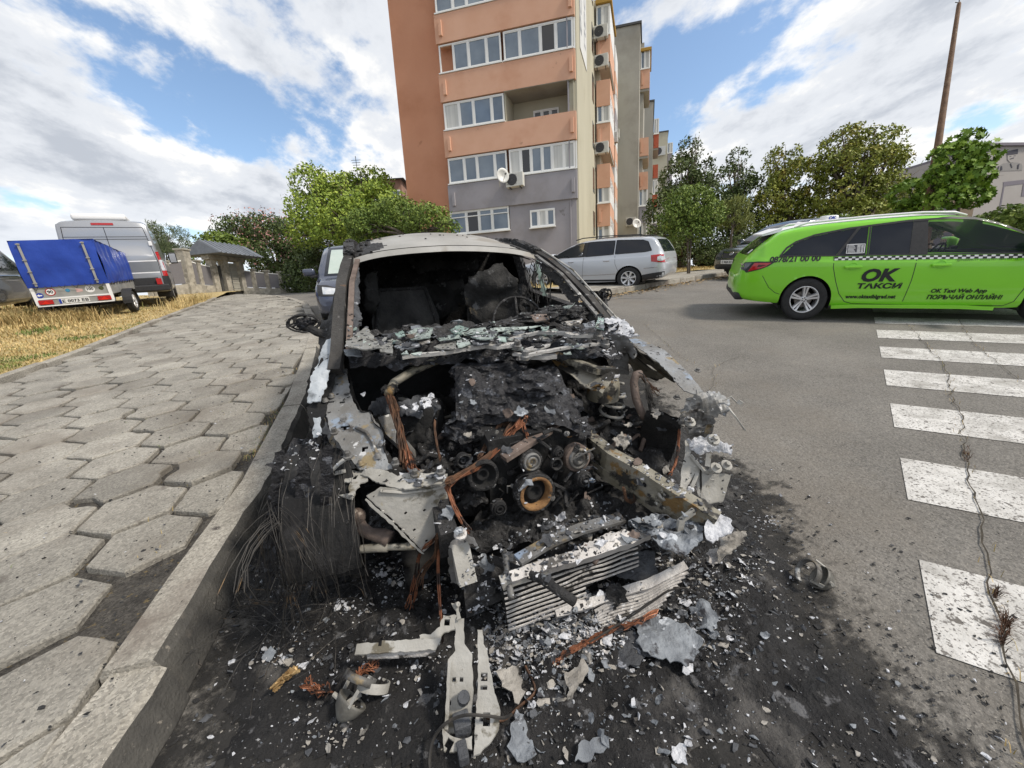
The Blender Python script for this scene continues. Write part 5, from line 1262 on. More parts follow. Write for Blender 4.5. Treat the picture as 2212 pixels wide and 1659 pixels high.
car.line([(-.5, .79), (-.3, .765), (.3, .765), (.5, .79)], 'x', 1, .035, m_chrome, 'chrome_bar', .014, g); car.line([(-.42, .71), (-.34, .59), (.34, .59), (.42, .71)], 'x', 1, .018, m_chrome, 'chrome_edge', .014, g)
p, n = car.hit(0, .725, 'x', 1); b = MB(); X, Y, D = ortho(n)
b.tube([p+n*.03+(X*math.cos(a)+Y*math.sin(a))*.055 for a in [2*math.pi*k/20 for k in range(21)]], .009, 6, False); b.tube([p+n*.03+V(0, .075, -.012), p+n*.035+V(0, .0, -.008), p+n*.035+V(0, 0, .010), p+n*.03+V(0, -.075, .014)], .009, 5); b.build('emblem', m_chrome, g)
car.patch([(-.62, .30), (.62, .30), (.55, .44), (-.55, .44)], 'x', 1, m_blk, 'lower_grille', .008, .04)
for sg in (-1, 1): car.patch([(sg*.44, .62), (sg*.78, .70), (sg*.78, .86), (sg*.62, .84), (sg*.45, .75)][::sg], 'x', 1, m_lampd, 'headlight', .010, .04)
p, n = car.hit(0, .51, 'x', 1); Mp = Matrix.Translation(p+n*.03) @ Matrix.Rotation(R_(90), 4, 'Z'); plate(op, Mp, 'Е 9629 КС', eu=False)
# ------------------------------------------------------------ dark blue car parked behind the wreck
kp_ = KW(-.80, 8.7); bl = thing('people_carrier', 'dark blue car parked close behind the burnt car beside the pavement', 'car', place(0, 0, 1.35, 0, CYAW-R_(90), 1.02, xy=(kp_.x, kp_.y)))
m_navy = paint('paint_navy', (.055, .065, .10), metal=.35, rough=.25); car = mpv(bl, m_navy, 1.62)
for sg in (-1, 1):
    hl = car.patch([(sg*.40, .62), (sg*.80, .64), (sg*.80, .84), (sg*.62, .83), (sg*.42, .76)][::sg], 'x', 1, m_blk, 'headlight', .008, .04); car.patch([(sg*.44, .65), (sg*.70, .67), (sg*.70, .80), (sg*.46, .76)][::sg], 'x', 1, m_lampw, 'headlight_lens', .013, .04, hl)
    b = MB(); b.tube([V(-1.5, sg*.58, 1.55), V(-1.35, sg*.58, 1.66), V(.1, sg*.58, 1.68), (.3, sg*.58, 1.60)], .02, 6); b.build('roof_rail', m_blk, bl, smooth=True)
car.patch([(-.60, 1.02), (.60, 1.02), (.50, 1.50), (-.50, 1.50)], 'x', 1, mat('glass_bright', (.35, .42, .38), (.45, .5, .46), scale=2, rough=.1, spec=1.), 'screen_reflection', .010)
# ------------------------------------------------------------ tiny white hatchback far away
tn = thing('hatchback_car', 'tiny white hatchback far off beyond the silver estate car', 'car', place(0, 0, -1.3, 0, R_(176), 1.1, xy=(19.6, 45.6)))
car = mpv(tn, paint('paint_white', (.6, .6, .6)), 1.5, W=.85)
for sg in (-1, 1): car.patch([(-2.17, .80), (-2.0, .8), (-1.95, 1.15), (-2.05, 1.18)], 'y', sg, m_red, 'tail_light', .02, .05)
dk = thing('hatchback_car', 'almost hidden dark car in the shade under the trees between the two young trees', 'car', place(0, 0, 0, 0, R_(10), 1.1, xy=(15.5, 27.5))); mpv(dk, paint('paint_black', (.012, .012, .014)), 1.5)
# ------------------------------------------------------------ silver panel van
yv = R_(128); SV = 1.02
M = place(0, 0, -2.95, -1.02, yv, SV, off=.28, xy=(-10.35, 12.4)) @ Matrix.Diagonal((1, 1, .95, 1))
van = thing('panel_van', 'tall silver panel van with a white roof box, seen from behind on the dry grass', 'van', M)
m_van = paint('paint_van_grey', (.30, .31, .33), metal=.5, rough=.35, amt=.7)
tabV = [(-2.95, .45, .6, .62), (-2.945, .42, 1.35, 2.30), (-2.90, .40, 1.38, 2.44), (-2.6, .38, 1.38, 2.50), (0, .36, 1.36, 2.52), (1.0, .36, 1.34, 2.50), (1.35, .36, 1.3, 2.36), (1.8, .36, 1.26, 1.95), (2.1, .36, 1.22, 1.55), (2.25, .36, 1.15, 1.38), (2.45, .4, .9, 1.02), (2.52, .45, .6, .62)]
car = Car(van, tabV, -2.95, 2.52, 1.025, m_van, arches=[(-1.75, .36, .42), (1.75, .36, .42)], kt=.085, endr=.09, endk=.12, roofround=.16, step=.06, bulge=.005)
for x in (-1.75, 1.75):
    for sg in (-1, 1): wheel(van, x, sg*.90, .345, .22, sg, 'single', 6, .58)
# rear doors: seams, pressed panels, lamps, bumper
car.line([(0, .62), (0, 2.28)], 'x', -1, .014, m_blk, 'door_gap', .004)
for y in (-.90, .90): car.line([(y*.99, .62), (y, 1.3), (y*.89, 2.28)], 'x', -1, .014, m_blk, 'door_gap', .004)
car.line([(-.80, 2.28), (.80, 2.28)], 'x', -1, .014, m_blk, 'door_gap', .004)
for z in (2.02, 1.95): car.line([(-.84, z), (.84, z)], 'x', -1, .012, m_blk, 'pressed_line', .004)
for z in (1.32, .98): car.line([(-.88, z), (.88, z)], 'x', -1, .03, m_white, 'pressed_highlight', .004)
car.patch([(-.88, .99), (.88, .99), (.88, 1.30), (-.88, 1.30)], 'x', -1, mat('van_panel', (.22, .23, .245), metal=.5, rough=.4), 'recess_panel', .003)
car.patch([(-.22, 2.34), (.22, 2.34), (.22, 2.40), (-.22, 2.40)], 'x', -1, m_red, 'brake_light', .01, .05)
for sg in (-1, 1):
    t_ = car.patch([(sg*.925, .86), (sg*1.02, .86), (sg*1.0, 1.58), (sg*.93, 1.58)][::-sg], 'x', -1, m_red, 'tail_light', .012, .04)
    car.patch([(sg*.94, 1.02), (sg*1.005, 1.02), (sg*.995, 1.34), (sg*.94, 1.34)][::-sg], 'x', -1, m_lampw, 'clear_lens', .017, .04, t_)
    car.patch([(-2.93, .86), (-2.80, .86), (-2.82, 1.56), (-2.92, 1.58)], 'y', sg, m_red, 'side_lens', .01, .05, t_); car.patch([(-2.93, 1.02), (-2.83, 1.02), (-2.84, 1.34), (-2.92, 1.34)], 'y', sg, m_lampw, 'side_clear_lens', .014, .05, t_)
    car.patch([(-2.95, .40), (-2.3, .36), (-2.3, .75), (-2.6, .86), (-2.95, .86)], 'y', sg, m_blk, 'side_bumper', .012)
    car.patch([(1.0, 1.42), (1.0, 2.0), (1.45, 1.98), (1.9, 1.5), (1.9, 1.42)], 'y', sg, m_tint, 'cab_window', .008)
    car.line([(-2.9, 1.0), (.9, .98)], 'y', sg, .03, m_blk, 'side_moulding', .006); car.line([(.95, .5), (.95, 2.05)], 'y', sg, .012, m_blk, 'door_gap', .004); car.line([(-.2, .5), (-.2, 2.1)], 'y', sg, .012, m_blk, 'door_gap', .004)
    b = MB(); b.bbox((1.75, sg*1.2, 1.55), (.12, .24, .42), bev=.05); w__ = b.build('wing_mirror', m_blk, van, smooth=True); b = MB(); b.box((1.68, sg*1.11, 1.38), (1.687, sg*1.29, 1.72)); b.build('mirror_glass', m_chrome, w__)
    p, n = car.hit(sg*.86, 1.82, 'x', -1); b = MB(); b.bbox(p+V(-.02, 0, 0), (.04, .08, .13), bev=.018); b.build('hinge', m_white, van)
b = MB(); b.bbox((-3.0, 0, .52), (.16, 2.0, .2), bev=.04); b.bbox((-2.98, 0, .72), (.06, 1.6, .22), bev=.02); b.build('rear_bumper', m_blk, van)
for sg in (-1, 1): b = MB(); b.box((-3.085, sg*.80-.06, .62), (-3.06, sg*.80+.06, .80)); b.build('reflector', m_red, van)
b = MB(); b.bbox((-1.9, .05, 2.60), (1.3, 1.1, .18), bev=.06); b.build('roof_box', m_white, van, smooth=True)
# ------------------------------------------------------------ small trailer with blue cover
yt = R_(121); M = place(0, 0, -1.2, -.66, yt, 1.0, off=.27, xy=(-9.75, 9.95))
tr = thing('trailer', 'small steel trailer with a tall blue tarpaulin cover parked behind the van', 'trailer', M)
m_galv = mat('galvanised', (.28, .28, .27), (.38, .38, .36), scale=4, rough=.55, metal=.35, spots=[((.2, .18, .14), 3, .6, .15)]); m_tarp = mat('tarp_blue', (.012, .045, .30), (.018, .06, .36), scale=3, rough=.42, bump=.25, bscale=12)
b = MB(); b.box((-1.2, -.64, .55), (-1.17, .64, .85)); b.build('tailboard', m_galv, tr)
b = MB()
for sg in (-1, 1): b.box((-1.17, sg*.64-.015, .55), (1.2, sg*.64+.015, .85))
b.box((-1.17, -.62, .53), (1.2, .62, .56)); b.box((1.17, -.62, .55), (1.2, .62, .85)); b.build('box', m_galv, tr)
b = MB()
for sg in (-1, 1): b.box((-1.225, sg*.64-.03, .40), (-1.19, sg*.64+.03, .88))
b.box((-1.222, -.66, .53), (-1.201, .66, .56)); b.box((-1.225, -.66, .37), (-1.20, .66, .395)); b.build('corner_frame', m_white, tr)
def tarp(u, v): return u, v
bm_ = MB(); bm_.smooth = True
def wr(p, n): return p + n*(.022*noise.fractal(V(p.x*2.0+p.z, p.y*3.3-p.z*.8, p.z*1.5), 1, 2, 3) + .018*math.sin(p.y*5+p.z*4+2*noise.noise(p*2))*max(0, 1-abs(p.z-1.2)))
zl, zh = .80, 1.82
bm_.grid(26, 18, lambda u, v: wr(V(-1.23-.03*math.sin(math.pi*v), -.68+1.36*u, zl+(zh-zl)*v), V(-1, 0, 0)))
for sg in (-1, 1): bm_.grid(36, 18, lambda u, v: wr(V(-1.23+2.46*u, sg*(.68+.01*math.sin(u*50)), zl+(zh-.30*u-zl)*v), V(0, sg, 0)))
bm_.grid(26, 18, lambda u, v: wr(V(1.23, -.68+1.36*u, zl+(zh-.30-zl)*v), V(1, 0, 0)))
bm_.grid(30, 20, lambda u, v: V(-1.235+2.47*u, -.685+1.37*v, zh-.30*u-.05*math.sin(math.pi*v)*math.sin(math.pi*u)*.8+.006*math.sin(u*40)))
tp = bm_.build('tarpaulin', m_tarp, tr)
b = MB()
for y in (-.50, .52): b.box((-1.285, y-.02, .83), (-1.272, y+.02, 1.76))
for y in (-.50, .52):
    for z in (.9, 1.15, 1.4, 1.74): b.bbox((-1.29, y, z), (.03, .07, .02), bev=.004)
build_each(b, 'tarp_strap', m_galv, tp)
b = MB()
for k in range(6):
    y = -.6+.22*k; b.tube([V(-1.275, y, .83), V(-1.235, y+.06, .74), V(-1.275, y+.12, .83)], .006, 4)
for k in range(10):
    x = -1.1+.24*k; b.tube([V(x, -.70, .83), V(x+.06, -.665, .76), V(x+.12, -.70, .83)], .006, 4)
build_each(b, 'elastic_cord', m_blk, tr)
b = MB(); b.box((-1.21, -.62, .40), (-1.195, .62, .53)); lb = b.build('light_bar', m_galv, tr)
for y in (-.50, .50):
    b = MB(); b.bbox((-1.225, y, .465), (.03, .24, .10), bev=.01); o = b.build('tail_light', m_red, lb)
    b = MB(); b.add([V(-1.243, y-.08*1, .425), V(-1.243, y+.08, .425), V(-1.243, y, .50)], [(0, 2, 1)]); b.build('triangle_reflector', mat('reflector_red', (.6, .02, .01), rough=.2), o)
Mp = Matrix.Translation((-1.222, .03, .465)) @ Matrix.Rotation(R_(-90), 4, 'Z'); plate(lb, Mp, 'Е 0073 ЕВ')
def disc_sign(y, z, r, rimc, txt, size=.06, ink=None, fill=None):
    b = MB(); b.lathe([(.001, .0), (r, .0), (r, -.003)], V(-1.2035, y, z), V(-1, 0, 0), 24); o = b.build('sticker', rimc, tr)
    b = MB(); b.lathe([(.001, .0), (r*.8, .0), (r*.8, -.002)], V(-1.206, y, z), V(-1, 0, 0), 24); o2 = b.build('sticker_face', fill or m_white, o)
    if txt:
        vs, fs = text_mesh(txt, size, .03); wd = max(v.x for v in vs); b = MB(); b.add([V(-1.208, y+wd/2-v.x, z-size*.34+v.y) for v in vs], fs); b.build('lettering', ink or m_ink, o)
    return o
disc_sign(.37, .69, .085, m_red, '90', .095); disc_sign(-.30, .70, .085, m_white, '100', .085)
o = disc_sign(.56, .625, .06, m_blue, None, fill=m_blue); b = MB(); b.add([V(-1.208, .605, .625), V(-1.208, .565, .655), V(-1.208, .565, .637), V(-1.208, .52, .637), V(-1.208, .52, .613), V(-1.208, .565, .613), V(-1.208, .565, .595)], [tuple(range(7))]); b.build('arrow', m_white, o)
disc_sign(.08, .70, .04, mat('sticker_blue', (.03, .15, .35), rough=.4), None, fill=mat('sticker_blue2', (.05, .25, .4), rough=.4)); disc_sign(-.50, .70, .045, mat('sticker_olive', (.04, .05, .02), rough=.5), None, fill=mat('sticker_olive2', (.07, .08, .03), rough=.5))
b = MB(); b.add([V(-1.2035, -.06, .64), V(-1.2035, -.17, .655), V(-1.2035, -.17, .71), V(-1.2035, -.06, .73)], [(0, 1, 2, 3)]); b.build('sticker', mat('sticker_pink', (.55, .35, .33), rough=.5), tr)
for sg in (-1, 1):
    wheel(tr, -.30, sg*.76, .28, .15, sg, 'single', 8, .62)
    b = MB(); ring = [(-.30+.34*math.cos(a), .28+.34*math.sin(a)) for a in [math.pi*(-.02+1.04*k/14) for k in range(15)]]
    b.loft([[V(x, sg*(.67), z) for x, z in ring], [V(x, sg*(.86), z) for x, z in ring], [V(x, sg*(.87), z*.97) for x, z in ring]], False, False); b.build('mudguard', m_blk, tr)
b = MB(); b.tube([(1.2, .3, .5), (1.9, 0, .48), (1.2, -.3, .5)], .035, 6); b.tube([(1.9, 0, .48), (2.2, 0, .48)], .04, 6); b.tube([(-.30, -.7, .28), (-.30, .7, .28)], .04, 6); b.build('drawbar', m_blk, tr)
# ------------------------------------------------------------ black van at the left edge
M = place(0, 0, -2.3, -.90, R_(125), 1.08, off=.27, xy=(-12.5, 9.3))
bvn = thing('minivan', 'black minivan at the left edge behind the trailer, tall red rear lamp showing', 'van', M)
tabB = [(-2.3, .42, .6, .62), (-2.29, .38, 1.05, 1.2), (-2.24, .36, 1.10, 1.62), (-2.1, .34, 1.12, 1.84), (-1.7, .32, 1.12, 1.92), (0, .3, 1.10, 1.94), (.9, .3, 1.08, 1.88), (1.4, .3, 1.05, 1.5), (1.8, .3, 1.0, 1.2), (2.2, .32, .8, .9), (2.35, .4, .55, .57)]
car = Car(bvn, tabB, -2.3, 2.35, .94, paint('paint_black_van', (.010, .010, .012), rough=.25, amt=.95), arches=[(-1.5, .33, .38), (1.55, .33, .38)], kt=.2, endr=.16, endk=.16, step=.06)
for x in (-1.5, 1.55):
    for sg in (-1, 1): wheel(bvn, x, sg*.83, .33, .21, sg, 'single', 6)
for sg in (-1, 1):
    t_ = car.patch([(-2.29, .92), (-2.12, .94), (-2.05, 1.22), (-2.02, 1.58), (-2.10, 1.60), (-2.20, 1.3)], 'y', sg, m_red, 'tail_light', .012, .04); car.patch([(-2.24, 1.0), (-2.14, 1.0), (-2.12, 1.16), (-2.19, 1.18)], 'y', sg, m_lampw, 'clear_lens', .016, .04, t_)
    car.patch([(-1.92, 1.2), (-1.82, 1.72), (-.9, 1.76), (-.9, 1.17)], 'y', sg, m_tint, 'rear_quarter_window', .008); car.patch([(-.82, 1.17), (-.82, 1.76), (.1, 1.76), (.1, 1.15)], 'y', sg, m_tint, 'sliding_door_window', .008); car.patch([(.2, 1.15), (.2, 1.75), (.8, 1.72), (1.4, 1.15)], 'y', sg, m_tint, 'front_door_window', .008)
    car.line([(-2.0, .98), (1.1, .96)], 'y', sg, .03, m_chrome, 'side_moulding', .006)
car.patch([(-.7, 1.2), (.7, 1.2), (.62, 1.72), (-.62, 1.72)], 'x', -1, m_tint, 'rear_window', .008)
b = MB(); b.bbox((-2.33, 0, .48), (.16, 1.75, .24), bev=.05); b.build('rear_bumper', m_blk, bvn)
b = MB(); b.lathe([(.001, 0), (.07, 0), (.07, -.003)], V(-2.42, -.45, .55), V(-1, 0, 0), 20); o = b.build('sticker', m_white, bvn)
vs, fs = text_mesh('BG', .07, .03); b = MB(); b.add([V(-2.423, -.45+.05-v.x, .525+v.y) for v in vs], fs); b.build('lettering', m_ink, o)
# ============================================================ the burnt car
_N = V(.045, -.155, 1).normalized(); _B = kB - _N*kB.dot(_N); _B.normalize(); _R = _B.cross(_N)
CM = Matrix((_R, _B, _N)).transposed().to_4x4(); CM.translation = V(.27, 1.031, .144); CMi = CM.inverted()
def A(x, y, z):
    """local point of the wreck at height z seen at x,y"""
    o = CMi @ CAM; d = CMi.to_3x3() @ ray(x, y); return o+d*((z-o.z)/d.z)
def Bp(x, y, b):
    o = CMi @ CAM; d = CMi.to_3x3() @ ray(x, y); return o+d*((b-o.y)/d.y)
ASH = (.50, .51, .53)
m_char = mat('charred', (.010, .010, .011), (.034, .033, .033), scale=9, rough=.85, rough2=.55, bump=.9, bscale=55, bdetail=8, spots=[((.11, .11, .115), 30, .60, .07), ((.42, .43, .45), 22, .70, .02)])
m_chars = mat('charred_shiny', (.008, .008, .010), (.028, .028, .032), scale=14, rough=.5, bump=1., bscale=40, bdetail=8, spots=[((.09, .095, .11), 24, .58, .05), ((.5, .51, .54), 16, .705, .015)])
m_void = mat('soot_black', (.006, .006, .007), (.016, .016, .016), scale=5, rough=.95, bump=.5, bscale=30, spots=[((.035, .034, .035), 6, .58, .1)])
m_bare = mat('burnt_sheet_metal', (.085, .08, .072), (.185, .185, .185), scale=5, rough=.6, metal=.25, bump=.25, bscale=70, spots=[((.045, .04, .036), 7, .56, .05), ((.20, .155, .09), 9, .60, .05), ((.20, .25, .33), 6, .62, .05), ((.42, .42, .41), 15, .64, .03), ((.02, .02, .02), 24, .68, .02)])
m_wing = mat('wing_metal', (.15, .145, .135), (.29, .30, .31), scale=5, rough=.55, metal=.3, bump=.25, bscale=70, spots=[((.06, .055, .05), 7, .58, .05), ((.24, .19, .11), 9, .62, .05), ((.24, .29, .36), 6, .60, .05), ((.5, .5, .5), 15, .64, .03)])
m_rail = mat('burnt_rail_metal', (.16, .145, .105), (.27, .255, .22), scale=6, rough=.65, metal=.2, bump=.3, bscale=60, spots=[((.028, .026, .023), 8, .51, .05), ((.17, .105, .04), 11, .58, .05), ((.46, .45, .42), 18, .65, .03)])
m_pale = mat('pale_bracket_metal', (.26, .25, .225), (.40, .39, .365), scale=6, rough=.7, metal=.15, bump=.2, bscale=70, spots=[((.13, .115, .085), 9, .58, .06), ((.05, .047, .042), 12, .66, .04), ((.30, .24, .12), 5, .66, .06)])
m_ash = mat('white_ash', (.36, .37, .40), (.66, .67, .70), scale=18, rough=.95, bump=.8, bscale=50, spots=[((.10, .10, .11), 16, .60, .05)])
m_flk = mat('scorched_flake', (.10, .11, .125), (.23, .25, .275), scale=10, rough=.7, bump=.5, bscale=55, spots=[((.45, .48, .52), 12, .60, .04), ((.035, .035, .04), 10, .58, .05)])
m_flkb = mat('brown_flake', (.20, .185, .165), (.36, .34, .31), scale=9, rough=.8, bump=.5, bscale=55, spots=[((.06, .055, .05), 10, .56, .06), ((.6, .6, .61), 16, .64, .03)])
m_flkd = mat('dark_flake', (.035, .037, .042), (.085, .09, .10), scale=10, rough=.75, bump=.6, bscale=50, spots=[((.28, .29, .32), 16, .64, .03)])
m_alu = mat('melted_aluminium', (.36, .34, .325), (.58, .56, .54), scale=9, rough=.6, metal=.2, bump=.5, bscale=60, spots=[((.07, .065, .06), 12, .59, .04), ((.70, .70, .71), 20, .62, .04)], stretch=(1, 1, 1))
m_wip = mat('pale_linkage', (.34, .33, .315), (.50, .49, .47), scale=14, rough=.6, metal=.2, bump=.3, bscale=80, spots=[((.05, .05, .05), 26, .62, .03)])
m_rst = mat('rust', (.14, .07, .03), (.27, .15, .06), scale=20, rough=.85, bump=.4, bscale=70, spots=[((.03, .025, .02), 14, .6, .05)])
m_rstd = mat('brown_burnt_steel', (.075, .055, .045), (.17, .13, .11), scale=9, rough=.8, bump=.3, bscale=60, spots=[((.26, .22, .19), 12, .64, .04)])
m_cop = mat('copper_wire', (.13, .05, .026), (.30, .125, .068), scale=25, rough=.5, metal=.5, spots=[((.03, .022, .02), 18, .53, .05), ((.5, .33, .2), 30, .68, .03)])
m_copd = mat('burnt_wire', (.035, .022, .016), (.13, .065, .035), scale=20, rough=.7, metal=.3)
m_wire = mat('steel_cord', (.012, .012, .012), (.055, .05, .045), scale=9, rough=.6, metal=.3, spots=[((.22, .14, .07), 8, .6, .1)])
m_shard = mat('broken_glass', (.23, .275, .26), (.38, .44, .415), scale=8, rough=.18, bump=.3, bscale=30, spots=[((.16, .17, .17), 7, .55, .1), ((.05, .055, .055), 14, .66, .04), ((.55, .6, .58), 22, .68, .03)])
m_sharde = mat('glass_green_edge', (.19, .27, .245), (.31, .39, .365), scale=9, rough=.15, spots=[((.04, .05, .05), 12, .6, .05)])
m_shards = mat('smoky_glass', (.15, .15, .14), (.25, .25, .235), scale=6, rough=.3, bump=.2, bscale=30, spots=[((.08, .08, .08), 7, .58, .08)])
m_roofw = mat('scorched_roof', (.22, .215, .20), (.33, .325, .31), scale=2.2, rough=.6, bump=.12, bscale=40, spots=[((.24, .225, .20), 3.4, .55, .08), ((.02, .02, .02), 16, .715, .02), ((.24, .24, .25), 9, .66, .05)])
wk = thing('burnt_car', 'completely burnt out car with bare engine bay, charred body and whitened roof, nearest the camera', 'car', CM)
# ---- floor, bulkhead, cabin shell
def crust(mb, c, nx, ny, amp, freq, bulge=0., seed=0., ridge=.0, fn=None):
    c = [Vector(p) for p in c]; n0 = (c[1]-c[0]).cross(c[3]-c[0]).normalized()
    def f(u, v):
        p = c[0].lerp(c[1], u).lerp(c[3].lerp(c[2], u), v); q = p*freq+V(seed, seed, seed)
        h = amp*noise.fractal(q, .9, 2.1, 5)
        if ridge: h += ridge*(1-abs(noise.noise(V(q.x*.6, q.y*2.2, q.z)))*2.)
        h += bulge*math.sin(math.pi*u)*math.sin(math.pi*v)
        return p+n0*h
    mb.grid(nx, ny, f)
mb = MB(); mb.box((-.78, 1.30, .12), (.78, 4.6, .16)); mb.build('floor', m_void, wk)
mb = MB(); crust(mb, [(-.78, 1.34, .15), (.78, 1.34, .15), (.76, 1.40, .95), (-.76, 1.40, .95)], 60, 34, .05, 7, seed=2); mb.build('bulkhead', m_void, wk, smooth=True)
# body sides with doors, wheel arch behind
for sg in (-1, 1):
    b = MB()
    def sidef(u, v, sg=sg):
        y = 1.32+3.35*u; z = .18+.76*v; w_ = .80+.045*math.sin(math.pi*min(1, v*1.1)) - .05*max(0, (u-.85)/.15)**2*2
        w_ += .006*noise.noise(V(y*6, z*6, sg)); return V(sg*w_, y, z)
    b.grid(70, 16, sidef); b.build('door_skin', m_char if sg < 0 else m_bare, wk, smooth=True)
    b = MB(); b.sweep([V(sg*.79, 1.55, .95), V(sg*.79, 2.6, .97), V(sg*.77, 3.9, 1.0), V(sg*.70, 4.5, .98)], rect(.07, .07), caps=True); b.build('belt_rail', m_char, wk)
    # windscreen pillar: outer skin, inner flange with rust and ash
    Pm, P0, P1, P2 = V(sg*.79, 1.22, .87), V(sg*.775, 1.30, .93), V(sg*.715-.02, 1.80, 1.21), V(sg*.645-.04, 2.14, 1.345)
    b = MB(); b.sweep([Pm, P0, P0.lerp(P1, .5)+V(0, -.01, .012), P1, P1.lerp(P2, .5)+V(0, -.0, .01), P2, V(sg*.645-.04, 2.5, 1.39)], rect(.055, .05)); b.build('windscreen_pillar', mat('scorched_pillar', (.016, .015, .0145), (.05, .047, .044), scale=8, rough=.8, bump=.5, bscale=50, spots=[((.17, .165, .16), 14, .62, .06), ((.12, .07, .04), 9, .66, .05)], stretch=(1, .4, 1)), wk, smooth=False)
    b = MB(); o = V(-sg*.055, -.035, .012); b.sweep([P0+o, P1+o, P1.lerp(P2, .8)+o], rect(.028, .012)); b.build('pillar_flange', m_rstd if sg < 0 else m_bare, wk)
    if sg > 0: b = MB(); o = V(.035, -.03, .035); b.tube([P0+o, P1+o, P2+o+V(0, -.0, -.01)], .006, 6); b.build('chrome_strip', m_pale, wk)
    # ragged remains on the inner edge of the pillar
    b = MB()
    pts = [P0+V(-sg*.07, -.02, .0), P1+V(-sg*.055, -.02, .0), P2+V(-sg*.05, -.02, -.02)]
    low = [P1+V(-sg*.085, .0, -.045), P0.lerp(P1, .45)+V(-sg*.095, .02, -.02), P0+V(-sg*.09, .04, .0)]
    b.sheet(pts+low, .022, .012, 14, .004, .014, seed=sg*3); b.build('torn_trim', m_flkd if sg < 0 else m_char, wk)
    for (y0_, y1_) in (((1.7, 2.64), (2.74, 3.9)) if sg < 0 else ((2.74, 3.9),)):
        b = MB(); crust(b, [(sg*.765, y0_, .97), (sg*.765, y1_, .97), (sg*.66, y1_-.25 if y1_ > 3 else y1_, 1.36), (sg*.66, y0_+(.35 if y0_ < 2 else 0), 1.36)], 24, 12, .01, 6); b.build('sooted_window', m_void, wk, smooth=True)  # opaque panels added to close the side windows and darken the cabin
    # middle and rear pillars, roof edge
    b = MB(); b.sweep([V(sg*.77, 2.66, .98), V(sg*.66, 2.74, 1.38)], rect(.10, .06)); b.build('door_pillar', m_char, wk)
    b = MB(); b.sweep([V(sg*.74, 3.95, 1.0), V(sg*.62, 3.55, 1.36)], rect(.16, .07)); b.build('rear_pillar', m_char, wk)
    b = MB(); b.smooth = False
    path = [V(sg*.648-.04, 2.10, 1.345), V(sg*.655-.04, 2.5, 1.405), V(sg*.65-.04, 3.0, 1.41), V(sg*.63-.03, 3.6, 1.36)]
    b.sweep(path, rect(.07, .05)); b.build('roof_rail', m_char, wk)
    b = MB(); 
    for k in range(26):
        t = k/25; p = path[0].lerp(path[1], t) if t < .5 else path[1].lerp(path[2], (t-.5)*2)
        b.blob(p+V(random.uniform(-.03, .02)*sg, 0, .028), (.015, .025, .008+.008*random.random()), .5, 2, 2, seed=k)
    build_each(b, 'charred_lump', m_char, wk)
# roof panel
def rooff(u, v):
    x = -.672+1.27*u; y = 2.10+1.55*v; s_ = abs(u-.5)*2
    z = 1.322+.15*math.sin(math.pi*min(1, .12+v*.75))*(1-.35*s_**2)+.03*(1-s_**2)-.03*v*v - .02*s_**6 + .0025*noise.noise(V(x*5, y*5, 0))
    return V(x, y, z)
b = MB(); b.grid(50, 50, rooff); ro = b.build('roof', m_roofw, wk, smooth=True)
me = ro.data; me.materials.append(m_char)
for p in me.polygons:
    u = (p.center.x+.672)/1.27; v = (p.center.y-2.10)/1.55; e = min(u*.9, 1-u, (1-v)*.7)
    if e < .085+.13*abs(noise.noise(V(p.center.x*7, p.center.y*7, 4)))+.035*noise.noise(V(p.center.x*25, p.center.y*25, 4))+(.05 if u > .6 and v > .1 else 0): p.material_index = 1
b = MB(); b.grid(50, 3, lambda u, v: rooff(u, 0)+V(0, -.035*v, -.034*v-.004)); b.build('roof_header', m_roofw, wk, smooth=True)
b = MB(); b.grid(40, 3, lambda u, v: rooff(u*.96+.02, .0)+V(0, .02+.05*v, -.045-.006*v)); b.build('header_underside', m_void, wk, smooth=True)
b = MB(); b.grid(20, 20, lambda u, v: rooff(u*.9+.05, v*.95+.03)+V(0, 0, -.05)); b.build('headliner', m_void, wk, smooth=True)
b = MB()
for k in range(40):
    p = rooff(random.uniform(.08, .95), random.uniform(.1, .95)); b.blob(p+V(0, 0, .003), (random.uniform(.004, .016), random.uniform(.004, .02), .004), .5, 2, 1, seed=k)
for k in range(60): p = rooff(random.choice([random.uniform(.86, .97), random.uniform(.03, .1)]), random.random()); b.blob(p+V(0, 0, .004), (random.uniform(.008, .022), random.uniform(.008, .03), .010), .6, 2, 1, seed=k)
b.build('soot_crumbs', m_char, wk)['kind'] = 'stuff'
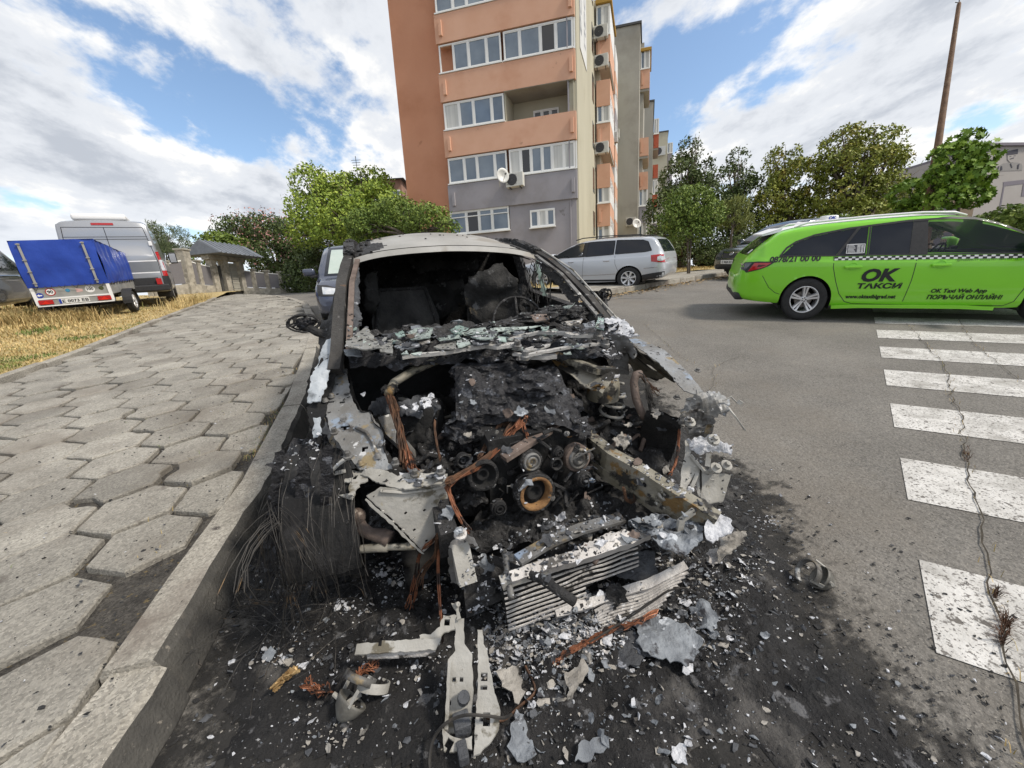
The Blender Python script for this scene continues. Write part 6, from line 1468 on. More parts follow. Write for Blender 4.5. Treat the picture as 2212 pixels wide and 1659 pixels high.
# rear of the car
b = MB(); crust(b, [(-.72, 4.62, .2), (.72, 4.62, .2), (.68, 4.5, 1.0), (-.68, 4.5, 1.0)], 20, 12, .02, 5); b.build('tailgate', m_char, wk, smooth=True)
b = MB(); crust(b, [(-.62, 4.0, 1.0), (.62, 4.0, 1.0), (.55, 3.62, 1.34), (-.55, 3.62, 1.34)], 16, 8, .01, 5); b.build('rear_screen', m_void, wk, smooth=True)
b = MB(); crust(b, [(-.78, 3.3, .3), (.78, 3.3, .3), (.66, 3.36, 1.40), (-.66, 3.36, 1.40)], 30, 16, .04, 5); b.build('rear_seat_light_stop', m_char, wk, smooth=True)  # seat back stretched up to the roof to stop light leaking in behind
for sg in (-1, 1):
    s_ = MB()
    def seatf(u, v, sg=sg):
        x = sg*.36+(u-.5)*(.50-.12*max(0, v-.7)/.3); y = 2.15+.30*v+.03*math.sin(math.pi*u)*-1; z = .42+.66*v; return V(x, y, z)+V(0, 1, 0)*(.03*noise.fractal(V(x*6, y*6, z*6), 1, 2, 4))
    s_.grid(26, 30, seatf); so_ = s_.build('seat', mat('burnt_seat', (.016, .016, .017), (.045, .044, .043), scale=6, rough=.9, bump=.7, bscale=30, spots=[((.07, .055, .03), 5, .68, .04), ((.05, .05, .05), 14, .64, .05)]), wk, smooth=True)
    f_ = MB()
    for e in (-1, 1): f_.tube([V(sg*.36+e*.24, 2.14, .4), V(sg*.36+e*.235, 2.30, .78), V(sg*.36+e*.17, 2.45, 1.09)], .013, 6)
    f_.tube([V(sg*.36-.17, 2.45, 1.09), V(sg*.36+.17, 2.45, 1.09)], .013, 6); f_.build('seat_frame', m_char, so_)
for k_, (pts, bb_) in enumerate((([(850, 640), (905, 612), (1000, 602), (1012, 650), (960, 690), (870, 705)], 2.75), ([(1012, 596), (1085, 566), (1118, 610), (1122, 690), (1040, 706), (1002, 650)], 2.05), ([(790, 590), (812, 584), (818, 650), (800, 690), (786, 660)], 2.3), ([(880, 560), (1040, 560), (1030, 584), (960, 578), (900, 590)], 2.9))):
    b = MB(); b.sheet([Bp(x, y, bb_+.05*(j % 2)) for j, (x, y) in enumerate(pts)], .03, .06, 6, .006, .012, seed=k_+200); b.build('collapsed_trim', mat('collapsed_trim', (.010, .010, .010), (.034, .033, .032), scale=7, rough=.85, bump=.7, bscale=30, spots=[((.10, .10, .10), 12, .60, .06), ((.13, .10, .06), 5, .67, .05)]), wk, smooth=True)
# steering wheel skeleton and column
b = MB(); cc = Bp(1122, 697, 1.86); Ms = Matrix.Translation(cc) @ Matrix.Rotation(R_(62), 4, 'X'); r_ = .19
b.tube([Ms @ V(r_*math.cos(a), r_*math.sin(a), 0) for a in [2*math.pi*k/32 for k in range(33)]], .009, 6, False)
for a in (math.pi*.5, math.pi*1.12, -math.pi*.12): b.tube([Ms @ V(0, 0, -.03), Ms @ V(r_*math.cos(a), r_*math.sin(a), 0)], .011, 5)
b.tube([cc, cc+V(0, -.35, -.12)], .03, 8); b.build('steering_wheel', m_char, wk, smooth=True)
# dashboard wreckage and scuttle
b = MB(); crust(b, [A(752, 735, .93), A(1310, 715, .93), V(.74, 1.78, .93), V(-.72, 1.78, .90)], 120, 50, .05, 11, .01, 4, .012); b.build('dashboard_remains', m_char, wk, smooth=True)
b = MB(); crust(b, [A(757, 800, .87), A(1345, 775, .87), A(1310, 712, .94), A(750, 735, .94)], 140, 40, .032, 14, .0, 8, .014); b.build('scuttle', m_chars, wk, smooth=True)
b = MB()
for x, y, z, rx, ry, rz in ((1170, 690, .99, .16, .08, .05), (1235, 680, 1.0, .10, .07, .05), (1100, 705, .97, .12, .06, .035), (1270, 668, 1.0, .10, .06, .04), (1045, 712, .96, .08, .05, .03), (890, 712, .95, .06, .05, .03), (1195, 672, 1.03, .09, .05, .03)):
    b.blob(A(x, y, z), (rx, ry, rz), .5, 2.2, 4, seed=x*.1)
build_each(b, 'instrument_lump', m_char, wk)
# hanging rags and cables inside the right window
b = MB(); rnd = random.Random(5)
for k in range(22):
    x = 1128+rnd.uniform(0, 62); p0 = Bp(x, 560+rnd.uniform(0, 20), 2.25); p3 = Bp(x+rnd.uniform(-18, 30), 640+rnd.uniform(-20, 40), 2.1)
    b.tube([p0, p0.lerp(p3, .3)+V(rnd.uniform(-.03, .03), 0, 0), p0.lerp(p3, .65)+V(rnd.uniform(-.04, .04), 0, 0), p3], [.004, .003, .003, .002], 4)
for pts in ([(1128, 590), (1145, 640), (1160, 690), (1142, 700), (1118, 640)], [(1168, 556), (1200, 585), (1250, 665), (1262, 690), (1232, 650), (1190, 600)]): b.sheet([Bp(x, y, 2.15) for x, y in pts], .02, .03, 12, .005, .012, seed=pts[0][0])
b.build('hanging_remains', m_char, wk)
b = MB()
for pts in ([(1155, 565), (1163, 560), (1182, 640), (1190, 660), (1172, 640)],): b.sheet([Bp(x, y, 2.3) for x, y in pts], .02, .01, 12, .003, .01)
b.build('glass_edge', m_sharde, wk)
# ---- shards of the windscreen lying on the scuttle (crop coordinates of the photograph)
def c4(x, y): return 719+.3*x, 498+.3*y
sh_ = [([(240, 690), (300, 770), (360, 850), (200, 850), (90, 830), (95, 790)], m_shards, .98), ([(540, 730), (600, 705), (720, 700), (700, 770), (560, 780)], m_shard, .975), ([(760, 775), (900, 745), (920, 770), (770, 790)], m_shard, .965), ([(950, 735), (1010, 705), (1100, 700), (1120, 740), (990, 745)], m_shard, .97),
       ([(990, 765), (1190, 735), (1150, 780), (1060, 782)], m_shard, .965), ([(1130, 705), (1300, 690), (1500, 680), (1400, 705), (1150, 725)], m_shard, .975), ([(890, 790), (960, 770), (990, 810), (900, 838)], m_shard, .955), ([(730, 835), (800, 800), (880, 790), (890, 850), (780, 850)], m_shards, .95),
       ([(110, 705), (150, 675), (172, 708), (120, 725)], m_sharde, .985), ([(320, 810), (380, 770), (425, 790), (435, 880), (340, 870)], m_shards, .955), ([(450, 742), (500, 720), (520, 750), (470, 765)], m_sharde, .97), ([(440, 830), (540, 800), (640, 790), (620, 830), (500, 860)], m_flk, .95),
       ([(1500, 690), (1560, 685), (1540, 715), (1508, 718)], m_sharde, .975), ([(1890, 700), (1912, 620), (1950, 630), (1950, 720)], m_sharde, 1.0), ([(490, 885), (530, 865), (550, 892)], m_shard, .94), ([(840, 715), (900, 680), (980, 700), (880, 740)], m_sharde, .985),
       ([(80, 860), (180, 850), (210, 900), (90, 900)], m_flk, .94), ([(1180, 760), (1240, 770), (1250, 800), (1200, 790)], m_sharde, .96), ([(560, 880), (640, 875), (630, 900)], m_shard, .94), ([(350, 745), (430, 735), (400, 765)], m_flkd, .97), ([(600, 790), (690, 780), (700, 805), (640, 820)], m_flkb, .955),
       ([(1640, 660), (1800, 640), (1780, 668), (1700, 680)], m_flkb, 1.0), ([(1800, 670), (1880, 650), (1900, 690), (1820, 700)], m_flk, .99), ([(1420, 610), (1540, 600), (1560, 640), (1450, 650)], m_rstd, 1.0), ([(1720, 540), (1745, 515), (1700, 560)], m_shard, 1.03), ([(1640, 545), (1720, 535), (1700, 560)], m_shard, 1.02),
       ([(150, 740), (230, 760), (190, 800), (130, 780)], m_flk, .96), ([(1000, 800), (1130, 790), (1120, 815), (1010, 820)], m_flkd, .95), ([(1240, 700), (1330, 695), (1300, 712)], m_shard, .985)]
b1 = {}
for i, (poly, m, z) in enumerate(sh_):
    P = []
    for j, (x, y) in enumerate(poly): P.append(A(*c4(x, y), z+.038+.022*noise.noise(V(i*3.1, j*.7, 2))))
    b = MB(); b.sheet(P, .02, .006, 10, .005, .004, seed=i); b.build('glass_shard' if 'glass' in m.name else 'scuttle_flake', m, wk)
b1 = {}; rnd = random.Random(8)
for k in range(110):
    x, y = rnd.uniform(60, 1900), rnd.gauss(790, 50)
    if not 660 < y < 900: continue
    m = rnd.choice([m_shard, m_shards, m_flkd, m_flkd, m_sharde, m_flk, m_char]); s_ = rnd.uniform(10, 38); z = .972-(y-700)*.0003+rnd.uniform(0, .02); b = b1.setdefault(m.name, (MB(), m))[0]; a0 = rnd.uniform(0, 6)
    b.sheet([A(*c4(x+s_*1.6*math.cos(a0+t), y+s_*.5*math.sin(a0+t)), z+rnd.uniform(-.008, .014)) for t in (0, 1.3, 2.7, 4.4)], .02, .004, 20, .004, .004, seed=k)
for k_, (b, m) in b1.items(): b.build('glass_fragments' if 'glass' in k_ else 'scuttle_fragments', m, wk)['kind'] = 'stuff'
# wiper arms and linkage
def bar(name, pts, w_, h_, m, zf, conv=c4, taper=None, par=wk, wob=.003):
    P = [A(*conv(x, y), z) for (x, y), z in zip(pts, zf)]; Q2 = []
    for a, b_ in zip(P, P[1:]):
        for j in range(5): p = a.lerp(b_, j/5); Q2.append(p+V(0, noise.noise(p*20)*wob, noise.noise(p*23)*wob))
    Q2.append(P[-1]); n = len(Q2); prof = [rect(w_*(taper(i/n) if taper else 1)*(1+.15*noise.noise(Q2[i]*30)), h_) for i in range(n)]
    b = MB(); b.sweep(Q2, prof); o = b.build(name, m, par)
    for e in (0,): pass
    return o
bar('wiper_arm', [(500, 915), (650, 895), (800, 880), (950, 850), (1100, 830), (1180, 838), (1330, 820)], .034, .016, m_wip, [.95, .955, .96, .965, .97, .97, .975], taper=lambda t: .45+.9*t)
bar('wiper_arm', [(1230, 800), (1350, 760), (1480, 735), (1680, 740), (1720, 758), (1915, 750)], .036, .016, m_wip, [.95, .965, .98, .985, .985, .99], taper=lambda t: .35+.9*t)
bar('wiper_linkage', [(1300, 890), (1390, 897), (1550, 868), (1700, 842), (1970, 808)], .024, .012, m_wip, [.93, .935, .94, .95, .955]); bar('wiper_linkage', [(1340, 912), (1480, 912), (1610, 905)], .028, .018, m_wip, [.91, .91, .91])
bar('wiper_linkage', [(1380, 860), (1470, 832), (1560, 825), (1500, 850), (1400, 868)], .014, .010, m_wip, [.94, .945, .95, .94, .935])
for x, y, z in ((1328, 818, .985), (1910, 745, 1.0), (1965, 806, .965), (1385, 895, .945)):
    b = MB(); b.lathe([(.001, .02), (.014, .02), (.016, 0), (.022, -.004), (.022, -.02)], A(*c4(x, y), z), V(0, -.2, 1), 14); b.build('pivot_bolt', m_bare, wk)
# ---- engine bay
mb = MB(); crust(mb, [(-.60, .62, .08), (.60, .62, .08), (.62, 1.38, .16), (-.62, 1.38, .16)], 70, 50, .05, 9, seed=9); mb.build('undertray', m_void, wk, smooth=True)
# crusted engine cover
b = MB(); crust(b, [A(985, 905, .70), A(1265, 930, .66), A(1195, 785, .86), A(985, 790, .86)], 110, 110, .055, 5.5, .045, 11, .010); b.build('engine_cover', m_chars, wk, smooth=True)
b = MB()
for x, y, z, rx, ry, rz in ((1010, 850, .74, .07, .12, .07), (1075, 800, .83, .16, .10, .05), (1150, 830, .80, .12, .12, .06), (1110, 880, .70, .20, .10, .08), (1200, 880, .68, .12, .10, .07), (1245, 925, .62, .07, .06, .05), (1010, 930, .60, .10, .10, .10), (1060, 935, .58, .12, .09, .09), (995, 805, .84, .05, .05, .035), (1175, 945, .58, .09, .07, .06)):
    b.blob(A(x, y, z), (rx, ry, rz), .45, 2.0, 4, seed=x*.37)
build_each(b, 'melted_lump', m_chars, wk)
b = MB(); b.box((-.20, .70, .18), (.26, 1.15, .66)); b.build('engine_block', m_void, wk)
b = MB(); crust(b, [A(955, 1120, .22), A(1290, 1090, .25), A(1262, 935, .60), A(975, 930, .60)], 80, 60, .022, 14, .0, 5, .010); b.build('engine_front', m_char, wk, smooth=True)
# pulleys: centre px, radius m
def pulley(x, y, z, r, depth, mo, mi, name='pulley', grooves=3, tilt=(0.05, -1, .18), face='cup'):
    r *= 1.22; c = A(x, y, z)+(A(x, y, z)-CMi @ CAM)*-.035; b = MB(); b.smooth = True; ax = V(*tilt).normalized(); pr = [(r*.9, -depth)]
    for g in range(grooves): h = -depth+depth*(g+.5)/grooves; pr += [(r, h-depth*.12), (r*.93, h), (r, h+depth*.12)]
    pr += [(r, -.002), (r*.97, .004), (r*.80, .003)]
    b.lathe(pr, c, ax, 36); o = b.build(name, mo, wk, smooth=True)
    b = MB()
    if face == 'cup': pf = [(r*.80, .003), (r*.76, -.004), (r*.72, -.028), (r*.46, -.034), (r*.42, -.014), (r*.28, -.012), (r*.26, -.026), (.001, -.028)]
    else: pf = [(r*.80, .003), (r*.78, .010), (r*.62, .016), (r*.60, .007), (r*.50, .007), (r*.48, .012), (r*.26, .014), (r*.24, .004), (r*.12, .004), (.001, .010)]
    b.lathe(pf, c, ax, 36); b.build('pulley_face', mi, o, smooth=True); return o
o = pulley(1158, 1066, .40, .074, .05, m_char, m_void, 'crank_pulley', 4)
b = MB(); c = A(1158, 1066, .40); c = c+(c-CMi @ CAM)*-.035; ax = V(.05, -1, .18).normalized(); b.lathe([(.076, .007), (.070, .010), (.060, .006), (.057, -.03)], c, ax, 36); b.build('rusty_ring', m_rst, o, smooth=True)
pulley(1249, 990, .52, .050, .04, m_rstd, m_bare, face='disc'); pulley(1148, 997, .53, .042, .03, m_char, m_bare, face='disc'); o = pulley(1228, 931, .60, .030, .03, m_char, m_rst, face='disc', grooves=2); pulley(1170, 897, .67, .020, .03, m_char, m_char, grooves=2, face='disc'); pulley(1206, 978, .55, .022, .02, m_char, m_char, grooves=2, face='disc'); pulley(1203, 1003, .52, .022, .02, m_char, m_char, grooves=1)
pulley(1045, 1028, .50, .055, .03, m_char, m_void, grooves=1); pulley(1003, 997, .55, .026, .04, m_char, m_flkd, grooves=1); pulley(1262, 1035, .44, .03, .03, m_char, m_char, grooves=1, face='disc'); pulley(1078, 1098, .36, .028, .03, m_char, m_void, grooves=1, face='disc')
# lifting eye
b = MB(); c = A(1096, 888, .72); ax = V(.1, -1, .35).normalized(); b.lathe([(.022, 0), (.022, .008), (.011, .008), (.011, 0)], c, ax, 18); X, Y, D = ortho(ax); b.bbox((0, 0, 0), (.044, .008, .06), Matrix.Translation(c+V(0, .0, -.045)), bev=.003); b.build('lifting_eye', m_bare, wk)
# brown bar across the engine
b = MB(); b.sweep([A(1088, 990, .60), A(1140, 957, .63), A(1202, 918, .66)], rect(.045, .022)); b.build('fuel_rail', m_rstd, wk)
rnd = random.Random(21); b = MB()
for k in range(70):       # small fittings, bolts, stubs
    x, y = rnd.uniform(965, 1285), rnd.uniform(930, 1110); z = .66-(y-930)*.0020+rnd.uniform(-.03, .02); c = A(x, y, z); r = rnd.uniform(.004, .015); d = V(rnd.uniform(-1, 1), rnd.uniform(-1, .2), rnd.uniform(-.3, 1)).normalized()
    if rnd.random() < .6: b.lathe([(.001, .012), (r, .010), (r, 0), (r*1.5, -.002), (r*1.5, -.02)], c, d, 8)
    else: b.tube([c, c+d*rnd.uniform(.02, .08), c+d*.08+V(rnd.uniform(-.05, .05), 0, rnd.uniform(-.05, .02))], r*.6, 6)
b.build('engine_fittings', m_char, wk)['kind'] = 'stuff'
b = MB()
for k in range(9):
    x, y = rnd.uniform(960, 1290), rnd.uniform(900, 1110); z = .67-(y-930)*.0020+.02; c = A(x, y, z); r = rnd.uniform(.004, .011); d = V(rnd.uniform(-1, 1), -1, rnd.uniform(0, 1)).normalized(); b.lathe([(.001, .012), (r, .010), (r, 0), (r*1.5, -.002), (r*1.5, -.01)], c, d, 7)
    if k % 3 == 0: b.tube([c, c+V(rnd.uniform(-.04, .04), -.02, .02), c+V(rnd.uniform(-.08, .08), 0, -.03)], .0035, 5)
b.build('engine_bolts', m_bare, wk)['kind'] = 'stuff'
# strut brace bars
def c5(x, y): return 608+.2667*x, 774+.2667*y
b = MB(); P = [A(840, 850, .80), A(852, 826, .81), A(890, 802, .84), A(935, 782, .87), A(975, 768, .89)]; b.tube([p for a, c in zip(P, P[1:]) for p in (a, a.lerp(c, .5))]+[P[-1]], .021, 10); b.build('strut_brace', m_rail, wk, smooth=True)
b = MB(); P = [A(1145, 762, .88), A(1200, 768, .88), A(1290, 800, .84), A(1330, 800, .82)]; b.sweep(P, rect(.05, .03)); b.build('strut_brace', m_rail, wk)
b = MB(); b.sheet([A(1190, 775, .86), A(1240, 770, .86), A(1330, 805, .83), A(1300, 850, .78), A(1270, 838, .76), A(1215, 800, .82)], .02, .006, 10, .004, .004); b.build('strut_bracket', m_rail, wk)
# left inner wing (bare blotched sheet), outlines from the photograph
def zl(y): return .86-.0009*(y-90)*.55 if y < 900 else .44+.0
def wl(pts, zf): return [A(*c5(x, y), zf(x, y)) for x, y in pts]
zf = lambda x, y: .85-.25*max(0, (y-90)/850)
b = MB(); b.sheet(wl([(370, 90), (530, 80), (560, 290), (620, 420), (720, 440), (820, 590), (835, 700), (830, 760), (860, 830), (900, 890), (760, 930), (640, 900), (520, 780), (400, 600), (350, 420), (340, 350), (360, 200)], zf), .012, .004, 6, .004, .003, seed=1,
        holes=[(A(*c5(515, 555), zf(0, 555)), .013), (A(*c5(668, 725), zf(0, 725)), .012), (A(*c5(408, 350), zf(0, 350)), .010), (A(*c5(490, 350), zf(0, 350)), .009), (A(*c5(490, 125), zf(0, 125)), .009), (A(*c5(448, 210), zf(0, 210)), .007), (A(*c5(443, 285), zf(0, 285)), .006)]); iw = b.build('inner_wing', m_wing, wk, smooth=False)
b = MB(); b.sheet(wl([(340, 350), (400, 600), (520, 780), (640, 900), (600, 890), (520, 880), (430, 790), (400, 700), (380, 640), (310, 580), (360, 540)], lambda x, y: zf(x, y)-.01-.05*(x < 450)), .012, .004, 8, .004, .005, seed=2); b.build('wing_flange', m_bare, iw)
b = MB(); b.sheet([A(*c5(x, y), z) for x, y, z in ((530, 80, .85), (560, 290, .79), (620, 420, .76), (720, 440, .75), (820, 590, .71), (835, 760, .66), (830, 780, .45), (700, 560, .42), (600, 440, .5), (560, 300, .55), (540, 100, .62))], .02, .01, 8, .004, .006, seed=4); b.build('wing_inner_side', m_void, iw)
b = MB()       # raised bead with rivets down the middle of the wing
b.tube([A(*c5(x, y), zf(x, y)+.002) for x, y in ((600, 560), (690, 600), (740, 680), (770, 760), (800, 820))], .007, 6)
for x, y in ((405, 305), (415, 75), (355, 340), (810, 690), (780, 790), (640, 850)): b.lathe([(.001, .012), (.010, .010), (.011, 0), (.015, -.002)], A(*c5(x, y), zf(x, y)+.004), V(0, -.2, 1), 10)
build_each(b, 'wing_bead', m_bare, iw, True)
# front cross piece of the left wing, curved flange and big pale triangular bracket
z0 = .60
top = [(700, 890), (830, 900), (940, 950), (1000, 930), (1200, 930), (1340, 935)]; bot = [(1345, 1005), (1200, 1030), (1000, 1055), (850, 1035), (740, 985), (640, 940)]
b = MB(); b.sheet([A(*c5(x, y), .62) for x, y in top]+[A(*c5(x, y), .60) for x, y in bot], .013, .004, 8, .005, .003, seed=6, holes=[(A(*c5(1195, 967), .61), .008)]); fc = b.build('front_panel_corner', m_pale, wk)
b = MB(); b.sheet([A(*c5(x, y), .613) for x, y in ((950, 925), (1040, 925), (1160, 950), (1120, 1000), (1020, 990), (960, 985))], .013, .003, 8, .004, .006, seed=7); b.sheet([A(*c5(x, y), .623) for x, y in ((1235, 945), (1320, 935), (1335, 975), (1250, 985))], .013, .003, 8, .004, .006, seed=8); build_each(b, 'ash_patch', m_ash, fc)
b = MB()
for x, y in ((1085, 940), (1290, 920), (925, 850), (540, 795), (430, 600)):
    c = A(*c5(x, y), .635 if x > 600 else .70); b.lathe([(.001, .024), (.010, .022), (.011, .006), (.019, .004), (.019, -.004)], c, V(0, -.15, 1), 6)
build_each(b, 'bolt', m_bare, fc)
fb = lambda x, y: Bp(*c5(x, y), .60-.0)
P1 = A(*c5(1340, 1000), .60); P0 = A(*c5(790, 1040), .60); bb = (P1.y+P0.y)/2
pl_ = [(690, 1115), (800, 1045), (1000, 1062), (1200, 1040), (1340, 1005), (1348, 1130), (1285, 1140), (1262, 1180), (1265, 1400), (1240, 1480), (1150, 1560), (1060, 1470), (900, 1300), (760, 1180)]
def pb(x, y): return Bp(*c5(x, y), bb-.00010*(y-1040)*.6)
b = MB(); b.sheet([pb(x, y) for x, y in pl_], .012, .003, 6, .005, .002, seed=3, holes=[(pb(1015, 1245), .006), (pb(1080, 1380), .006), (pb(1183, 1475), .007), (pb(1160, 1222), .005), (pb(1243, 1050), .007)]); br = b.build('front_bracket', m_pale, wk)
b = MB(); b.sheet([pb(x, y)+V(0, -.012, 0) for x, y in ((690, 1115), (760, 1185), (900, 1305), (1060, 1475), (1150, 1562), (1130, 1560), (1030, 1470), (870, 1310), (730, 1190), (675, 1125))], .012, .002, 8, .004, .002)
for x, y in ((820, 1235), (985, 1385), (900, 1320), (1070, 1455)): b.lathe([(.001, .006), (.006, .006), (.007, 0)], pb(x, y)+V(0, -.004, 0), V(0, -1, 0), 10)
b.tube([pb(800, 1070)+V(0, -.004, 0), pb(1000, 1085)+V(0, -.004, 0), pb(1200, 1062)+V(0, -.004, 0), pb(1335, 1035)+V(0, -.004, 0)], .006, 6); b.build('bracket_flange', m_pale, br)
# headlamp carrier fragments at the left corner
b = MB(); b.sheet([A(*c5(x, y), .60) for x, y in ((510, 905), (640, 900), (700, 930), (700, 985), (640, 1010), (590, 1110), (540, 1100), (560, 1000), (510, 1000))], .014, .008, 9, .005, .005, seed=5, holes=[(A(*c5(600, 955), .6), .013)]); b.build('lamp_carrier', m_pale, wk)
b = MB()
b.sweep([A(*c5(560, 780), .68), A(*c5(470, 850), .66), A(*c5(300, 1015), .58)], rect(.024, .006)); b.sweep([A(*c5(300, 1015), .58), A(*c5(400, 940), .62), A(*c5(520, 910), .62)], rect(.018, .006)); b.sweep([A(*c5(320, 1020), .57), A(*c5(420, 1080), .56), A(*c5(580, 1130), .56), A(*c5(570, 1050), .57)], rect(.022, .006)); b.build('lamp_carrier_strip', m_pale, wk)
# left suspension parts seen under the bracket
b = MB(); b.smooth = True; P = [A(*c5(x, y), z) for x, y, z in ((610, 1320, .42), (650, 1380, .40), (720, 1420, .38), (820, 1440, .36), (880, 1470, .35))]; b.tube(P, [.030, .026, .022, .030, .034], 12); b.blob(P[0]+V(0, 0, .02), .036, .1, 2, 3); b.build('control_arm', m_rstd, wk)
b = MB(); P = [A(*c5(x, y), .33) for x, y in ((530, 1560), (640, 1545), (760, 1535), (860, 1530), (870, 1528), (1000, 1525), (1090, 1520))]; b.tube(P, [.010, .016, .017, .019, .013, .014, .015], 12); b.build('tie_rod', m_rail, wk, smooth=True)
# left strut tower with ash, dark housings
b = MB(); b.lathe([(.001, .02), (.05, .02), (.085, 0), (.095, -.02), (.10, -.30), (.10, -.5)], A(*c5(1150, 360), .70), V(0, 0, 1), 24); b.build('strut_tower', m_void, wk, smooth=True)
b = MB(); b.sheet([A(*c5(x, y), z) for x, y, z in ((690, 410, .70), (760, 320, .74), (860, 310, .74), (960, 350, .74), (1100, 290, .76), (1250, 330, .74), (1290, 400, .70), (1230, 470, .66), (1060, 470, .68), (880, 440, .68), (760, 460, .66))], .014, .03, 9, .005, .010, seed=12); b.build('torn_cover', m_flkd, wk)
b = MB()
for (x, y, rx) in ((1170, 350, .035), (1080, 390, .02), (1210, 320, .02), (660, 300, .014), (1000, 395, .018), (920, 255, .008), (1500, 100, .03), (1580, 150, .024), (1550, 60, .012)): 
    P = [A(*c5(x+rx*2600*math.cos(t)*random.uniform(.5, 1.1)*.6, y+rx*1500*math.sin(t)*random.uniform(.5, 1.1)), .775 if y < 500 else .7) for t in [k*.7 for k in range(9)]]; b.sheet(P, .008, .014, 25, .003, .008, seed=x)
build_each(b, 'ash_patch', m_ash, wk)
b = MB(); P = [A(*c5(x, y), z) for x, y, z in ((830, 470, .68), (880, 600, .62), (1000, 720, .55), (1100, 840, .48))]; b.sweep(P, rect(.06, .02)); b.build('dark_stay', m_bare, wk)
b = MB(); crust(b, [A(*c5(890, 900), .45), A(*c5(1260, 800), .45), A(*c5(1250, 470), .66), A(*c5(900, 470), .66)], 40, 40, .02, 14, 0, 3, .02); b.build('melted_housing', m_void, wk, smooth=True)
b = MB(); crust(b, [(-.60, .72, .42), (-.22, .66, .38), (-.22, 1.34, .62), (-.66, 1.34, .62)], 60, 80, .09, 7, .0, 31, .014); crust(b, [(.24, .62, .36), (.40, .62, .34), (.44, 1.34, .62), (.20, 1.34, .66)], 30, 70, .06, 8, .0, 33, .012); crust(b, [(.50, .55, .30), (.80, .50, .30), (.78, 1.34, .60), (.48, 1.34, .60)], 40, 70, .07, 7, .0, 37, .012)
crust(b, [(-.40, .36, .14), (.46, .34, .20), (.42, .66, .30), (-.36, .66, .26)], 110, 60, .065, 8, .02, 41, .016); b.build('melted_mass', m_char, wk, smooth=True)
rnd = random.Random(44)
for k in range(26):      # cooled drips, pipes and brackets lying in the bays
    x, y = rnd.choice([(rnd.uniform(-.55, -.25), rnd.uniform(.8, 1.3)), (rnd.uniform(.25, .75), rnd.uniform(.6, 1.3)), (rnd.uniform(-.3, .4), rnd.uniform(.25, .42))]); z = .22+.28*y+rnd.uniform(0, .06); a = rnd.uniform(0, 3.1); l = rnd.uniform(.06, .2); d = V(math.cos(a), math.sin(a), rnd.uniform(-.3, .3))*l; c = V(x, y, z); b = MB()
    b.tube([c-d, c-d*.3+V(0, 0, rnd.uniform(-.02, .04)), c+d*.4+V(0, 0, rnd.uniform(-.02, .04)), c+d], rnd.uniform(.006, .017), 8); b.build('burnt_pipe', rnd.choice([m_char, m_rstd, m_bare, m_flkb, m_char]), wk, smooth=True)
# ---- copper looms
def loom(name, pts, n, spread, r, m, par=wk, seed=0, conv=c5, fray=1., steps=5, sag=0.):
    rnd = random.Random(seed); C_ = [A(*conv(x, y), z) for x, y, z in pts]; b = MB()
    # resample with catmull
    S_ = []
    for i in range(len(C_)-1):
        p0, p1, p2, p3 = C_[max(0, i-1)], C_[i], C_[i+1], C_[min(len(C_)-1, i+2)]
        for j in range(steps): t = j/steps; S_.append(.5*(2*p1+(p2-p0)*t+(2*p0-5*p1+4*p2-p3)*t*t+(3*p1-p0-3*p2+p3)*t**3))
    S_.append(C_[-1]); N_ = len(S_)
    for k in range(n):
        a = rnd.uniform(0, 6.28); q = rnd.random()**.5; ph = rnd.uniform(0, 50); P = []
        for i, p in enumerate(S_):
            t = i/(N_-1); w_ = spread*(1+fray*1.6*max(0, t-.6)); tw = a+t*3; d = V(math.cos(tw), .3*math.sin(tw), math.sin(tw))*w_*q
            d += V(noise.noise(V(ph, t*6, 0)), noise.noise(V(ph, t*6, 5)), noise.noise(V(ph, t*6, 9)))*w_*.6; P.append(p+d)
        e = N_ if rnd.random() < .7 else int(N_*rnd.uniform(.6, 1)); b.tube(P[:max(3, e)], r*rnd.uniform(.7, 1.2), 4)
    return b.build(name, m, par, smooth=True)
loom('wiring_loom', [(860, 290, .78), (900, 400, .75), (950, 560, .70), (990, 700, .66), (1040, 840, .63), (1080, 920, .62)], 46, .013, .0028, m_cop, seed=1); loom('wiring_loom', [(870, 280, .79), (915, 400, .76), (945, 520, .72), (970, 640, .68), (1000, 860, .63)], 22, .014, .0028, m_copd, seed=2)
b = MB(); b.blob(A(*c5(855, 260), .79), (.03, .03, .022), .5, 2.5, 3, seed=3); b.blob(A(*c5(900, 250), .80), (.025, .02, .02), .5, 2.5, 3, seed=5); b.build('loom_sleeve', m_char, wk)
loom('wiring_loom', [(1345, 1010, .62), (1420, 960, .60), (1560, 880, .58), (1700, 770, .60), (1800, 660, .64), (1880, 540, .68), (1950, 480, .70)], 40, .012, .0026, m_copd, seed=3); loom('wiring_loom', [(1350, 1030, .60), (1480, 930, .59), (1620, 860, .57), (1760, 720, .62), (1860, 600, .67), (1960, 500, .71)], 16, .012, .0024, m_cop, seed=4)
loom('wiring_loom', [(1600, 800, .6), (1680, 680, .62), (1760, 560, .66), (1850, 530, .67), (1930, 500, .69)], 16, .012, .0022, m_copd, seed=5, fray=.6)
loom('wiring_loom', [(1900, 560, .70), (1960, 450, .72), (1985, 470, .72), (1960, 560, .68), (1990, 640, .66)], 5, .006, .003, m_cop, seed=6)
loom('wiring_loom', [(1345, 1040, .58), (1375, 1140, .54), (1420, 1240, .50), (1470, 1330, .46), (1520, 1400, .43)], 14, .007, .003, m_cop, seed=7); loom('wiring_loom', [(1240, 500, .70), (1245, 600, .66), (1265, 720, .62), (1285, 820, .60)], 8, .004, .0024, m_copd, seed=8)
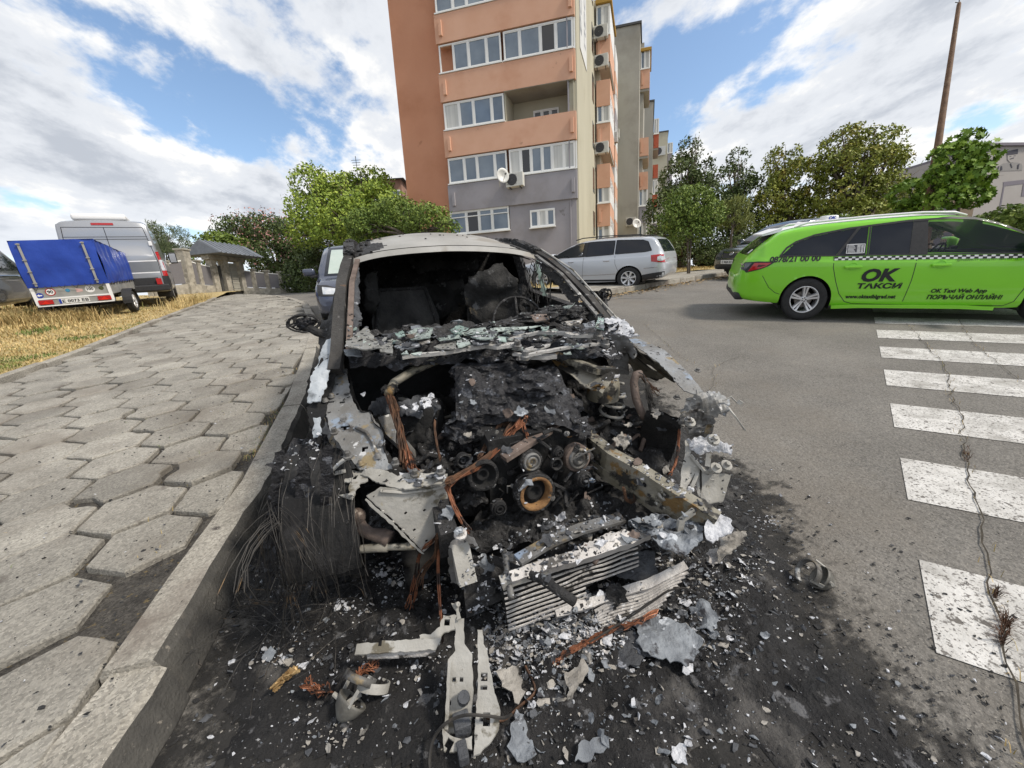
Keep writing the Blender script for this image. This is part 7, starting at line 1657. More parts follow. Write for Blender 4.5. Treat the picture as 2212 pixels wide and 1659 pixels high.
loom('wiring_loom', [(1280, 1290, .45), (1300, 1400, .42), (1270, 1450, .40), (1250, 1600, .3), (1160, 1700, .22), (1120, 1850, .15)], 12, .012, .0022, m_copd, seed=9); loom('wiring_loom', [(1285, 1340, .44), (1275, 1500, .36), (1270, 1700, .26), (1285, 2000, .15), (1305, 2300, .06)], 5, .004, .003, m_cop, seed=10, fray=.3)
loom('wiring_loom', [(1280, 1420, .4), (1200, 1500, .35), (1130, 1560, .3), (1100, 1700, .22), (1070, 1900, .12), (1040, 2020, .05)], 9, .012, .0022, m_cop, seed=11)
# ---- right side: long rail, inner wing, strut, lamp carrier
def c6(x, y): return 1051+.3*x, 719+.3*y
railP = [A(*c6(700, 690), .56), A(*c6(900, 850), .56), A(*c6(1100, 960), .53), A(*c6(1300, 1090), .51), A(*c6(1500, 1210), .49), A(*c6(1640, 1300), .47)]
b = MB(); b.sweep([p+V(.0, 0, -.07) for p in railP], [[(-.03, -.075), (.03, -.075), (.033, .0), (.030, .07), (-.030, .07), (-.033, 0)]]*6); rl = b.build('chassis_rail', m_rail, wk)
b = MB(); b.sweep([p+V(-.035, 0, -.10) for p in railP], rect(.006, .03)); 
for t, zz_ in ((2.2, -.06), (2.8, -.07), (3.5, -.09), (4.1, -.05), (.8, -.05), (1.4, -.08)):
    i = int(t); p = railP[i].lerp(railP[min(i+1, 5)], t-i)+V(-.036, 0, zz_); b.lathe([(.001, .010), (.010, .009), (.011, 0), (.016, -.001)], p, V(-1, -.2, .1), 12)
b.build('rail_bead', m_rail, rl)
b = MB()
for t, zz_ in ((1.8, -.03), (2.5, -.04), (3.1, -.045)):
    i = int(t); p = railP[i].lerp(railP[min(i+1, 5)], t-i)+V(-.0345, 0, zz_); b.lathe([(.001, .002), (.011, .0015)], p, V(-1, -.1, 0), 14)
b.build('rail_hole', m_void, rl)
b = MB(); c = A(*c6(1500, 1250), .5); b.sweep([c+V(.0, 0, -.02), c+V(-.055, -.0, -.05), c+V(-.055, 0, -.17)], rect(.03, .012), up=(0, -1, 0)); b.build('rail_clamp', m_pale, rl)
# left rail: mirror image, mostly dark
railL = [V(-.44, 1.2, .50), V(-.44, .8, .50), V(-.43, .55, .47), V(-.425, .47, .45)]
b = MB(); b.sweep([p+V(0, 0, -.06) for p in railL], rect(.065, .14)); b.build('chassis_rail', m_char, wk)
# hollow crash box in front of the left rail
def c7(x, y): return 553+.3333*x, 1106+.3333*y
b = MB(); c = A(*c7(1340, 330), .30); ax_ = V(.05, -.6, -.8).normalized(); X, Y, D = ortho(ax_, (1, 0, 0)); L_ = .15
def ringb(w_, h_, o): return [c+D*o+X*a+Y*b_ for a, b_ in rect(w_, h_)]
for (w0, w1_) in (((.062, .10), None),):
    outr = [ringb(.088, .066, -.08), ringb(.088, .066, .07)]; inr = [ringb(.076, .054, .07), ringb(.076, .054, -.06)]
    b.loft(outr+inr, True, True)
b.build('crash_box', m_pale, wk)
b = MB(); b.sheet([A(*c7(x, y), z) for x, y, z in ((1190, 130, .44), (1320, 110, .45), (1410, 160, .44), (1440, 210, .41), (1380, 200, .38), (1240, 215, .38), (1200, 190, .41))], .012, .012, 14, .006, .006, seed=31); b.lathe([(.001, .03), (.014, .028), (.015, .01), (.024, .006), (.024, -.004)], A(*c7(1325, 145), .46), V(0, -.3, 1), 10); b.build('rail_flange', m_alu, wk)
b = MB(); b.sheet([A(*c7(x, y), z) for x, y, z in ((1240, 220, .38), (1290, 220, .38), (1300, 460, .2), (1260, 460, .2))], .014, .006, 14, .005, .005, seed=32); b.build('crash_box_side', m_bare, wk)
# right inner wing
zr = lambda x, y: .90-.15*max(0, min(1, (y-40)/480))
b = MB(); b.sheet([A(*c6(x, y), zr(x, y)) for x, y in ((1025, 40), (1110, 45), (1200, 85), (1290, 130), (1330, 165), (1440, 270), (1520, 370), (1560, 420), (1500, 440), (1420, 420), (1330, 310), (1240, 215), (1150, 150), (1060, 80))], .014, .004, 7, .004, .004, seed=41, holes=[(A(*c6(1410, 265), zr(0, 265)), .010), (A(*c6(1240, 145), zr(0, 145)), .008), (A(*c6(1180, 100), zr(0, 100)), .007)]); rw_ = b.build('inner_wing', m_wing, wk)
b = MB(); b.sheet([A(*c6(x, y), z) for x, y, z in ((1020, 45, .90), (1060, 85, .89), (1150, 155, .86), (1240, 220, .84), (1340, 320, .81), (1420, 425, .77), (1330, 300, .62), (1180, 330, .50), (1080, 300, .55), (1000, 210, .62), (1000, 100, .75))], .02, .012, 7, .004, .008, seed=42, holes=[(A(*c6(1180, 265), .68), .04)]); b.build('wing_inner_side', m_rail, rw_)
b = MB(); b.sheet([A(*c6(x, y), z) for x, y, z in ((1500, 440, .77), (1560, 420, .78), (1700, 440, .76), (1760, 480, .74), (1740, 560, .71), (1640, 610, .68), (1560, 640, .66), (1400, 580, .68), (1380, 640, .64), (1440, 500, .73))], .012, .022, 13, .005, .012, seed=43); b.build('wing_tip', m_wing, rw_)
b = MB(); b.sheet([A(*c6(x, y), z) for x, y, z in ((1400, 570, .70), (1520, 545, .72), (1640, 620, .68), (1600, 720, .60), (1460, 700, .62), (1380, 650, .65))], .012, .022, 15, .005, .010, seed=44); b.sheet([A(*c6(x, y), z) for x, y, z in ((1450, 700, .63), (1640, 640, .66), (1620, 760, .56), (1480, 760, .56))], .012, .016, 15, .005, .010, seed=45); b.build('crumpled_wing_end', m_bare, rw_)
b = MB(); b.sweep([A(*c6(1740, 540), .72), A(*c6(1790, 600), .69), A(*c6(1860, 700), .62)], rect(.018, .005)); b.lathe([(.001, .02), (.012, .018), (.013, 0)], A(*c6(1815, 515), .75), V(.5, -.2, .8), 8); b.tube([A(*c6(1700, 490), .75), A(*c6(1760, 460), .77), A(*c6(1810, 510), .74)], .004, 5); b.build('hanging_strip', m_pale, rw_)
b = MB()
for x, y in ((1370, 465), (1240, 110), (1450, 625), (1520, 270)): b.lathe([(.001, .014), (.009, .012), (.010, .002), (.017, 0), (.017, -.004)], A(*c6(x, y), .80-.0003*(y-100)*.5), V(0, -.2, 1), 8)
build_each(b, 'bolt', m_bare, rw_)
# hinge bracket and white sheet above it at the right pillar foot
b = MB(); b.sheet([A(*c6(x, y), z) for x, y, z in ((900, 10, .95), (1010, 20, .95), (1060, 100, .90), (1080, 150, .87), (1060, 180, .85), (1000, 130, .86), (940, 130, .86), (910, 120, .87))], .012, .012, 12, .006, .008, seed=51, holes=[(A(*c6(1058, 152), .87), .008)]); b.build('bonnet_hinge', m_bare, wk)
def c4b(x, y): return 1100*.553+(x*1500/2212)*.553, 850*.553+(y*1500/2212)*.553
b = MB(); b.sheet([A(*c4b(x, y), z) for x, y, z in ((1855, 555, 1.0), (1940, 570, 1.0), (2020, 630, .97), (2060, 690, .94), (1990, 680, .93), (1900, 650, .95), (1860, 600, .98))], .014, .016, 11, .006, .008, seed=52); b.build('scuttle_corner', m_ash, wk)
b = MB(); b.sheet([A(*c4b(x, y), z) for x, y, z in ((1870, 650, .93), (1990, 690, .90), (2000, 900, .70), (1900, 890, .72), (1850, 760, .80))], .016, .02, 9, .005, .008, seed=53); b.build('wing_rear_plate', m_bare, wk)
# right strut tower, spring
tw = A(*c6(845, 340), .74); b = MB(); b.lathe([(.001, .03), (.05, .03), (.075, .01), (.085, -.02), (.088, -.10)], tw, V(0, 0, 1), 26); b.build('strut_tower', m_rail, wk, smooth=True)
b = MB()
for k in range(5):
    a = k*1.25; P = [tw+V(.045*math.cos(a), .045*math.sin(a), .035)+V(.05*math.cos(t)*random.uniform(.5, 1.1), .05*math.sin(t)*random.uniform(.5, 1.1), 0) for t in [q*.7 for q in range(9)]]; b.sheet(P, .009, .016, 22, .004, .008, seed=k+60)
build_each(b, 'ash_patch', m_ash, wk)
sp = A(*c6(905, 500), .60); b = MB(); b.tube([sp+V(.062*math.cos(a), .062*math.sin(a), .10-.22*a/(2*math.pi*3.6)) for a in [2*math.pi*3.6*k/110 for k in range(111)]], .0085, 8); b.build('coil_spring', m_pale, wk, smooth=True)
b = MB(); b.tube([sp+V(0, 0, .15), sp+V(0, 0, -.2)], .024, 10); b.lathe([(.001, -.12), (.07, -.12), (.075, -.14), (.03, -.17)], sp, V(0, 0, 1), 20); b.build('damper', m_char, wk, smooth=True)
b = MB(); b.sheet([A(*c6(x, y), z) for x, y, z in ((860, 640, .5), (1010, 550, .52), (1000, 600, .5), (930, 680, .45))], .01, .015, 18, .005, .006, seed=66); b.build('spring_seat', m_flkb, wk)
# dark filter box, hose, loose looms on the right
b = MB(); P8 = [A(*c6(x, y), z) for x, y, z in ((1150, 560, .66), (1400, 640, .64), (1395, 700, .56), (1290, 980, .32), (1080, 860, .36), (1110, 700, .50))]; b.sheet(P8, .014, .008, 12, .03, .004, seed=71); b.sheet([p+V(.10, .10, -.05) for p in P8], .03, .008, 12, .02, .004, seed=72); b.build('filter_box', mat('filter_black', (.010, .010, .010), (.022, .021, .020), scale=20, rough=.95, bump=.6, bscale=90), wk)
b = MB(); P = [A(*c6(x, y), z) for x, y, z in ((1110, 295, .80), (1075, 300, .80), (1060, 360, .76), (1075, 470, .70), (1110, 560, .64), (1135, 610, .60))]; b.tube([q for a, c in zip(P, P[1:]) for q in (a, a.lerp(c, .5))]+[P[-1]], .020, 12); b.build('hose', m_rstd, wk, smooth=True)
loom('wiring_loom', [(1150, 380, .76), (1170, 450, .72), (1190, 520, .68), (1200, 580, .64)], 26, .018, .002, m_wire, conv=c6, seed=21, fray=1.5); loom('wiring_loom', [(1110, 290, .80), (1150, 350, .76), (1200, 400, .74), (1230, 430, .72)], 10, .012, .002, m_copd, conv=c6, seed=22); loom('wiring_loom', [(990, 1120, .45), (1010, 1200, .40), (1060, 1210, .38), (1070, 1130, .42)], 8, .008, .0022, m_copd, conv=c6, seed=23); loom('wiring_loom', [(1390, 700, .6), (1370, 900, .5), (1340, 990, .46), (1320, 1020, .45)], 8, .006, .002, m_cop, conv=c6, seed=24)
b = MB(); b.tube([A(*c6(x, y), z) for x, y, z in ((1540, 930, .55), (1545, 1100, .45), (1530, 1250, .36), (1510, 1370, .3))], .004, 5); b.tube([A(*c6(x, y), z) for x, y, z in ((1095, 285, .83), (1130, 300, .82), (1160, 400, .76), (1210, 520, .68))], .003, 5); b.build('thin_cable', m_wire, wk)
b = MB(); b.sheet([A(*c6(x, y), z) for x, y, z in ((905, 760, .56), (980, 710, .57), (1030, 760, .55), (1000, 830, .52), (930, 810, .53))], .009, .02, 20, .004, .008, seed=81); b.sheet([A(*c6(x, y), z) for x, y, z in ((985, 660, .58), (1040, 640, .58), (1060, 660, .57), (1020, 680, .56))], .008, .01, 20, .004, .006, seed=82); build_each(b, 'ash_patch', m_flkb, wk)
# pale cast lamp carrier on the right
hz0 = .50
car1 = [(1430, 770, .62), (1480, 790, .62), (1470, 880, .58), (1530, 950, .54), (1620, 1000, .50), (1640, 1060, .47), (1560, 1060, .47), (1500, 1010, .50), (1440, 1100, .46), (1440, 1210, .41), (1395, 1180, .43), (1410, 950, .54)]
b = MB(); b.sheet([A(*c6(x, y), z) for x, y, z in car1], .011, .003, 8, .012, .002, seed=91); lc = b.build('lamp_bracket', m_pale, wk)
b = MB(); b.sheet([A(*c6(x, y), z) for x, y, z in ((1500, 1040, .48), (1640, 1010, .50), (1770, 1020, .48), (1700, 1210, .37), (1600, 1220, .38), (1520, 1170, .41))], .012, .005, 8, .006, .003, seed=92, holes=[(A(*c6(1700, 1060), .46), .009), (A(*c6(1690, 1130), .42), .007)]); b.sweep([A(*c6(1470, 880), .58), A(*c6(1560, 990), .52), A(*c6(1620, 1010), .5)], rect(.014, .010)); b.sweep([A(*c6(1600, 870), .60), A(*c6(1590, 960), .55)], rect(.02, .008)); b.sweep([A(*c6(1440, 1210), .41), A(*c6(1520, 1010), .50)], rect(.014, .010)); b.build('bracket_web', m_pale, lc)
b = MB(); b.sheet([A(*c6(x, y), z) for x, y, z in ((1440, 770, .64), (1520, 745, .65), (1640, 755, .66), (1780, 800, .63), (1770, 860, .60), (1640, 840, .60), (1540, 860, .59), (1470, 830, .61))], .010, .018, 16, .005, .010, seed=93); b.build('ash_cap', m_ash, lc)
b = MB()
for x, y, z in ((1655, 970, .54), (1640, 765, .67), (1730, 950, .53), (1280, 1165, .47), (1330, 1150, .48), (1470, 640, .66)): b.lathe([(.001, .02), (.010, .018), (.012, .004), (.024, 0), (.026, -.012)], A(*c6(x, y), z), V(-.1, -.5, .8), 12)
build_each(b, 'bolt', m_pale, lc)
# ---- left front wheel: shredded tyre with hanging steel cords
wc = V(-.86, .86, .32)
b = MB(); b.lathe([(.10, .09), (.22, .09), (.23, .06), (.235, -.09), (.22, -.10)], wc, V(-1, 0, 0), 30); b.lathe([(.001, .02), (.15, .02), (.15, -.02)], wc, V(-1, 0, 0), 24); fw_ = b.build('front_wheel', m_char, wk, smooth=False)
b = MB(); b.smooth = False
def tyf(u, v):
    a = math.pi*(.0+1.55*u); th = (v-.5); r = .315+.012*noise.noise(V(u*9, v*5, 0)); return wc+V(-th*.24, -math.cos(a)*r*-1 if False else math.cos(a)*r*-1, math.sin(a)*r*.98-.0)+V(0, 0, 0)+V(.012*noise.noise(V(u*20, v*9, 4)), 0, 0)
b.grid(60, 12, tyf); b.build('tyre_carcass', m_void, fw_)
b = MB(); rnd = random.Random(77)
for k in range(45):
    a = rnd.uniform(.15, 1.35)*math.pi*.62; x = rnd.uniform(-.13, .13); r = .325+rnd.uniform(0, .02); P = []
    L2 = rnd.uniform(.5, 1.35); fx = rnd.gauss(0, .03)
    for j in range(7):
        t = j/6; aa = a-1.0*L2*t if True else a; rr = r+.03*t*t*rnd.random()+.07*max(0, t-.6)*rnd.random()
        P.append(wc+V(x+fx*t+.03*noise.noise(V(k*.05, t*2, 3)), -math.cos(aa)*rr, max(-.30, math.sin(aa)*rr)))
    b.tube(P, .0007+.0006*rnd.random(), 3, False)
for k in range(13):      # clumps of cords sagging off the outside of the wheel
    p0 = wc+V(-rnd.uniform(.08, .17), -rnd.uniform(-.12, .30), rnd.uniform(-.02, .28)); d1 = V(rnd.uniform(-.10, .12), -rnd.uniform(.02, .22), 0); ln = rnd.uniform(.15, .42)
    for q in range(rnd.randrange(5, 13)):
        P = []; o = V(rnd.gauss(0, .012), rnd.gauss(0, .02), rnd.gauss(0, .015)); fan = rnd.gauss(0, .05)
        for j in range(7): t = j/6; P.append(p0+o+d1*math.sin(t*2.2)+V(fan*t*t, .05*noise.noise(V(k, q*.2, t*2)), -ln*t*t))
        for p in P: p.z = max(p.z, .012)
        b.tube(P, .0009+.0008*rnd.random(), 3, False)
b.build('tyre_cords', m_wire, fw_)
b = MB()
for k, (x, y) in enumerate(((585, 1180), (600, 1090), (630, 1150), (655, 1080), (705, 1080))):
    P = [Bp(x+dx, y+dy, .80-.04*k) for dx, dy in ((-8, -110), (10, -120), (16, -40), (8, 60), (0, 110), (-14, 50), (-16, -30))]; b.sheet(P, .014, .012, 9, .005, .006, seed=k+100)
b.build('tyre_strips', m_chars, fw_)
loom('frayed_cords', [(330, 1010, .55), (300, 1100, .48), (290, 1250, .38), (260, 1400, .25), (250, 1560, .12)], 30, .012, .002, m_copd, par=fw_, seed=31); 
b = MB()
for x, y, s_ in ((255, 740, 26), (290, 690, 14), (200, 920, 26), (180, 1000, 24), (300, 760, 14), (230, 1150, 12), (220, 1250, 10), (240, 680, 12), (215, 1180, 14), (150, 870, 10)):
    b.sheet([A(*c5(x+s_*2.0*math.cos(t)*random.uniform(.4, 1.1), y+s_*2.4*math.sin(t)*random.uniform(.4, 1.1)), .60-.0004*(y-700)) for t in [q*.7 for q in range(9)]], .008, .012, 22, .003, .006, seed=x)
build_each(b, 'ash_patch', m_ash, fw_)
b = MB(); crust(b, [A(575, 1010, .55), A(690, 1040, .55), A(735, 940, .60), A(640, 950, .60)], 50, 40, .035, 12, 0, 8, .015); b.build('melted_arch_liner', m_chars, wk, smooth=True)
# right front wheel and rear wheels
for (x, y) in ((.86, .88), (-.80, 3.75), (.80, 3.75)):
    b = MB(); b.lathe([(.001, .04), (.20, .05), (.21, .09), (.215, -.09), (.18, -.1)], V(x, y, .26), V(1 if x > 0 else -1, 0, 0), 28); b.build('wheel', m_char, wk)
# outer remains of the left wing: dark skin and whitish torn sheet
b = MB(); b.sheet([Bp(x, y, bb_) for x, y, bb_ in ((712, 735, 1.42), (735, 720, 1.42), (722, 830, 1.18), (700, 900, 1.02), (690, 960, .95), (672, 930, 1.0), (665, 880, 1.1), (682, 800, 1.25))], .02, .01, 8, .004, .006, seed=111); b.build('wing_skin', m_void, wk)
b = MB(); b.sheet([Bp(x, y, bb_) for x, y, bb_ in ((705, 735, 1.42), (727, 725, 1.40), (722, 775, 1.28), (705, 830, 1.14), (692, 866, 1.06), (663, 868, 1.10), (672, 820, 1.2), (690, 770, 1.34))], .012, .012, 9, .004, .005, seed=112); b.sheet([Bp(x, y, bb_) for x, y, bb_ in ((676, 905, 1.0), (690, 900, 1.0), (694, 940, .94), (676, 945, .96))], .012, .008, 9, .004, .005, seed=113); b.build('peeling_sheet', mat('peeled_paint_white', (.28, .31, .34), (.44, .47, .50), scale=5, rough=.6, bump=.3, bscale=40, spots=[((.12, .13, .14), 6, .57, .08)]), wk)
b = MB(); b.sheet([Bp(x, y, bb_) for x, y, bb_ in ((690, 690, 1.75), (715, 690, 1.6), (730, 760, 1.4), (700, 800, 1.35), (690, 760, 1.55))], .02, .01, 8, .004, .005, seed=114); b.build('mirror_base_panel', m_char, wk)
b = MB(); b.sheet([Bp(x, y, bb_) for x, y, bb_ in ((727, 616, 2.0), (738, 660, 1.85), (742, 705, 1.6), (738, 760, 1.38), (722, 830, 1.2), (676, 826, 1.2), (690, 760, 1.4), (698, 728, 1.6), (710, 680, 1.85))], .02, .012, 8, .005, .005, seed=115); b.build('door_shoulder', MATS['scorched_pillar'], wk, smooth=True)
# mirrors reduced to skeletons
def burnt_mirror(cx, cy, b_, w_, h_, arm, sd_):
    c = Bp(cx, cy, b_); bm_ = MB(); R1 = []
    for k in range(22): a = 2*math.pi*k/22; R1.append(c+V(w_*math.cos(a)*(1+.1*math.cos(2*a)), 0, h_*math.sin(a)))
    for off, sc in ((0, 1), (.04, .96), (.075, .72)):
        P = [c+(p-c)*sc+V(0, off, 0)+V(noise.noise(p*40)*.006, 0, noise.noise(p*43)*.006) for p in R1]; bm_.tube(P+[P[0]], .0055, 5, False)
    for k in range(0, 22, 3): p = R1[k]; bm_.tube([p, c+(p-c)*.96+V(0, .04, 0), c+(p-c)*.72+V(0, .075, 0)], .005, 5)
    for a in (.3, 1.4, 2.5, 3.6, 5.0): d = V(w_*math.cos(a), .03, h_*math.sin(a)); bm_.tube([c+d*.9, c+d*.2+V(0, .05, 0)], .006, 5)
    o = bm_.build('wing_mirror', m_char, wk)
    bm_ = MB(); bm_.blob(c+V(.0, .05, -.01), (w_*.62, .03, h_*.62), .5, 2.2, 4, seed=sd_); bm_.blob(c+V(w_*.4*(-1 if cx < 1000 else 1)*-.6, .03, -h_*.1), (w_*.35, .025, h_*.4), .5, 3, 3, seed=sd_+3); bm_.build('melted_core', m_chars, o)
    bm_ = MB(); P = [c+V(0, .05, -.02)]+[Bp(x, y, bb_) for x, y, bb_ in arm]; bm_.tube(P, [.022, .022, .028, .034][:len(P)], 8); bm_.build('mirror_arm', m_char, o)
    for k in range(3): pass
    return o
burnt_mirror(655, 699, 1.62, .074, .046, [(685, 718, 1.60), (712, 725, 1.58)], 1); burnt_mirror(1312, 637, 1.72, .030, .040, [(1308, 662, 1.70), (1292, 685, 1.62)], 5)
# ---- radiator and front lower structure
rt = [A(1100, 1252, .33), A(1180, 1222, .34), A(1250, 1206, .345), A(1330, 1178, .35), A(1405, 1150, .36)]
b = MB(); prof = [(-.018, -.034), (.018, -.034), (.02, 0), (.018, .03), (-.018, .03)]
Q2 = [];
for a, c in zip(rt, rt[1:]):
    for j in range(6): p = a.lerp(c, j/6); Q2.append(p+V(0, 0, .006*noise.noise(p*25)))
Q2.append(rt[-1]); b.sweep(Q2, [[(x*(1+.2*noise.noise(p*60)), y) for x, y in prof] for p in Q2], up=(0, -.5, 1)); rad = b.build('radiator_tank', m_alu, wk)
b = MB(); dn = V(.03, -.20, -.97).normalized()
core0 = [rt[0]+V(-.02, .01, -.03), rt[2]+V(.0, .01, -.03), rt[4]+V(-.05, .01, -.03)]; 
for k in range(11):
    o = dn*(.0185*k); P = []
    for j in range(15):
        t = j/14; p = core0[0].lerp(core0[2], t); 
        if t > .62+.02*math.sin(k) and k > 6: continue
        P.append(p+o+V(0, .006*noise.noise(V(k*.3, t*4, 0)), .008*noise.noise(V(k*.4, t*5, 3))))
    b.sweep(P, rect(.004, .007), up=(0, 0, 1))
b.build('radiator_fins', m_alu, rad)
b = MB(); b.sheet([core0[0]+V(0, .03, 0), core0[2]+V(0, .03, 0), core0[2]+dn*.15+V(-.1, .03, 0), core0[0]+dn*.17+V(0, .03, 0)], .02, .01, 9, .004, .004); b.build('radiator_backing', m_void, rad)
b = MB(); b.sweep([rt[0]+V(-.03, -.0, -.006), rt[0]+V(.02, .0, .002), rt[1]], rect(.036, .036)); b.build('square_tube', m_pale, rad)
b = MB(); P = [A(1130, 1243, .37), A(1200, 1200, .38), A(1270, 1170, .385), A(1360, 1145, .39)]; b.sweep([q+V(0, .05, .02) for q in P], rect(.05, .012)); b.build('fan_shroud_edge', m_bare, rad)
r2 = [A(1200, 1325, .12), A(1280, 1303, .14), A(1340, 1280, .16), A(1400, 1262, .18), A(1480, 1222, .22)]
b = MB(); Q2 = []
for a, c in zip(r2, r2[1:]):
    for j in range(6): p = a.lerp(c, j/6); Q2.append(p+V(0, 0, .006*noise.noise(p*25)))
Q2.append(r2[-1]); b.sweep(Q2, [[(x*(1+.15*noise.noise(p*60)), y) for x, y in rect(.032, .034)] for p in Q2], up=(0, -.5, 1)); cr = b.build('cooler_bar', m_alu, wk)
b = MB()
for k in range(9):
    P = [r2[1].lerp(r2[4], t)+V(.0, -.02-.006*k, -.02-.0075*k)+V(0, 0, .01*math.sin(t*9+k*.2)) for t in [j/10*(1-.05*k) for j in range(11)]]; b.sweep(P, rect(.012, .003))
b.build('cooler_fins', m_alu, cr)
def c8(x, y): return 1051+.35*x, 1106+.35*y
def flake(pts, z, m, name, res=.014, amp=.012, freq=11, thick=.004, jag=.008, seed=0, par=wk, conv=c8, zn=.02, mb=None):
    b = mb or MB(); b.sheet([A(*conv(x, y), z+zn*noise.noise(V(x*.01, y*.01, seed))) for x, y in pts], res, amp, freq, thick, jag, seed)
    return b if mb else b.build(name, m, par)
flake([(870, 40), (1000, 20), (1050, 10), (1170, 60), (1330, 20), (1330, 160), (1260, 260), (1140, 250), (1040, 200), (960, 110)], .42, m_flk, 'peeled_panel', amp=.03, seed=1); flake([(1330, 90), (1420, 0), (1500, 20), (1520, 110), (1440, 130), (1390, 180)], .45, m_ash, 'ash_flake', amp=.03, seed=2)
flake([(1440, 160), (1540, 110), (1610, 60), (1600, 160), (1500, 270), (1430, 300)], .32, m_flkb, 'bumper_remnant', amp=.02, seed=3); flake([(800, 330), (870, 240), (1030, 240), (1060, 380), (1000, 430), (800, 390)], .20, m_flkd, 'dark_plate', seed=4); flake([(1360, 240), (1430, 200), (1440, 300), (1400, 320)], .3, m_alu, 'melted_drip', amp=.02, seed=5)
flake([(560, 210), (700, 150), (860, 110), (900, 140), (700, 200), (580, 240)], .385, m_alu, 'tank_lip', amp=.006, seed=6); flake([(1500, 60), (1600, 20), (1660, 70), (1620, 120), (1540, 110)], .42, m_char, 'charred_bumper_end', amp=.03, seed=7)
# melted heap between engine and radiator
b = MB(); crust(b, [A(960, 1200, .24), A(1560, 1130, .30), A(1420, 1040, .34), A(1050, 1090, .30)], 160, 50, .045, 13, .0, 21, .02); b.build('melted_heap', m_char, wk, smooth=True)
rnd = random.Random(33); lots = {}
def lot(m): return lots.setdefault(m.name, (MB(), m))[0]
def chip(mbx, c, s_, rnd, up=.6):
    n = rnd.choice((4, 5, 6)); d = V(rnd.uniform(-1, 1), rnd.uniform(-1, 1), rnd.uniform(up, 2)).normalized(); X, Y, D = ortho(d); a0 = rnd.uniform(0, 6); ring = []
    for k in range(n):
        a = a0+2*math.pi*k/n; r = s_*rnd.uniform(.45, 1.1); ring.append(c+X*r*math.cos(a)*1.2+Y*r*math.sin(a)*.8+D*s_*rnd.uniform(-.25, .35))
    t = s_*.10+.0012; vs = [c+D*s_*.15]+ring+[p-D*t for p in ring]; fs = [(0, 1+k, 1+(k+1) % n) for k in range(n)]+[(1+k, 1+n+k, 1+n+(k+1) % n, 1+(k+1) % n) for k in range(n)]+[tuple(range(2*n, n, -1))]
    mbx.add(vs, fs)
bpy.context.view_layer.update()
_vs, _fs = [], []
for o in wk.children_recursive:
    if o.type != 'MESH' or o.name.startswith(('roof', 'header', 'headliner', 'wing_mirror', 'tyre_cords', 'wiring', 'frayed', 'sooted', 'windscreen_pillar')): continue
    k0 = len(_vs); _vs += [v.co.copy() for v in o.data.vertices]; _fs += [tuple(i+k0 for i in p.vertices) for p in o.data.polygons]
WB = BVHTree.FromPolygons(_vs, _fs)
def drop(x, y, zt):
    r = WB.ray_cast(V(x, y, zt), V(0, 0, -1)); return r[0] if r[0] is not None and r[0].z > .02 else None
for (n, x0_, x1_, y0_, y1_, zt, smin, smax, ms) in (
        (1500, -.62, .62, .22, 1.30, 1.05, .002, .010, [m_char]*7+[m_flkd]*5+[m_chars]*3+[m_ash, m_flkb, m_flk, m_rstd]),
        (1000, -.76, .78, 1.08, 1.55, 1.3, .003, .016, [m_char]*5+[m_flkd]*4+[m_shards, m_flk, m_shard, m_ash]),
        (900, -.40, .60, .20, .55, .9, .004, .020, [m_char]*3+[m_flkd]*4+[m_flk]*2+[m_ash]*2+[m_flkb]),
        (900, -1.0, 1.0, .25, 1.35, 1.1, .002, .009, [m_char]*4+[m_flkd]*2+[m_ash])):
    for k in range(n):
        c = drop(rnd.uniform(x0_, x1_), rnd.uniform(y0_, y1_), zt)
        if c is None: continue
        chip(lot(rnd.choice(ms)), c+V(0, 0, .001), smin+(smax-smin)*rnd.random()**2.5, rnd)
for k in range(210):      # crumpled scraps caught in the bays
    x, y = rnd.uniform(-.58, .75), rnd.uniform(.2, 1.36); c = drop(x, y, 1.05)
    if c is None: continue
    if abs(x) < .2 and y > .75 and rnd.random() < .7: continue
    s2 = rnd.uniform(.012, .045); a0 = rnd.uniform(0, 6); X, Y, D = ortho(V(rnd.uniform(-.8, .8), rnd.uniform(-.8, .8), 1)); m = rnd.choice([m_char]*4+[m_flkd]*5+[m_flk]*2+[m_flkb]+[m_ash]*(1 if y < .6 else 0)+[m_rstd])
    lot(m).sheet([c+V(0, 0, .006)+X*s2*rnd.uniform(.5, 1.1)*math.cos(a0+t)+Y*s2*rnd.uniform(.4, .9)*math.sin(a0+t)+D*rnd.uniform(0, .5)*s2 for t in (0, .9, 1.9, 2.8, 3.9, 5.1)], max(.006, s2*.3), s2*.4, 22, .0025, s2*.2, seed=k)
for (x, y, sx_, sy_, n) in ((-.36, .95, .05, .05, 70), (.56, 1.0, .07, .06, 120), (.0, .45, .12, .08, 90), (.35, .5, .12, .1, 90), (-.1, 1.1, .05, .03, 60), (.75, .45, .1, .1, 90), (-.36, .42, .08, .05, 60), (-.95, .95, .05, .12, 50)):
    for k in range(n):
        c = drop(rnd.gauss(x, sx_), rnd.gauss(y, sy_), 1.1)
        if c is not None: chip(lot(m_ash if rnd.random() < .7 else m_flk), c+V(0, 0, .002), .003+.012*rnd.random()**2, rnd)
for k_, (b, m) in lots.items(): tag(b.build('burnt_fragments', m, wk), kind='stuff')
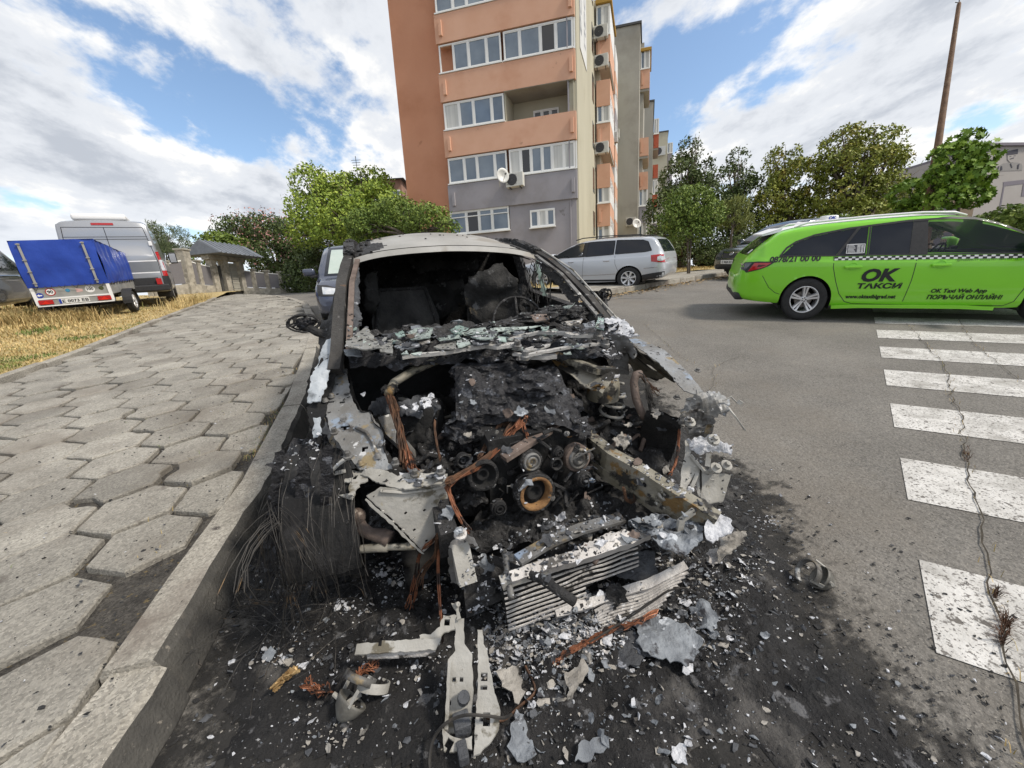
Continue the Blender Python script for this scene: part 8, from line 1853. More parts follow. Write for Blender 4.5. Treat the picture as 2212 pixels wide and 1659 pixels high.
# ============================================================ burnt residue and debris on the ground
def GA(x, y, z=0.): p = G(x, y, z); return p
edge_px = [(600, 1040), (560, 1130), (500, 1300), (440, 1440), (395, 1555), (330, 1560), (355, 1660), (380, 1760), (2060, 1760), (2040, 1640), (1960, 1540), (1870, 1420), (1810, 1330), (1740, 1240), (1690, 1130), (1640, 1050), (1560, 1000), (1500, 960), (1440, 880), (1380, 800)]
EP = [kinv(G(x, y)) for x, y in edge_px] + [(1.05, 4.7), (-1.25, 4.7), (-1.30, 1.8)]
def edist(r, b):
    d = 1e9; n = len(EP)
    for i in range(n):
        a, c = EP[i], EP[(i+1) % n]; dx, dy = c[0]-a[0], c[1]-a[1]; t = max(0, min(1, ((r-a[0])*dx+(b-a[1])*dy)/(dx*dx+dy*dy))); d = min(d, math.hypot(r-a[0]-dx*t, b-a[1]-dy*t))
    return d if inpoly(r, b, EP) else -d
def alpha_mat(name, c1, c2, scale):
    m = mat(name, c1, c2, scale=scale, rough=.9, bump=.5, bscale=70, spots=[((.14, .13, .12), 60, .62, .06)])
    t = m.node_tree; b = t.nodes['Principled BSDF']; at = t.nodes.new('ShaderNodeAttribute'); at.attribute_name = 'fade'
    tcn = t.nodes.new('ShaderNodeTexCoord'); n1_ = t.nodes.new('ShaderNodeTexNoise'); n1_.inputs['Scale'].default_value = 9; n1_.inputs['Detail'].default_value = 10; n1_.inputs['Roughness'].default_value = .75; t.links.new(tcn.outputs['Object'], n1_.inputs['Vector'])
    v = mth(t, 'ADD', at.outputs['Fac'], mth(t, 'MULTIPLY', mth(t, 'SUBTRACT', n1_.outputs[0], .5), 2.6)); t.links.new(ramp(t, v, [(.35, 0), (.75, .97)], 'LINEAR'), b.inputs['Alpha']); return m
m_soot = alpha_mat('soot_stain', (.010, .0095, .009), (.028, .0265, .025), 12)
def sooty(name, r0, r1, b0, b1, step, f, off):
    nx, ny = int((r1-r0)/step), int((b1-b0)/step); vs = []; fade = []
    for i in range(nx+1):
        for j in range(ny+1):
            r, b = r0+step*i, b0+step*j; vs.append(KW(r, b, off)); fade.append(f(r, b))
    me = bpy.data.meshes.new(name); fs = [(i*(ny+1)+j, (i+1)*(ny+1)+j, (i+1)*(ny+1)+j+1, i*(ny+1)+j+1) for i in range(nx) for j in range(ny)]
    me.from_pydata([tuple(v) for v in vs], [], fs); at = me.attributes.new('fade', 'FLOAT', 'POINT'); at.data.foreach_set('value', fade); me.materials.append(m_soot)
    o = bpy.data.objects.new(name, me); COL.objects.link(o); return tag(o, 'thin black soot stain on the asphalt around the burnt car', 'soot', kind='stuff')
sooty('soot_stain', -1.45, 2.6, -.9, 4.9, .06, lambda r, b: max(0, min(1, .55+edist(r, b)*2.2)) if r > -1.40 else .8, .005)
# thick crusty residue
m_resid = mat('burnt_residue', (.005, .005, .006), (.019, .018, .018), scale=7, rough=.95, rough2=.6, bump=1., bscale=75, bdetail=9, spots=[((.07, .068, .066), 38, .62, .06), ((.34, .34, .35), 48, .675, .02), ((.085, .08, .075), 4, .57, .12), ((.11, .11, .115), 13, .60, .06)])
st_ = .0135; r0, r1, b0, b1 = -1.40, 2.0, -.62, 1.6; nx, ny = int((r1-r0)/st_), int((b1-b0)/st_); vs = []; ok = []
for i in range(nx+1):
    for j in range(ny+1):
        r, b = r0+st_*i, b0+st_*j; e = edist(r, b)-.10+.16*noise.noise(V(r*3, b*3, 2))+.09*noise.noise(V(r*9, b*9, 5))+.05*noise.noise(V(r*28, b*28, 5)); q = V(r, b, 0)
        h = .010*max(-.2, min(1, e*7)) + max(0, min(1, e*4))*(.036*noise.fractal(q*5.5, .8, 2.1, 4)+.016*(1-abs(noise.noise(q*13))*2)*.6+.015*noise.fractal(q*30, .9, 2, 3)+.014)
        m_ = math.exp(-((r-.15)**2/.35+(b-.42)**2/.10)); h += .07*m_+.02*m_*noise.noise(q*17)
        ok.append(e > -.012 and r > -1.44-.0*b); vs.append(KW(r, b, max(.006, h+.006)))
fs = []
for i in range(nx):
    for j in range(ny):
        f = (i*(ny+1)+j, (i+1)*(ny+1)+j, (i+1)*(ny+1)+j+1, i*(ny+1)+j+1)
        if all(ok[k] for k in f): fs.append(f)
b = MB(); b.add(vs, fs); tag(b.build('burnt_residue', m_resid, smooth=True), 'black crusty burnt residue covering the ground under the front of the car', 'burnt residue', kind='stuff')
def RZ(r, b):
    i, j = int(round((r-r0)/st_)), int(round((b-b0)/st_))
    if 0 <= i <= nx and 0 <= j <= ny and ok[i*(ny+1)+j]: return vs[i*(ny+1)+j].z
    return KW(r, b).z+.004
# chips and ash scattered over it
rnd = random.Random(101); lots = {}
def gp(x, y): p = G(x, y); r, b = kinv(p); q = KW(r, b); q.z = RZ(r, b); return q
mats_all = [m_char]*5+[m_flkd]*5+[m_flk]*2+[m_ash]*2+[m_flkb]*2
for k in range(8500):
    r, b = rnd.uniform(-1.38, 2.1), rnd.uniform(-.6, 1.5); e = edist(r, b)
    if e < rnd.gauss(-.02, .09): continue
    q = KW(r, b); q.z = RZ(r, b)+.002; m = rnd.choice(mats_all); s_ = .0018+.013*rnd.random()**5*(1.4 if m in (m_flkd, m_char) else 1); chip(lot(m), q, s_, rnd)
# clusters of white ash and pale flakes measured in the photograph
for (x, y, sx_, sy_, n, s_, ms) in ((1250, 1400, 90, 50, 700, .012, 'a'), (1150, 1300, 40, 40, 260, .011, 'a'), (870, 1260, 70, 30, 300, .010, 'a'), (760, 1330, 40, 16, 120, .010, 'a'), (600, 1440, 50, 14, 70, .011, 'a'), (1090, 1440, 40, 60, 260, .012, 'a'), (1350, 1330, 100, 30, 260, .013, 'g'), (1500, 1350, 70, 60, 260, .012, 'g'),
        (1560, 1430, 60, 50, 160, .009, 'g'), (1660, 1130, 30, 14, 90, .009, 'a'), (1620, 1230, 40, 50, 160, .010, 'b'), (1450, 1240, 60, 40, 200, .012, 'g'), (1200, 1450, 110, 60, 420, .012, 'g'), (920, 1450, 50, 40, 120, .009, 'a'), (1480, 1600, 60, 30, 30, .009, 'a'), (720, 1590, 80, 30, 90, .010, 'b'), (1060, 1240, 30, 30, 200, .011, 'a'), (1600, 1560, 120, 60, 40, .008, 'a'), (1700, 1300, 60, 60, 60, .007, 'b'), (1300, 1380, 170, 60, 1500, .012, 'g'), (1130, 1380, 70, 90, 900, .011, 'g'), (1230, 1400, 140, 50, 700, .010, 'a'), (950, 1250, 110, 60, 420, .010, 'g'), (1250, 1560, 260, 80, 380, .012, 'g'), (1550, 1270, 70, 60, 380, .012, 'g'), (700, 1430, 140, 90, 300, .009, 'g')):
    sel = {'a': [m_ash]*4+[m_flk, m_flkb, m_alu], 'g': [m_flk]*3+[m_ash]+[m_flkb]*2+[m_flkd]*3, 'b': [m_flkb]*3+[m_ash, m_flkd]}[ms]
    for k in range(int(n/9)):
        q = gp(rnd.gauss(x, sx_*.6), min(1690, rnd.gauss(y, sy_*.6))); q.z += .004; s2 = s_*rnd.uniform(.5, 1.6)**2; a0 = rnd.uniform(0, 6); X, Y, D = ortho(V(rnd.uniform(-.7, .7), rnd.uniform(-.7, .7), 1)); el = rnd.uniform(.4, 1)
        lot(rnd.choice(sel)).sheet([q+X*s2*rnd.uniform(.5, 1.1)*math.cos(a0+t)+Y*el*s2*rnd.uniform(.5, 1.1)*math.sin(a0+t)+D*rnd.uniform(0, .4)*s2 for t in (0, .9, 1.9, 2.8, 3.9, 5.1)], max(.005, s2*.3), s2*.35, 26, .0022, s2*.22, seed=k)
    for k in range(int(n*.6)):
        q = gp(rnd.gauss(x, sx_*.6), min(1690, rnd.gauss(y, sy_*.6))); q.z += rnd.uniform(.0, .012); m = rnd.choice({'a': [m_ash]*5+[m_flk, m_flkb, m_alu], 'g': [m_flk]*3+[m_ash]*2+[m_flkb]*2+[m_flkd]*2, 'b': [m_flkb]*3+[m_ash, m_flkd]*1}[ms]); chip(lot(m), q, s_*(.15+.8*rnd.random()**3), rnd, .1)
# crumbs thrown onto the asphalt and the pavement
for k in range(2600):
    x, y = rnd.uniform(1600, 2212), rnd.uniform(1000, 1680); p = G(x, y); r, b = kinv(p); e = edist(r, b)
    if rnd.random() > math.exp(e*3.2)*.8: continue
    q = KW(r, b); q.z += .008; chip(lot(rnd.choice([m_char]*8+[m_flkd]+[m_ash]*1)), q, .0016+.009*rnd.random()**3, rnd, 1)
for k in range(1500):
    r, b = -1.5-abs(rnd.gauss(0, .8)), rnd.uniform(.1, 4.5); q = KW(r, b, .17); chip(lot(rnd.choice([m_char]*9+[m_flkd]*2+[m_ash]*1)), q, .0016+.009*rnd.random()**3.5, rnd, 1)
for k_, (b, m) in lots.items():
    tag(b.build('ash_fragments', m), 'countless small burnt fragments and flakes of ash strewn over the ground', 'debris', kind='stuff')
CMI3 = None
# ---- single pieces of debris lying apart
def piece(name, label, cat, parts, group=None):
    """parts: list of (part name, MB in wreck coordinates, material)"""
    t = thing(name, label, cat, CM, group)
    for pn, b, m in parts: b.build(pn, m, t)
    return t
def one(name, label, cat, b, m, group=None):
    o = b.build(name, m); o.matrix_world = CM; return tag(o, label, cat, group)
GD = 'burnt metal sheets on the ground in front of the car'
def F(pts, z, m, label, seed, **k):
    b = MB(); flake(pts, z, m, '', seed=seed, mb=b, **k); return one('metal_sheet', label, 'metal sheet', b, m, GD)
F([(920, 670), (1010, 630), (1220, 690), (1330, 790), (1320, 870), (1250, 940), (1040, 900), (950, 830)], .09, m_flk, 'largest pale bluish grey sheet lying below the radiator', 11, amp=.014)
F([(700, 830), (790, 740), (900, 730), (1020, 860), (930, 960), (790, 950), (720, 900)], .07, m_flkd, 'dark grey torn sheet left of the largest pale one', 12, amp=.014)
F([(490, 990), (600, 910), (630, 960), (580, 1080), (510, 1160)], .09, m_flkb, 'brownish curled sheet shaped like a fin', 13, amp=.02); F([(310, 1080), (400, 1030), (480, 1010), (500, 1150), (320, 1190)], .05, m_flkb, 'brown and white sheet beside the tall brackets', 14, amp=.02)
F([(60, 990), (200, 930), (240, 1130), (200, 1180), (100, 1080)], .06, m_flkb, 'ash edged brown sheet touching the tall brackets', 15, amp=.02); F([(560, 1420), (700, 1390), (750, 1440), (640, 1540), (540, 1540)], .03, m_flk, 'small blue grey sheet alone near the bottom of the picture', 16)
F([(180, 1230), (250, 1290), (270, 1400), (310, 1500), (200, 1520), (130, 1440)], .03, m_flk, 'narrow grey sheet standing below the cable', 17, amp=.02); F([(1320, 810), (1480, 750), (1490, 830), (1360, 870)], .06, m_flkb, 'grained brownish strip right of the largest pale sheet', 18, amp=.015)
F([(1250, 600), (1350, 560), (1440, 660), (1400, 760), (1300, 720)], .08, m_flk, 'crumpled grey sheet above the grained brown strip', 19, amp=.035); F([(870, 1070), (950, 1060), (1040, 1220), (1000, 1250), (940, 1170)], .03, m_flkb, 'thin pale sliver on the black crust', 20, amp=.015)
F([(1280, 1310), (1330, 1240), (1380, 1290), (1340, 1330)], .02, m_flkb, 'small folded pale flake right of centre', 21, amp=.02); F([(1480, 1310), (1520, 1300), (1565, 1380), (1530, 1410)], .02, m_flkb, 'short pale strip with straight edges', 22, amp=.004); F([(1600, 1340), (1650, 1320), (1800, 1330), (1790, 1355), (1680, 1345), (1620, 1370)], .02, m_flkb, 'pale bent strip like an arrow', 23, amp=.004)
F([(800, 960), (870, 960), (920, 1040), (850, 1050)], .05, m_flkd, 'small dark plate under the dark torn sheet', 24, amp=.015); F([(1140, 1430), (1220, 1440), (1240, 1530), (1150, 1520)], .03, m_ash, 'white lumpy ash piece near the bottom centre', 25, amp=.03)
for i, (x, y, s_, lab) in enumerate(((1240, 920, 26, 'round speckled flake'),)): pass
# fallen bracket assembly in front
def P7(pts, z0_, z1_, y0, y1): return [A(*c7(x, y), z0_+(z1_-z0_)*(y-y0)/(y1-y0)) for x, y in pts]
t = thing('bumper_bracket', 'pair of tall pale slotted metal brackets fallen in front of the car', 'bracket', CM)
b = MB(); q = [(1290, 690), (1345, 690), (1350, 860), (1400, 920), (1410, 1150), (1395, 1400), (1225, 1440), (1245, 960), (1290, 900)]
b.sheet(P7(q, .24, .03, 690, 1440), .012, .003, 8, .006, .002, seed=1, holes=[(A(*c7(1272, 1095), .13), .006), (A(*c7(1258, 1245), .09), .007), (A(*c7(1325, 1088), .13), .005), (A(*c7(1350, 1200), .10), .014)]); b.build('slotted_plate', m_pale, t)
b = MB(); b.sheet([p+V(0, -.0, .0) for p in P7([(1245, 960), (1265, 960), (1245, 1410), (1222, 1410)], .175, .06, 960, 1410)], .012, .001, 8, .012, .001); b.sheet(P7([(1265, 590), (1310, 600), (1330, 690), (1300, 700), (1300, 640)], .28, .25, 590, 700), .01, .002, 8, .006, .002); b.lathe([(.001, .014), (.008, .012), (.009, 0)], A(*c7(1300, 602), .285), V(.4, -.5, .7), 10); b.build('plate_edge', m_pale, t)
b = MB(); q = [(1435, 765), (1465, 765), (1475, 850), (1500, 900), (1525, 1080), (1580, 1290), (1575, 1400), (1540, 1460), (1450, 1560), (1410, 1580), (1425, 1300), (1440, 1000)]
b.sheet(P7(q, .22, .02, 765, 1580), .011, .003, 8, .007, .002, seed=2, holes=[(A(*c7(1480, 1060), .145), .011), (A(*c7(1480, 1140), .125), .010), (A(*c7(1490, 1350), .075), .016)]); b.build('slotted_plate', m_pale, t)
b = MB(); b.sheet(P7([(1205, 1405), (1260, 1450), (1330, 1470), (1400, 1450), (1400, 1540), (1340, 1535), (1280, 1560), (1220, 1550)], .06, .03, 1405, 1560), .011, .004, 8, .006, .002, seed=3, holes=[(A(*c7(1250, 1515), .04), .012)]); b.build('cross_tie', m_pale, t)
b = MB(); b.lathe([(.001, .03), (.018, .03), (.02, 0), (.016, -.05)], A(*c7(1345, 1210), .10), V(.0, -.4, 1), 12); b.bbox((0, 0, 0), (.05, .05, .06), Matrix.Translation(A(*c7(1335, 1380), .05)), bev=.006); b.bbox((0, 0, 0), (.03, .05, .04), Matrix.Translation(A(*c7(1340, 1560), .03)), bev=.006); b.build('clip', m_flkd, t)
b = MB(); b.sheet(P7([(1060, 790), (1130, 790), (1190, 740), (1215, 665), (1300, 670), (1290, 760), (1215, 780), (1195, 825), (1060, 825)], .16, .12, 665, 825), .010, .004, 8, .006, .003, seed=4, holes=[(A(*c7(1240, 715), .15), .010)]); b.build('side_tie', m_pale, t)
t = thing('bumper_bar', 'short pale folded metal bar lying crosswise left of the tall brackets', 'metal bar', CM)
b = MB(); b.sheet(P7([(655, 850), (800, 845), (820, 830), (900, 832), (1200, 815), (1165, 890), (640, 925)], .13, .10, 815, 925), .012, .003, 8, .005, .002, seed=5, holes=[(A(*c7(806, 852), .125), .006)]); b.build('top_face', m_pale, t)
b = MB(); b.sheet(P7([(715, 922), (1160, 892), (1165, 925), (1100, 932), (720, 950)], .10, .07, 892, 950), .012, .002, 8, .005, .001, seed=6); b.build('front_face', m_alu, t)
# lamp housings
def fog(label, c, ax, m, seed):
    t = thing('fog_lamp', label, 'fog lamp', Matrix.Translation(CM @ c) @ CM.to_3x3().to_4x4() @ V(*ax).to_track_quat('Z', 'Y').to_matrix().to_4x4(), 'burnt fog lamp housings')
    b = MB(); b.smooth = True; b.lathe([(.001, -.062), (.012, -.062), (.02, -.055), (.040, -.035), (.050, -.01), (.052, 0), (.049, -.0), (.046, -.010), (.036, -.032), (.001, -.045)], V(0, 0, 0), V(0, 0, 1), 28); b.build('bowl', m, t, smooth=True)
    b = MB(); b.lathe([(.052, .028), (.055, .028), (.055, .052), (.050, .052), (.050, .028)], V(.012, 0, .012), V(.25, 0, 1), 28, .2, 4.9); b.build('bezel', m_bare, t, smooth=True)
    b = MB(); b.sweep([V(.05, 0, -.01), V(.056, 0, .02), V(.060, 0, .045)], rect(.016, .003), up=(1, 0, 0)); b.sweep([V(-.03, .04, -.01), V(-.03, .045, .04)], rect(.012, .003), up=(0, 1, 0)); b.lathe([(.001, .01), (.007, .01), (.008, -.01)], V(.045, .03, -.02), V(1, .5, 0), 8); b.build('strap', m_pale, t); return t
m_lh = mat('lamp_housing', (.09, .085, .075), (.16, .155, .14), scale=14, rough=.6, metal=.2, bump=.2, bscale=60, spots=[((.26, .26, .25), 9, .62, .06)])
def onr(x, y, up=.04): p = CMi @ gp(x, y); return p+V(0, 0, up)
fog('round burnt lamp bowl lying open on the asphalt at the right', onr(1762, 1262), (-.5, .5, .35), m_lh, 1); fog('burnt lamp bowl with loose bezel on the black crust at lower left', onr(770, 1545), (.55, .35, .4), m_lh, 2)
b = MB(); c = onr(812, 1510, .03); b.lathe([(.050, -.012), (.053, -.012), (.053, .016), (.048, .016), (.050, -.012)], c, V(.3, .5, .5), 26, .3, 4.6); b.sweep([c+V(-.04, -.01, 0), c+V(-.085, -.02, -.01)], rect(.018, .003)); one('lamp_bezel', 'bright broken lamp ring beside the lower left lamp bowl', 'lamp ring', b, m_pale)
# cables on the ground
def cable(pts, r, m, label, conv=c7, n=1, spread=0., name='cable', zoff=.02):
    b = MB(); rnd2 = random.Random(int(pts[0][0])); P0 = [A(*conv(x, y), z) for x, y, z in pts]
    for k in range(n):
        a = rnd2.uniform(0, 6.3); Q2 = []
        for i in range(len(P0)-1):
            p0, p1, p2, p3 = P0[max(0, i-1)], P0[i], P0[i+1], P0[min(len(P0)-1, i+2)]
            for j in range(5): t_ = j/5; Q2.append(.5*(2*p1+(p2-p0)*t_+(2*p0-5*p1+4*p2-p3)*t_*t_+(3*p1-p0-3*p2+p3)*t_**3)+V(math.cos(a+i), math.sin(a+i), math.sin(a*2+i))*spread*rnd2.random())
        Q2.append(P0[-1]); b.tube(Q2, r, 6)
    return one(name, label, 'cable', b, m)
cable([(1660, 1310, .10), (1600, 1335, .09), (1500, 1322, .11), (1350, 1318, .12), (1230, 1370, .10), (1150, 1470, .06), (1125, 1600, .03), (1135, 1720, .02)], .0050, m_wire, 'grey cable looping around the tall slotted brackets'); cable([(240, 950, .05), (300, 1100, .04), (200, 1200, .035), (100, 1285, .03), (0, 1270, .05)], .0045, m_copd, 'dark cable running from the ash heap to the brackets', conv=c8)
cable([(410, 930, .06), (520, 860, .08), (650, 790, .10), (800, 715, .11), (920, 680, .12), (1060, 600, .12)], .0024, m_cop, 'long copper wire bundle above the largest pale sheet', conv=c8, n=16, spread=.012, name='copper_bundle'); cable([(640, 800, .11), (900, 640, .14), (1100, 500, .16), (1200, 470, .17), (1290, 495, .15)], .003, m_wire, 'thin dark cable arching over the cooler bar', conv=c8, n=2, spread=.006)
cable([(780, 960, .03), (720, 1020, .03), (670, 1040, .02), (665, 1080, .02)], .0022, m_cop, 'small copper strands under the folded bar', n=8, spread=.02, name='copper_bundle'); cable([(310, 1120, .02), (370, 1135, .03), (430, 1160, .03), (480, 1160, .02)], .0022, m_cop, 'tiny tangle of copper wire left of the lower lamp bowl', n=10, spread=.022, name='copper_bundle')
cable([(110, 1140, .02), (180, 1075, .04), (215, 1050, .05), (265, 1025, .06)], .0028, mat('brass_strands', (.25, .15, .06), (.5, .36, .18), scale=20, rough=.4, metal=.5), 'brass coloured brush of strands near the kerb', n=40, spread=.012, name='cable_end')
# curly steel cords springing from the shredded tyre
b = MB(); rnd = random.Random(55)
for k in range(85):
    p = onr(rnd.gauss(640, 70), rnd.gauss(1330, 55), .01); a = rnd.uniform(0, 6.3); cur = rnd.uniform(-3.5, 3.5); P = []; L_ = rnd.uniform(.12, .42); d = V(math.cos(a), math.sin(a), 0); h = rnd.uniform(.0, .09)
    for j in range(9):
        t_ = j/8; P.append(p.copy()+V(0, 0, h*math.sin(math.pi*t_))); d = Matrix.Rotation(cur*L_/8*3, 3, 'Z') @ d; p = p+d*L_/8
    b.tube(P, .0011, 3, False)
o = one('tyre_cord_tangle', 'tangle of curled steel cords spilling from the burnt tyre beside the kerb', 'wires', b, m_wire); o['kind'] = 'stuff'
# ============================================================ crossing, road joints, grass, leaves
m_mark = mat('road_paint', (.42, .41, .39), (.58, .57, .55), scale=7, rough=.85, bump=.4, bscale=90, spots=[((.16, .15, .14), 70, .55, .05), ((.27, .26, .24), 4, .50, .2), ((.12, .11, .10), 22, .60, .04)])
def GZ(x, y): p = G(x, y); return V(p.x, p.y, 0)
zpts = [GZ(1893, 713), GZ(1900, 750), GZ(1910, 805), GZ(1925, 875), GZ(1945, 985), GZ(1985, 1210)]
zd = (zpts[5]-zpts[0]).normalized(); L5 = (zpts[5]-zpts[0]).length/5; zs_dir = (GZ(2212, 765)-GZ(1900, 750)).normalized(); zs2 = (GZ(2212, 1130)-GZ(1945, 1075)).normalized()
for k in range(-2, 7):
    a = zpts[0]+zd*(L5*k); base = a; zs_ = (zs_dir*(1-max(0, k)/5)+zs2*(max(0, k)/5)).normalized(); wd_ = .52 if k < 3 else .5
    poly = [base, base+zs_*3.6, base+zs_*3.6+zd*L5*wd_, base+zd*L5*wd_]
    mbz = MB(); poly_sheet(mbz, [(p.x, p.y) for p in poly], .0045, .5); tag(mbz.build('crossing_stripe', m_mark), kind='structure')
# cracks with dry weeds
m_crack = mat('crack_dirt', (.03, .026, .02), (.07, .06, .045), scale=20, rough=1)
m_straw = mat('dry_grass', (.34, .25, .10), (.55, .43, .20), scale=1.2, rough=.9, island=.3, spots=[((.16, .19, .05), .8, .58, .1)])
m_grn = mat('weed_green', (.09, .13, .03), (.16, .2, .05), scale=2, rough=.8, island=.3)
def crack(pts, w_=.006, weeds=0, seed=0, m=None):
    rnd = random.Random(seed); P = [GZ(x, y) for x, y in pts]; Q2 = resample(P, .07); b = MB(); l, r = [], []
    for i, p in enumerate(Q2):
        s_ = side(Q2, i); o = s_*.035*noise.noise(p*7+V(seed, 0, 0)); w2 = w_*(.5+abs(noise.noise(p*11))*1.6); q = p+o; l.append(V(q.x+s_.x*w2, q.y+s_.y*w2, H(q.x, q.y)+.0125)); r.append(V(q.x-s_.x*w2, q.y-s_.y*w2, H(q.x, q.y)+.0125))
    n = len(l); b.add(l+r, [(i, n+i, n+i+1, i+1) for i in range(n-1)]); b.build('road_crack', m_crack)['kind'] = 'structure'
    if weeds:
        g = MB()
        for k in range(weeds):
            p = Q2[rnd.randrange(n)]+V(rnd.gauss(0, .02), rnd.gauss(0, .02), 0); blade(g, V(p.x, p.y, H(p.x, p.y)+.008), rnd.uniform(.015, .05), rnd, .0018)
        tag(g.build('crack_weeds', m_straw), 'dry weeds and dirt growing along the crack in the asphalt', 'weeds', kind='stuff')
def blade(g, p, h, rnd, w_=.004, lean=.8):
    a = rnd.uniform(0, 6.3); d = V(math.cos(a), math.sin(a), 0); s_ = V(-d.y, d.x, 0)*w_; k = rnd.uniform(.2, lean); p1 = p+V(0, 0, h*.6)+d*h*k*.4; p2 = p+V(0, 0, h*(1-.35*k))+d*h*k
    g.add([p-s_, p+s_, p1+s_*.7, p1-s_*.7, p2], [(0, 1, 2, 3), (3, 2, 4)])
crack([(2070, 690), (2100, 740), (2170, 800), (2300, 900)], .0028, 30, 1); crack([(1960, 700), (1990, 735), (2040, 790), (2055, 850), (2075, 900), (2090, 1000), (2105, 1080), (2130, 1180), (2145, 1290), (2160, 1370), (2190, 1480), (2230, 1700)], .0032, 110, 2)
crack([(1390, 700), (1480, 780), (1540, 795), (1600, 770)], .002, 25, 3); crack([(1540, 795), (1545, 830), (1500, 870)], .0016, 10, 4); crack([(1750, 820), (1830, 810), (1890, 830), (2000, 850)], .0015, 0, 5)
g = MB(); rnd = random.Random(4)
for (x, y, s_, n, h) in ((2150, 1285, 6, 70, .045), (2170, 1355, 10, 110, .06), (2090, 985, 8, 50, .05), (2165, 1385, 8, 60, .06)):
    for k in range(n): p = GZ(rnd.gauss(x, s_*.5), rnd.gauss(y, s_)); blade(g, V(p.x, p.y, H(p.x, p.y)), rnd.uniform(.02, h), rnd, .0016, 1.2)
tag(g.build('weed_tuft', m_copd), 'small dark weed tufts in the crack across the crossing', 'weeds', kind='stuff')
# weeds in the pavement joints beside the kerb
g = MB(); g2 = MB()
for k in range(2600):
    b_ = rnd.uniform(1.2, 9.5); r = -1.52+rnd.gauss(0, .03)-(.25 if b_ > 6 else 0) if rnd.random() < .6 else -1.5-abs(rnd.gauss(0, .7))
    if noise.noise(V(r*3, b_*2, 4)) < .05: continue
    p = KW(r, b_, .15); blade(g if rnd.random() < .6 else g2, p, rnd.uniform(.015, .045), rnd, .0016, 1.2)
tag(g.build('joint_grass', m_straw), 'dry grass in the joints of the pavement slabs', 'grass', kind='stuff'); tag(g2.build('joint_grass', m_grn), 'small green weeds in the joints of the pavement slabs', 'weeds', kind='stuff')
# dry grass on the left verge: short mown cover and taller clumps round the trailer
g = MB(); g2 = MB(); rnd = random.Random(12)
def vz(x, y): return H(x, y)+bank(x, y)
vpoly = vg
cnt = 0
while cnt < 30000:
    px, py = rnd.uniform(-60, 470), rnd.uniform(640, 850)
    p = G(px, py, .25)
    if not inpoly(p.x, p.y, vpoly): cnt += 1; continue
    cnt += 1; q = V(p.x, p.y, vz(p.x, p.y)); tall = math.exp(-((px-60)**2/9000+(py-695)**2/500))
    grn = noise.noise(V(p.x*.9, p.y*.9, 8)) > .38
    blade(g2 if grn else g, q, rnd.uniform(.02, .06)+tall*rnd.uniform(.05, .35), rnd, .003+.004*tall+.0006*p.y, 1.3)
for k in range(8500):        # tall tufts near wheels and along the fence
    x, y, s_ = rnd.choice([(-11.2, 9.0, .8), (-12.2, 8.6, 1.0), (-10.4, 9.3, .6), (-9.5, 12.5, .9), (-10.5, 14.5, 1.0), (-9.0, 11.6, .5), (-12.5, 10.2, 1.2), (-10.6, 17., 1.2)]); p = V(rnd.gauss(x, s_*.5), rnd.gauss(y, s_*.5), 0)
    if not inpoly(p.x, p.y, vpoly): continue
    blade(g, V(p.x, p.y, vz(p.x, p.y)), rnd.uniform(.08, .42), rnd, .006, 1.3)
tag(g.build('dry_grass', m_straw), 'yellow dry grass covering the verge on the left', 'grass', kind='stuff'); tag(g2.build('green_grass', m_grn), 'patches of low green weeds in the dry verge', 'grass', kind='stuff')
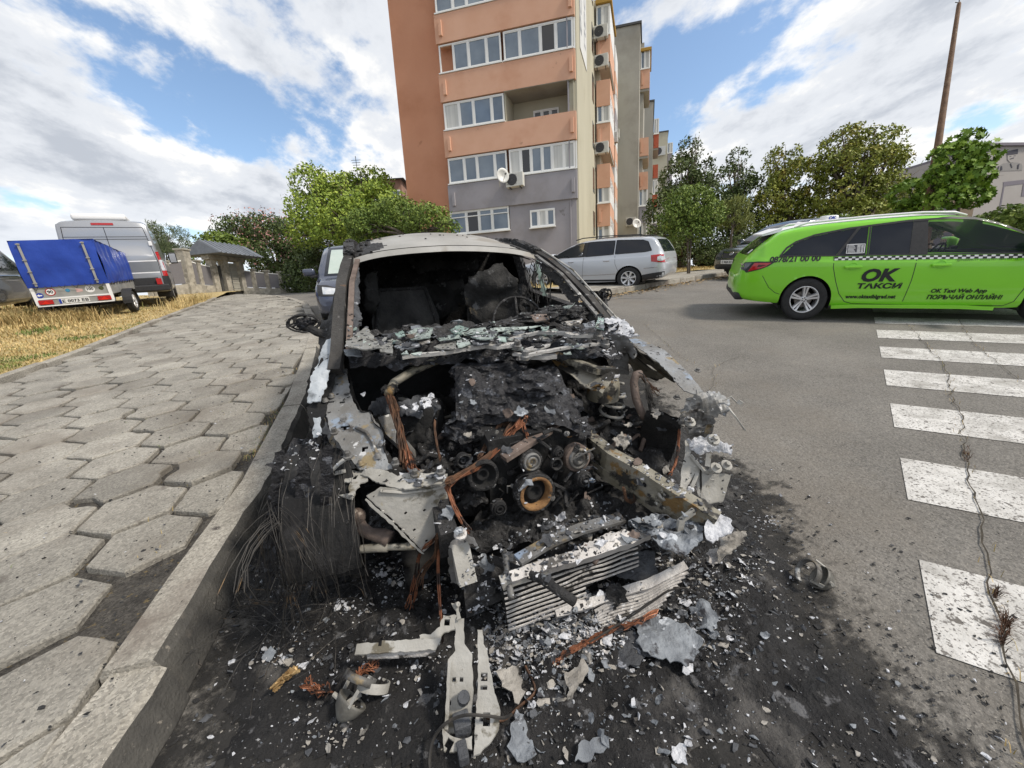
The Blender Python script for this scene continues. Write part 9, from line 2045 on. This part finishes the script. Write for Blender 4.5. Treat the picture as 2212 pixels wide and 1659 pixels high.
# far right pavement with kerb and strip of dry grass under the trees
K0, K1 = GZ(1372, 628), GZ(1560, 597); kd = (K1-K0).normalized(); kn = V(-kd.y, kd.x, 0); kn = kn if kn.y > 0 else -kn
RKP = [K0-kd*1.5, K0, K1, K1+kd*8, K1+kd*30]
mbk = MB(); mbk.use(m_kerb); rp = resample(RKP[0:], .5); i = 0
while i < len(rp)-2:
    seg = rp[i:i+3]; rings = [[V(p.x+kn.x*d, p.y+kn.y*d, H(p.x, p.y)+z) for d, z in ((0, -.1), (0, .13), (.02, .15), (.16, .15), (.17, .14), (.17, -.1))] for p in seg]; rings[0] = [a.lerp(c, .04) for a, c in zip(rings[0], rings[1])]; mbk.loft(rings); i += 2
tag(mbk.build('far_kerb', smooth=False), kind='structure')
a, c = RKP[0]+kn*.17, RKP[-1]+kn*.17
mbk = MB(); poly_sheet(mbk, [(a.x, a.y), (c.x, c.y), (c.x+kn.x*2.0, c.y+kn.y*2.0), (a.x+kn.x*2.0, a.y+kn.y*2.0)], .14, 1.); tag(mbk.build('far_pavement', m_slab), kind='structure')
a, c = RKP[0]+kn*2.18, RKP[-1]+kn*2.18
mbk = MB(); poly_sheet(mbk, [(a.x, a.y), (c.x, c.y), (c.x+kn.x*22, c.y+kn.y*22), (a.x+kn.x*22, a.y+kn.y*22)], lambda x, y: .16+.05*noise.noise(V(x, y, 0)), 1.); tag(mbk.build('far_verge', m_verge), kind='structure')
g = MB(); rnd = random.Random(91)
for k in range(7000): p = a+kd*rnd.uniform(0, 44)+kn*rnd.uniform(0, 6); blade(g, V(p.x, p.y, H(p.x, p.y)+.17), rnd.uniform(.05, .16), rnd, .012, 1.2)
tag(g.build('dry_grass', m_straw), 'dry grass strip under the trees on the right', 'grass', kind='stuff')
g = MB()
for k in range(1300):
    p = K0+kd*rnd.uniform(-3, 9)-kn*abs(rnd.gauss(0, .28)); q = V(p.x, p.y, H(p.x, p.y)+.015); X, Y, D = ortho(V(rnd.uniform(-.4, .4), rnd.uniform(-.4, .4), 1)); s_ = rnd.uniform(.02, .05); g.add([q-X*s_, q+Y*s_*.6, q+X*s_, q-Y*s_*.6], [(0, 1, 2, 3)])
tag(g.build('fallen_leaves', mat('fallen_leaf', (.28, .19, .09), (.42, .31, .16), rough=.9, island=.3)), 'dry fallen leaves gathered along the far kerb', 'leaves', kind='stuff')
# faint lines and patches on the road in the distance
mbk = MB(); 
for (x0_, x1_, y_) in ((1320, 1405, 643), (1180, 1300, 660)): p, q = GZ(x0_, y_+3), GZ(x1_, y_); n_ = V(-(q-p).y, (q-p).x, 0).normalized()*.06; poly_sheet(mbk, [(p.x, p.y), (q.x, q.y), (q.x+n_.x, q.y+n_.y), (p.x+n_.x, p.y+n_.y)], .008, .5)
tag(mbk.build('worn_road_line', mat('worn_paint', (.2, .19, .18), (.26, .25, .235), scale=9, rough=.9)), kind='structure')
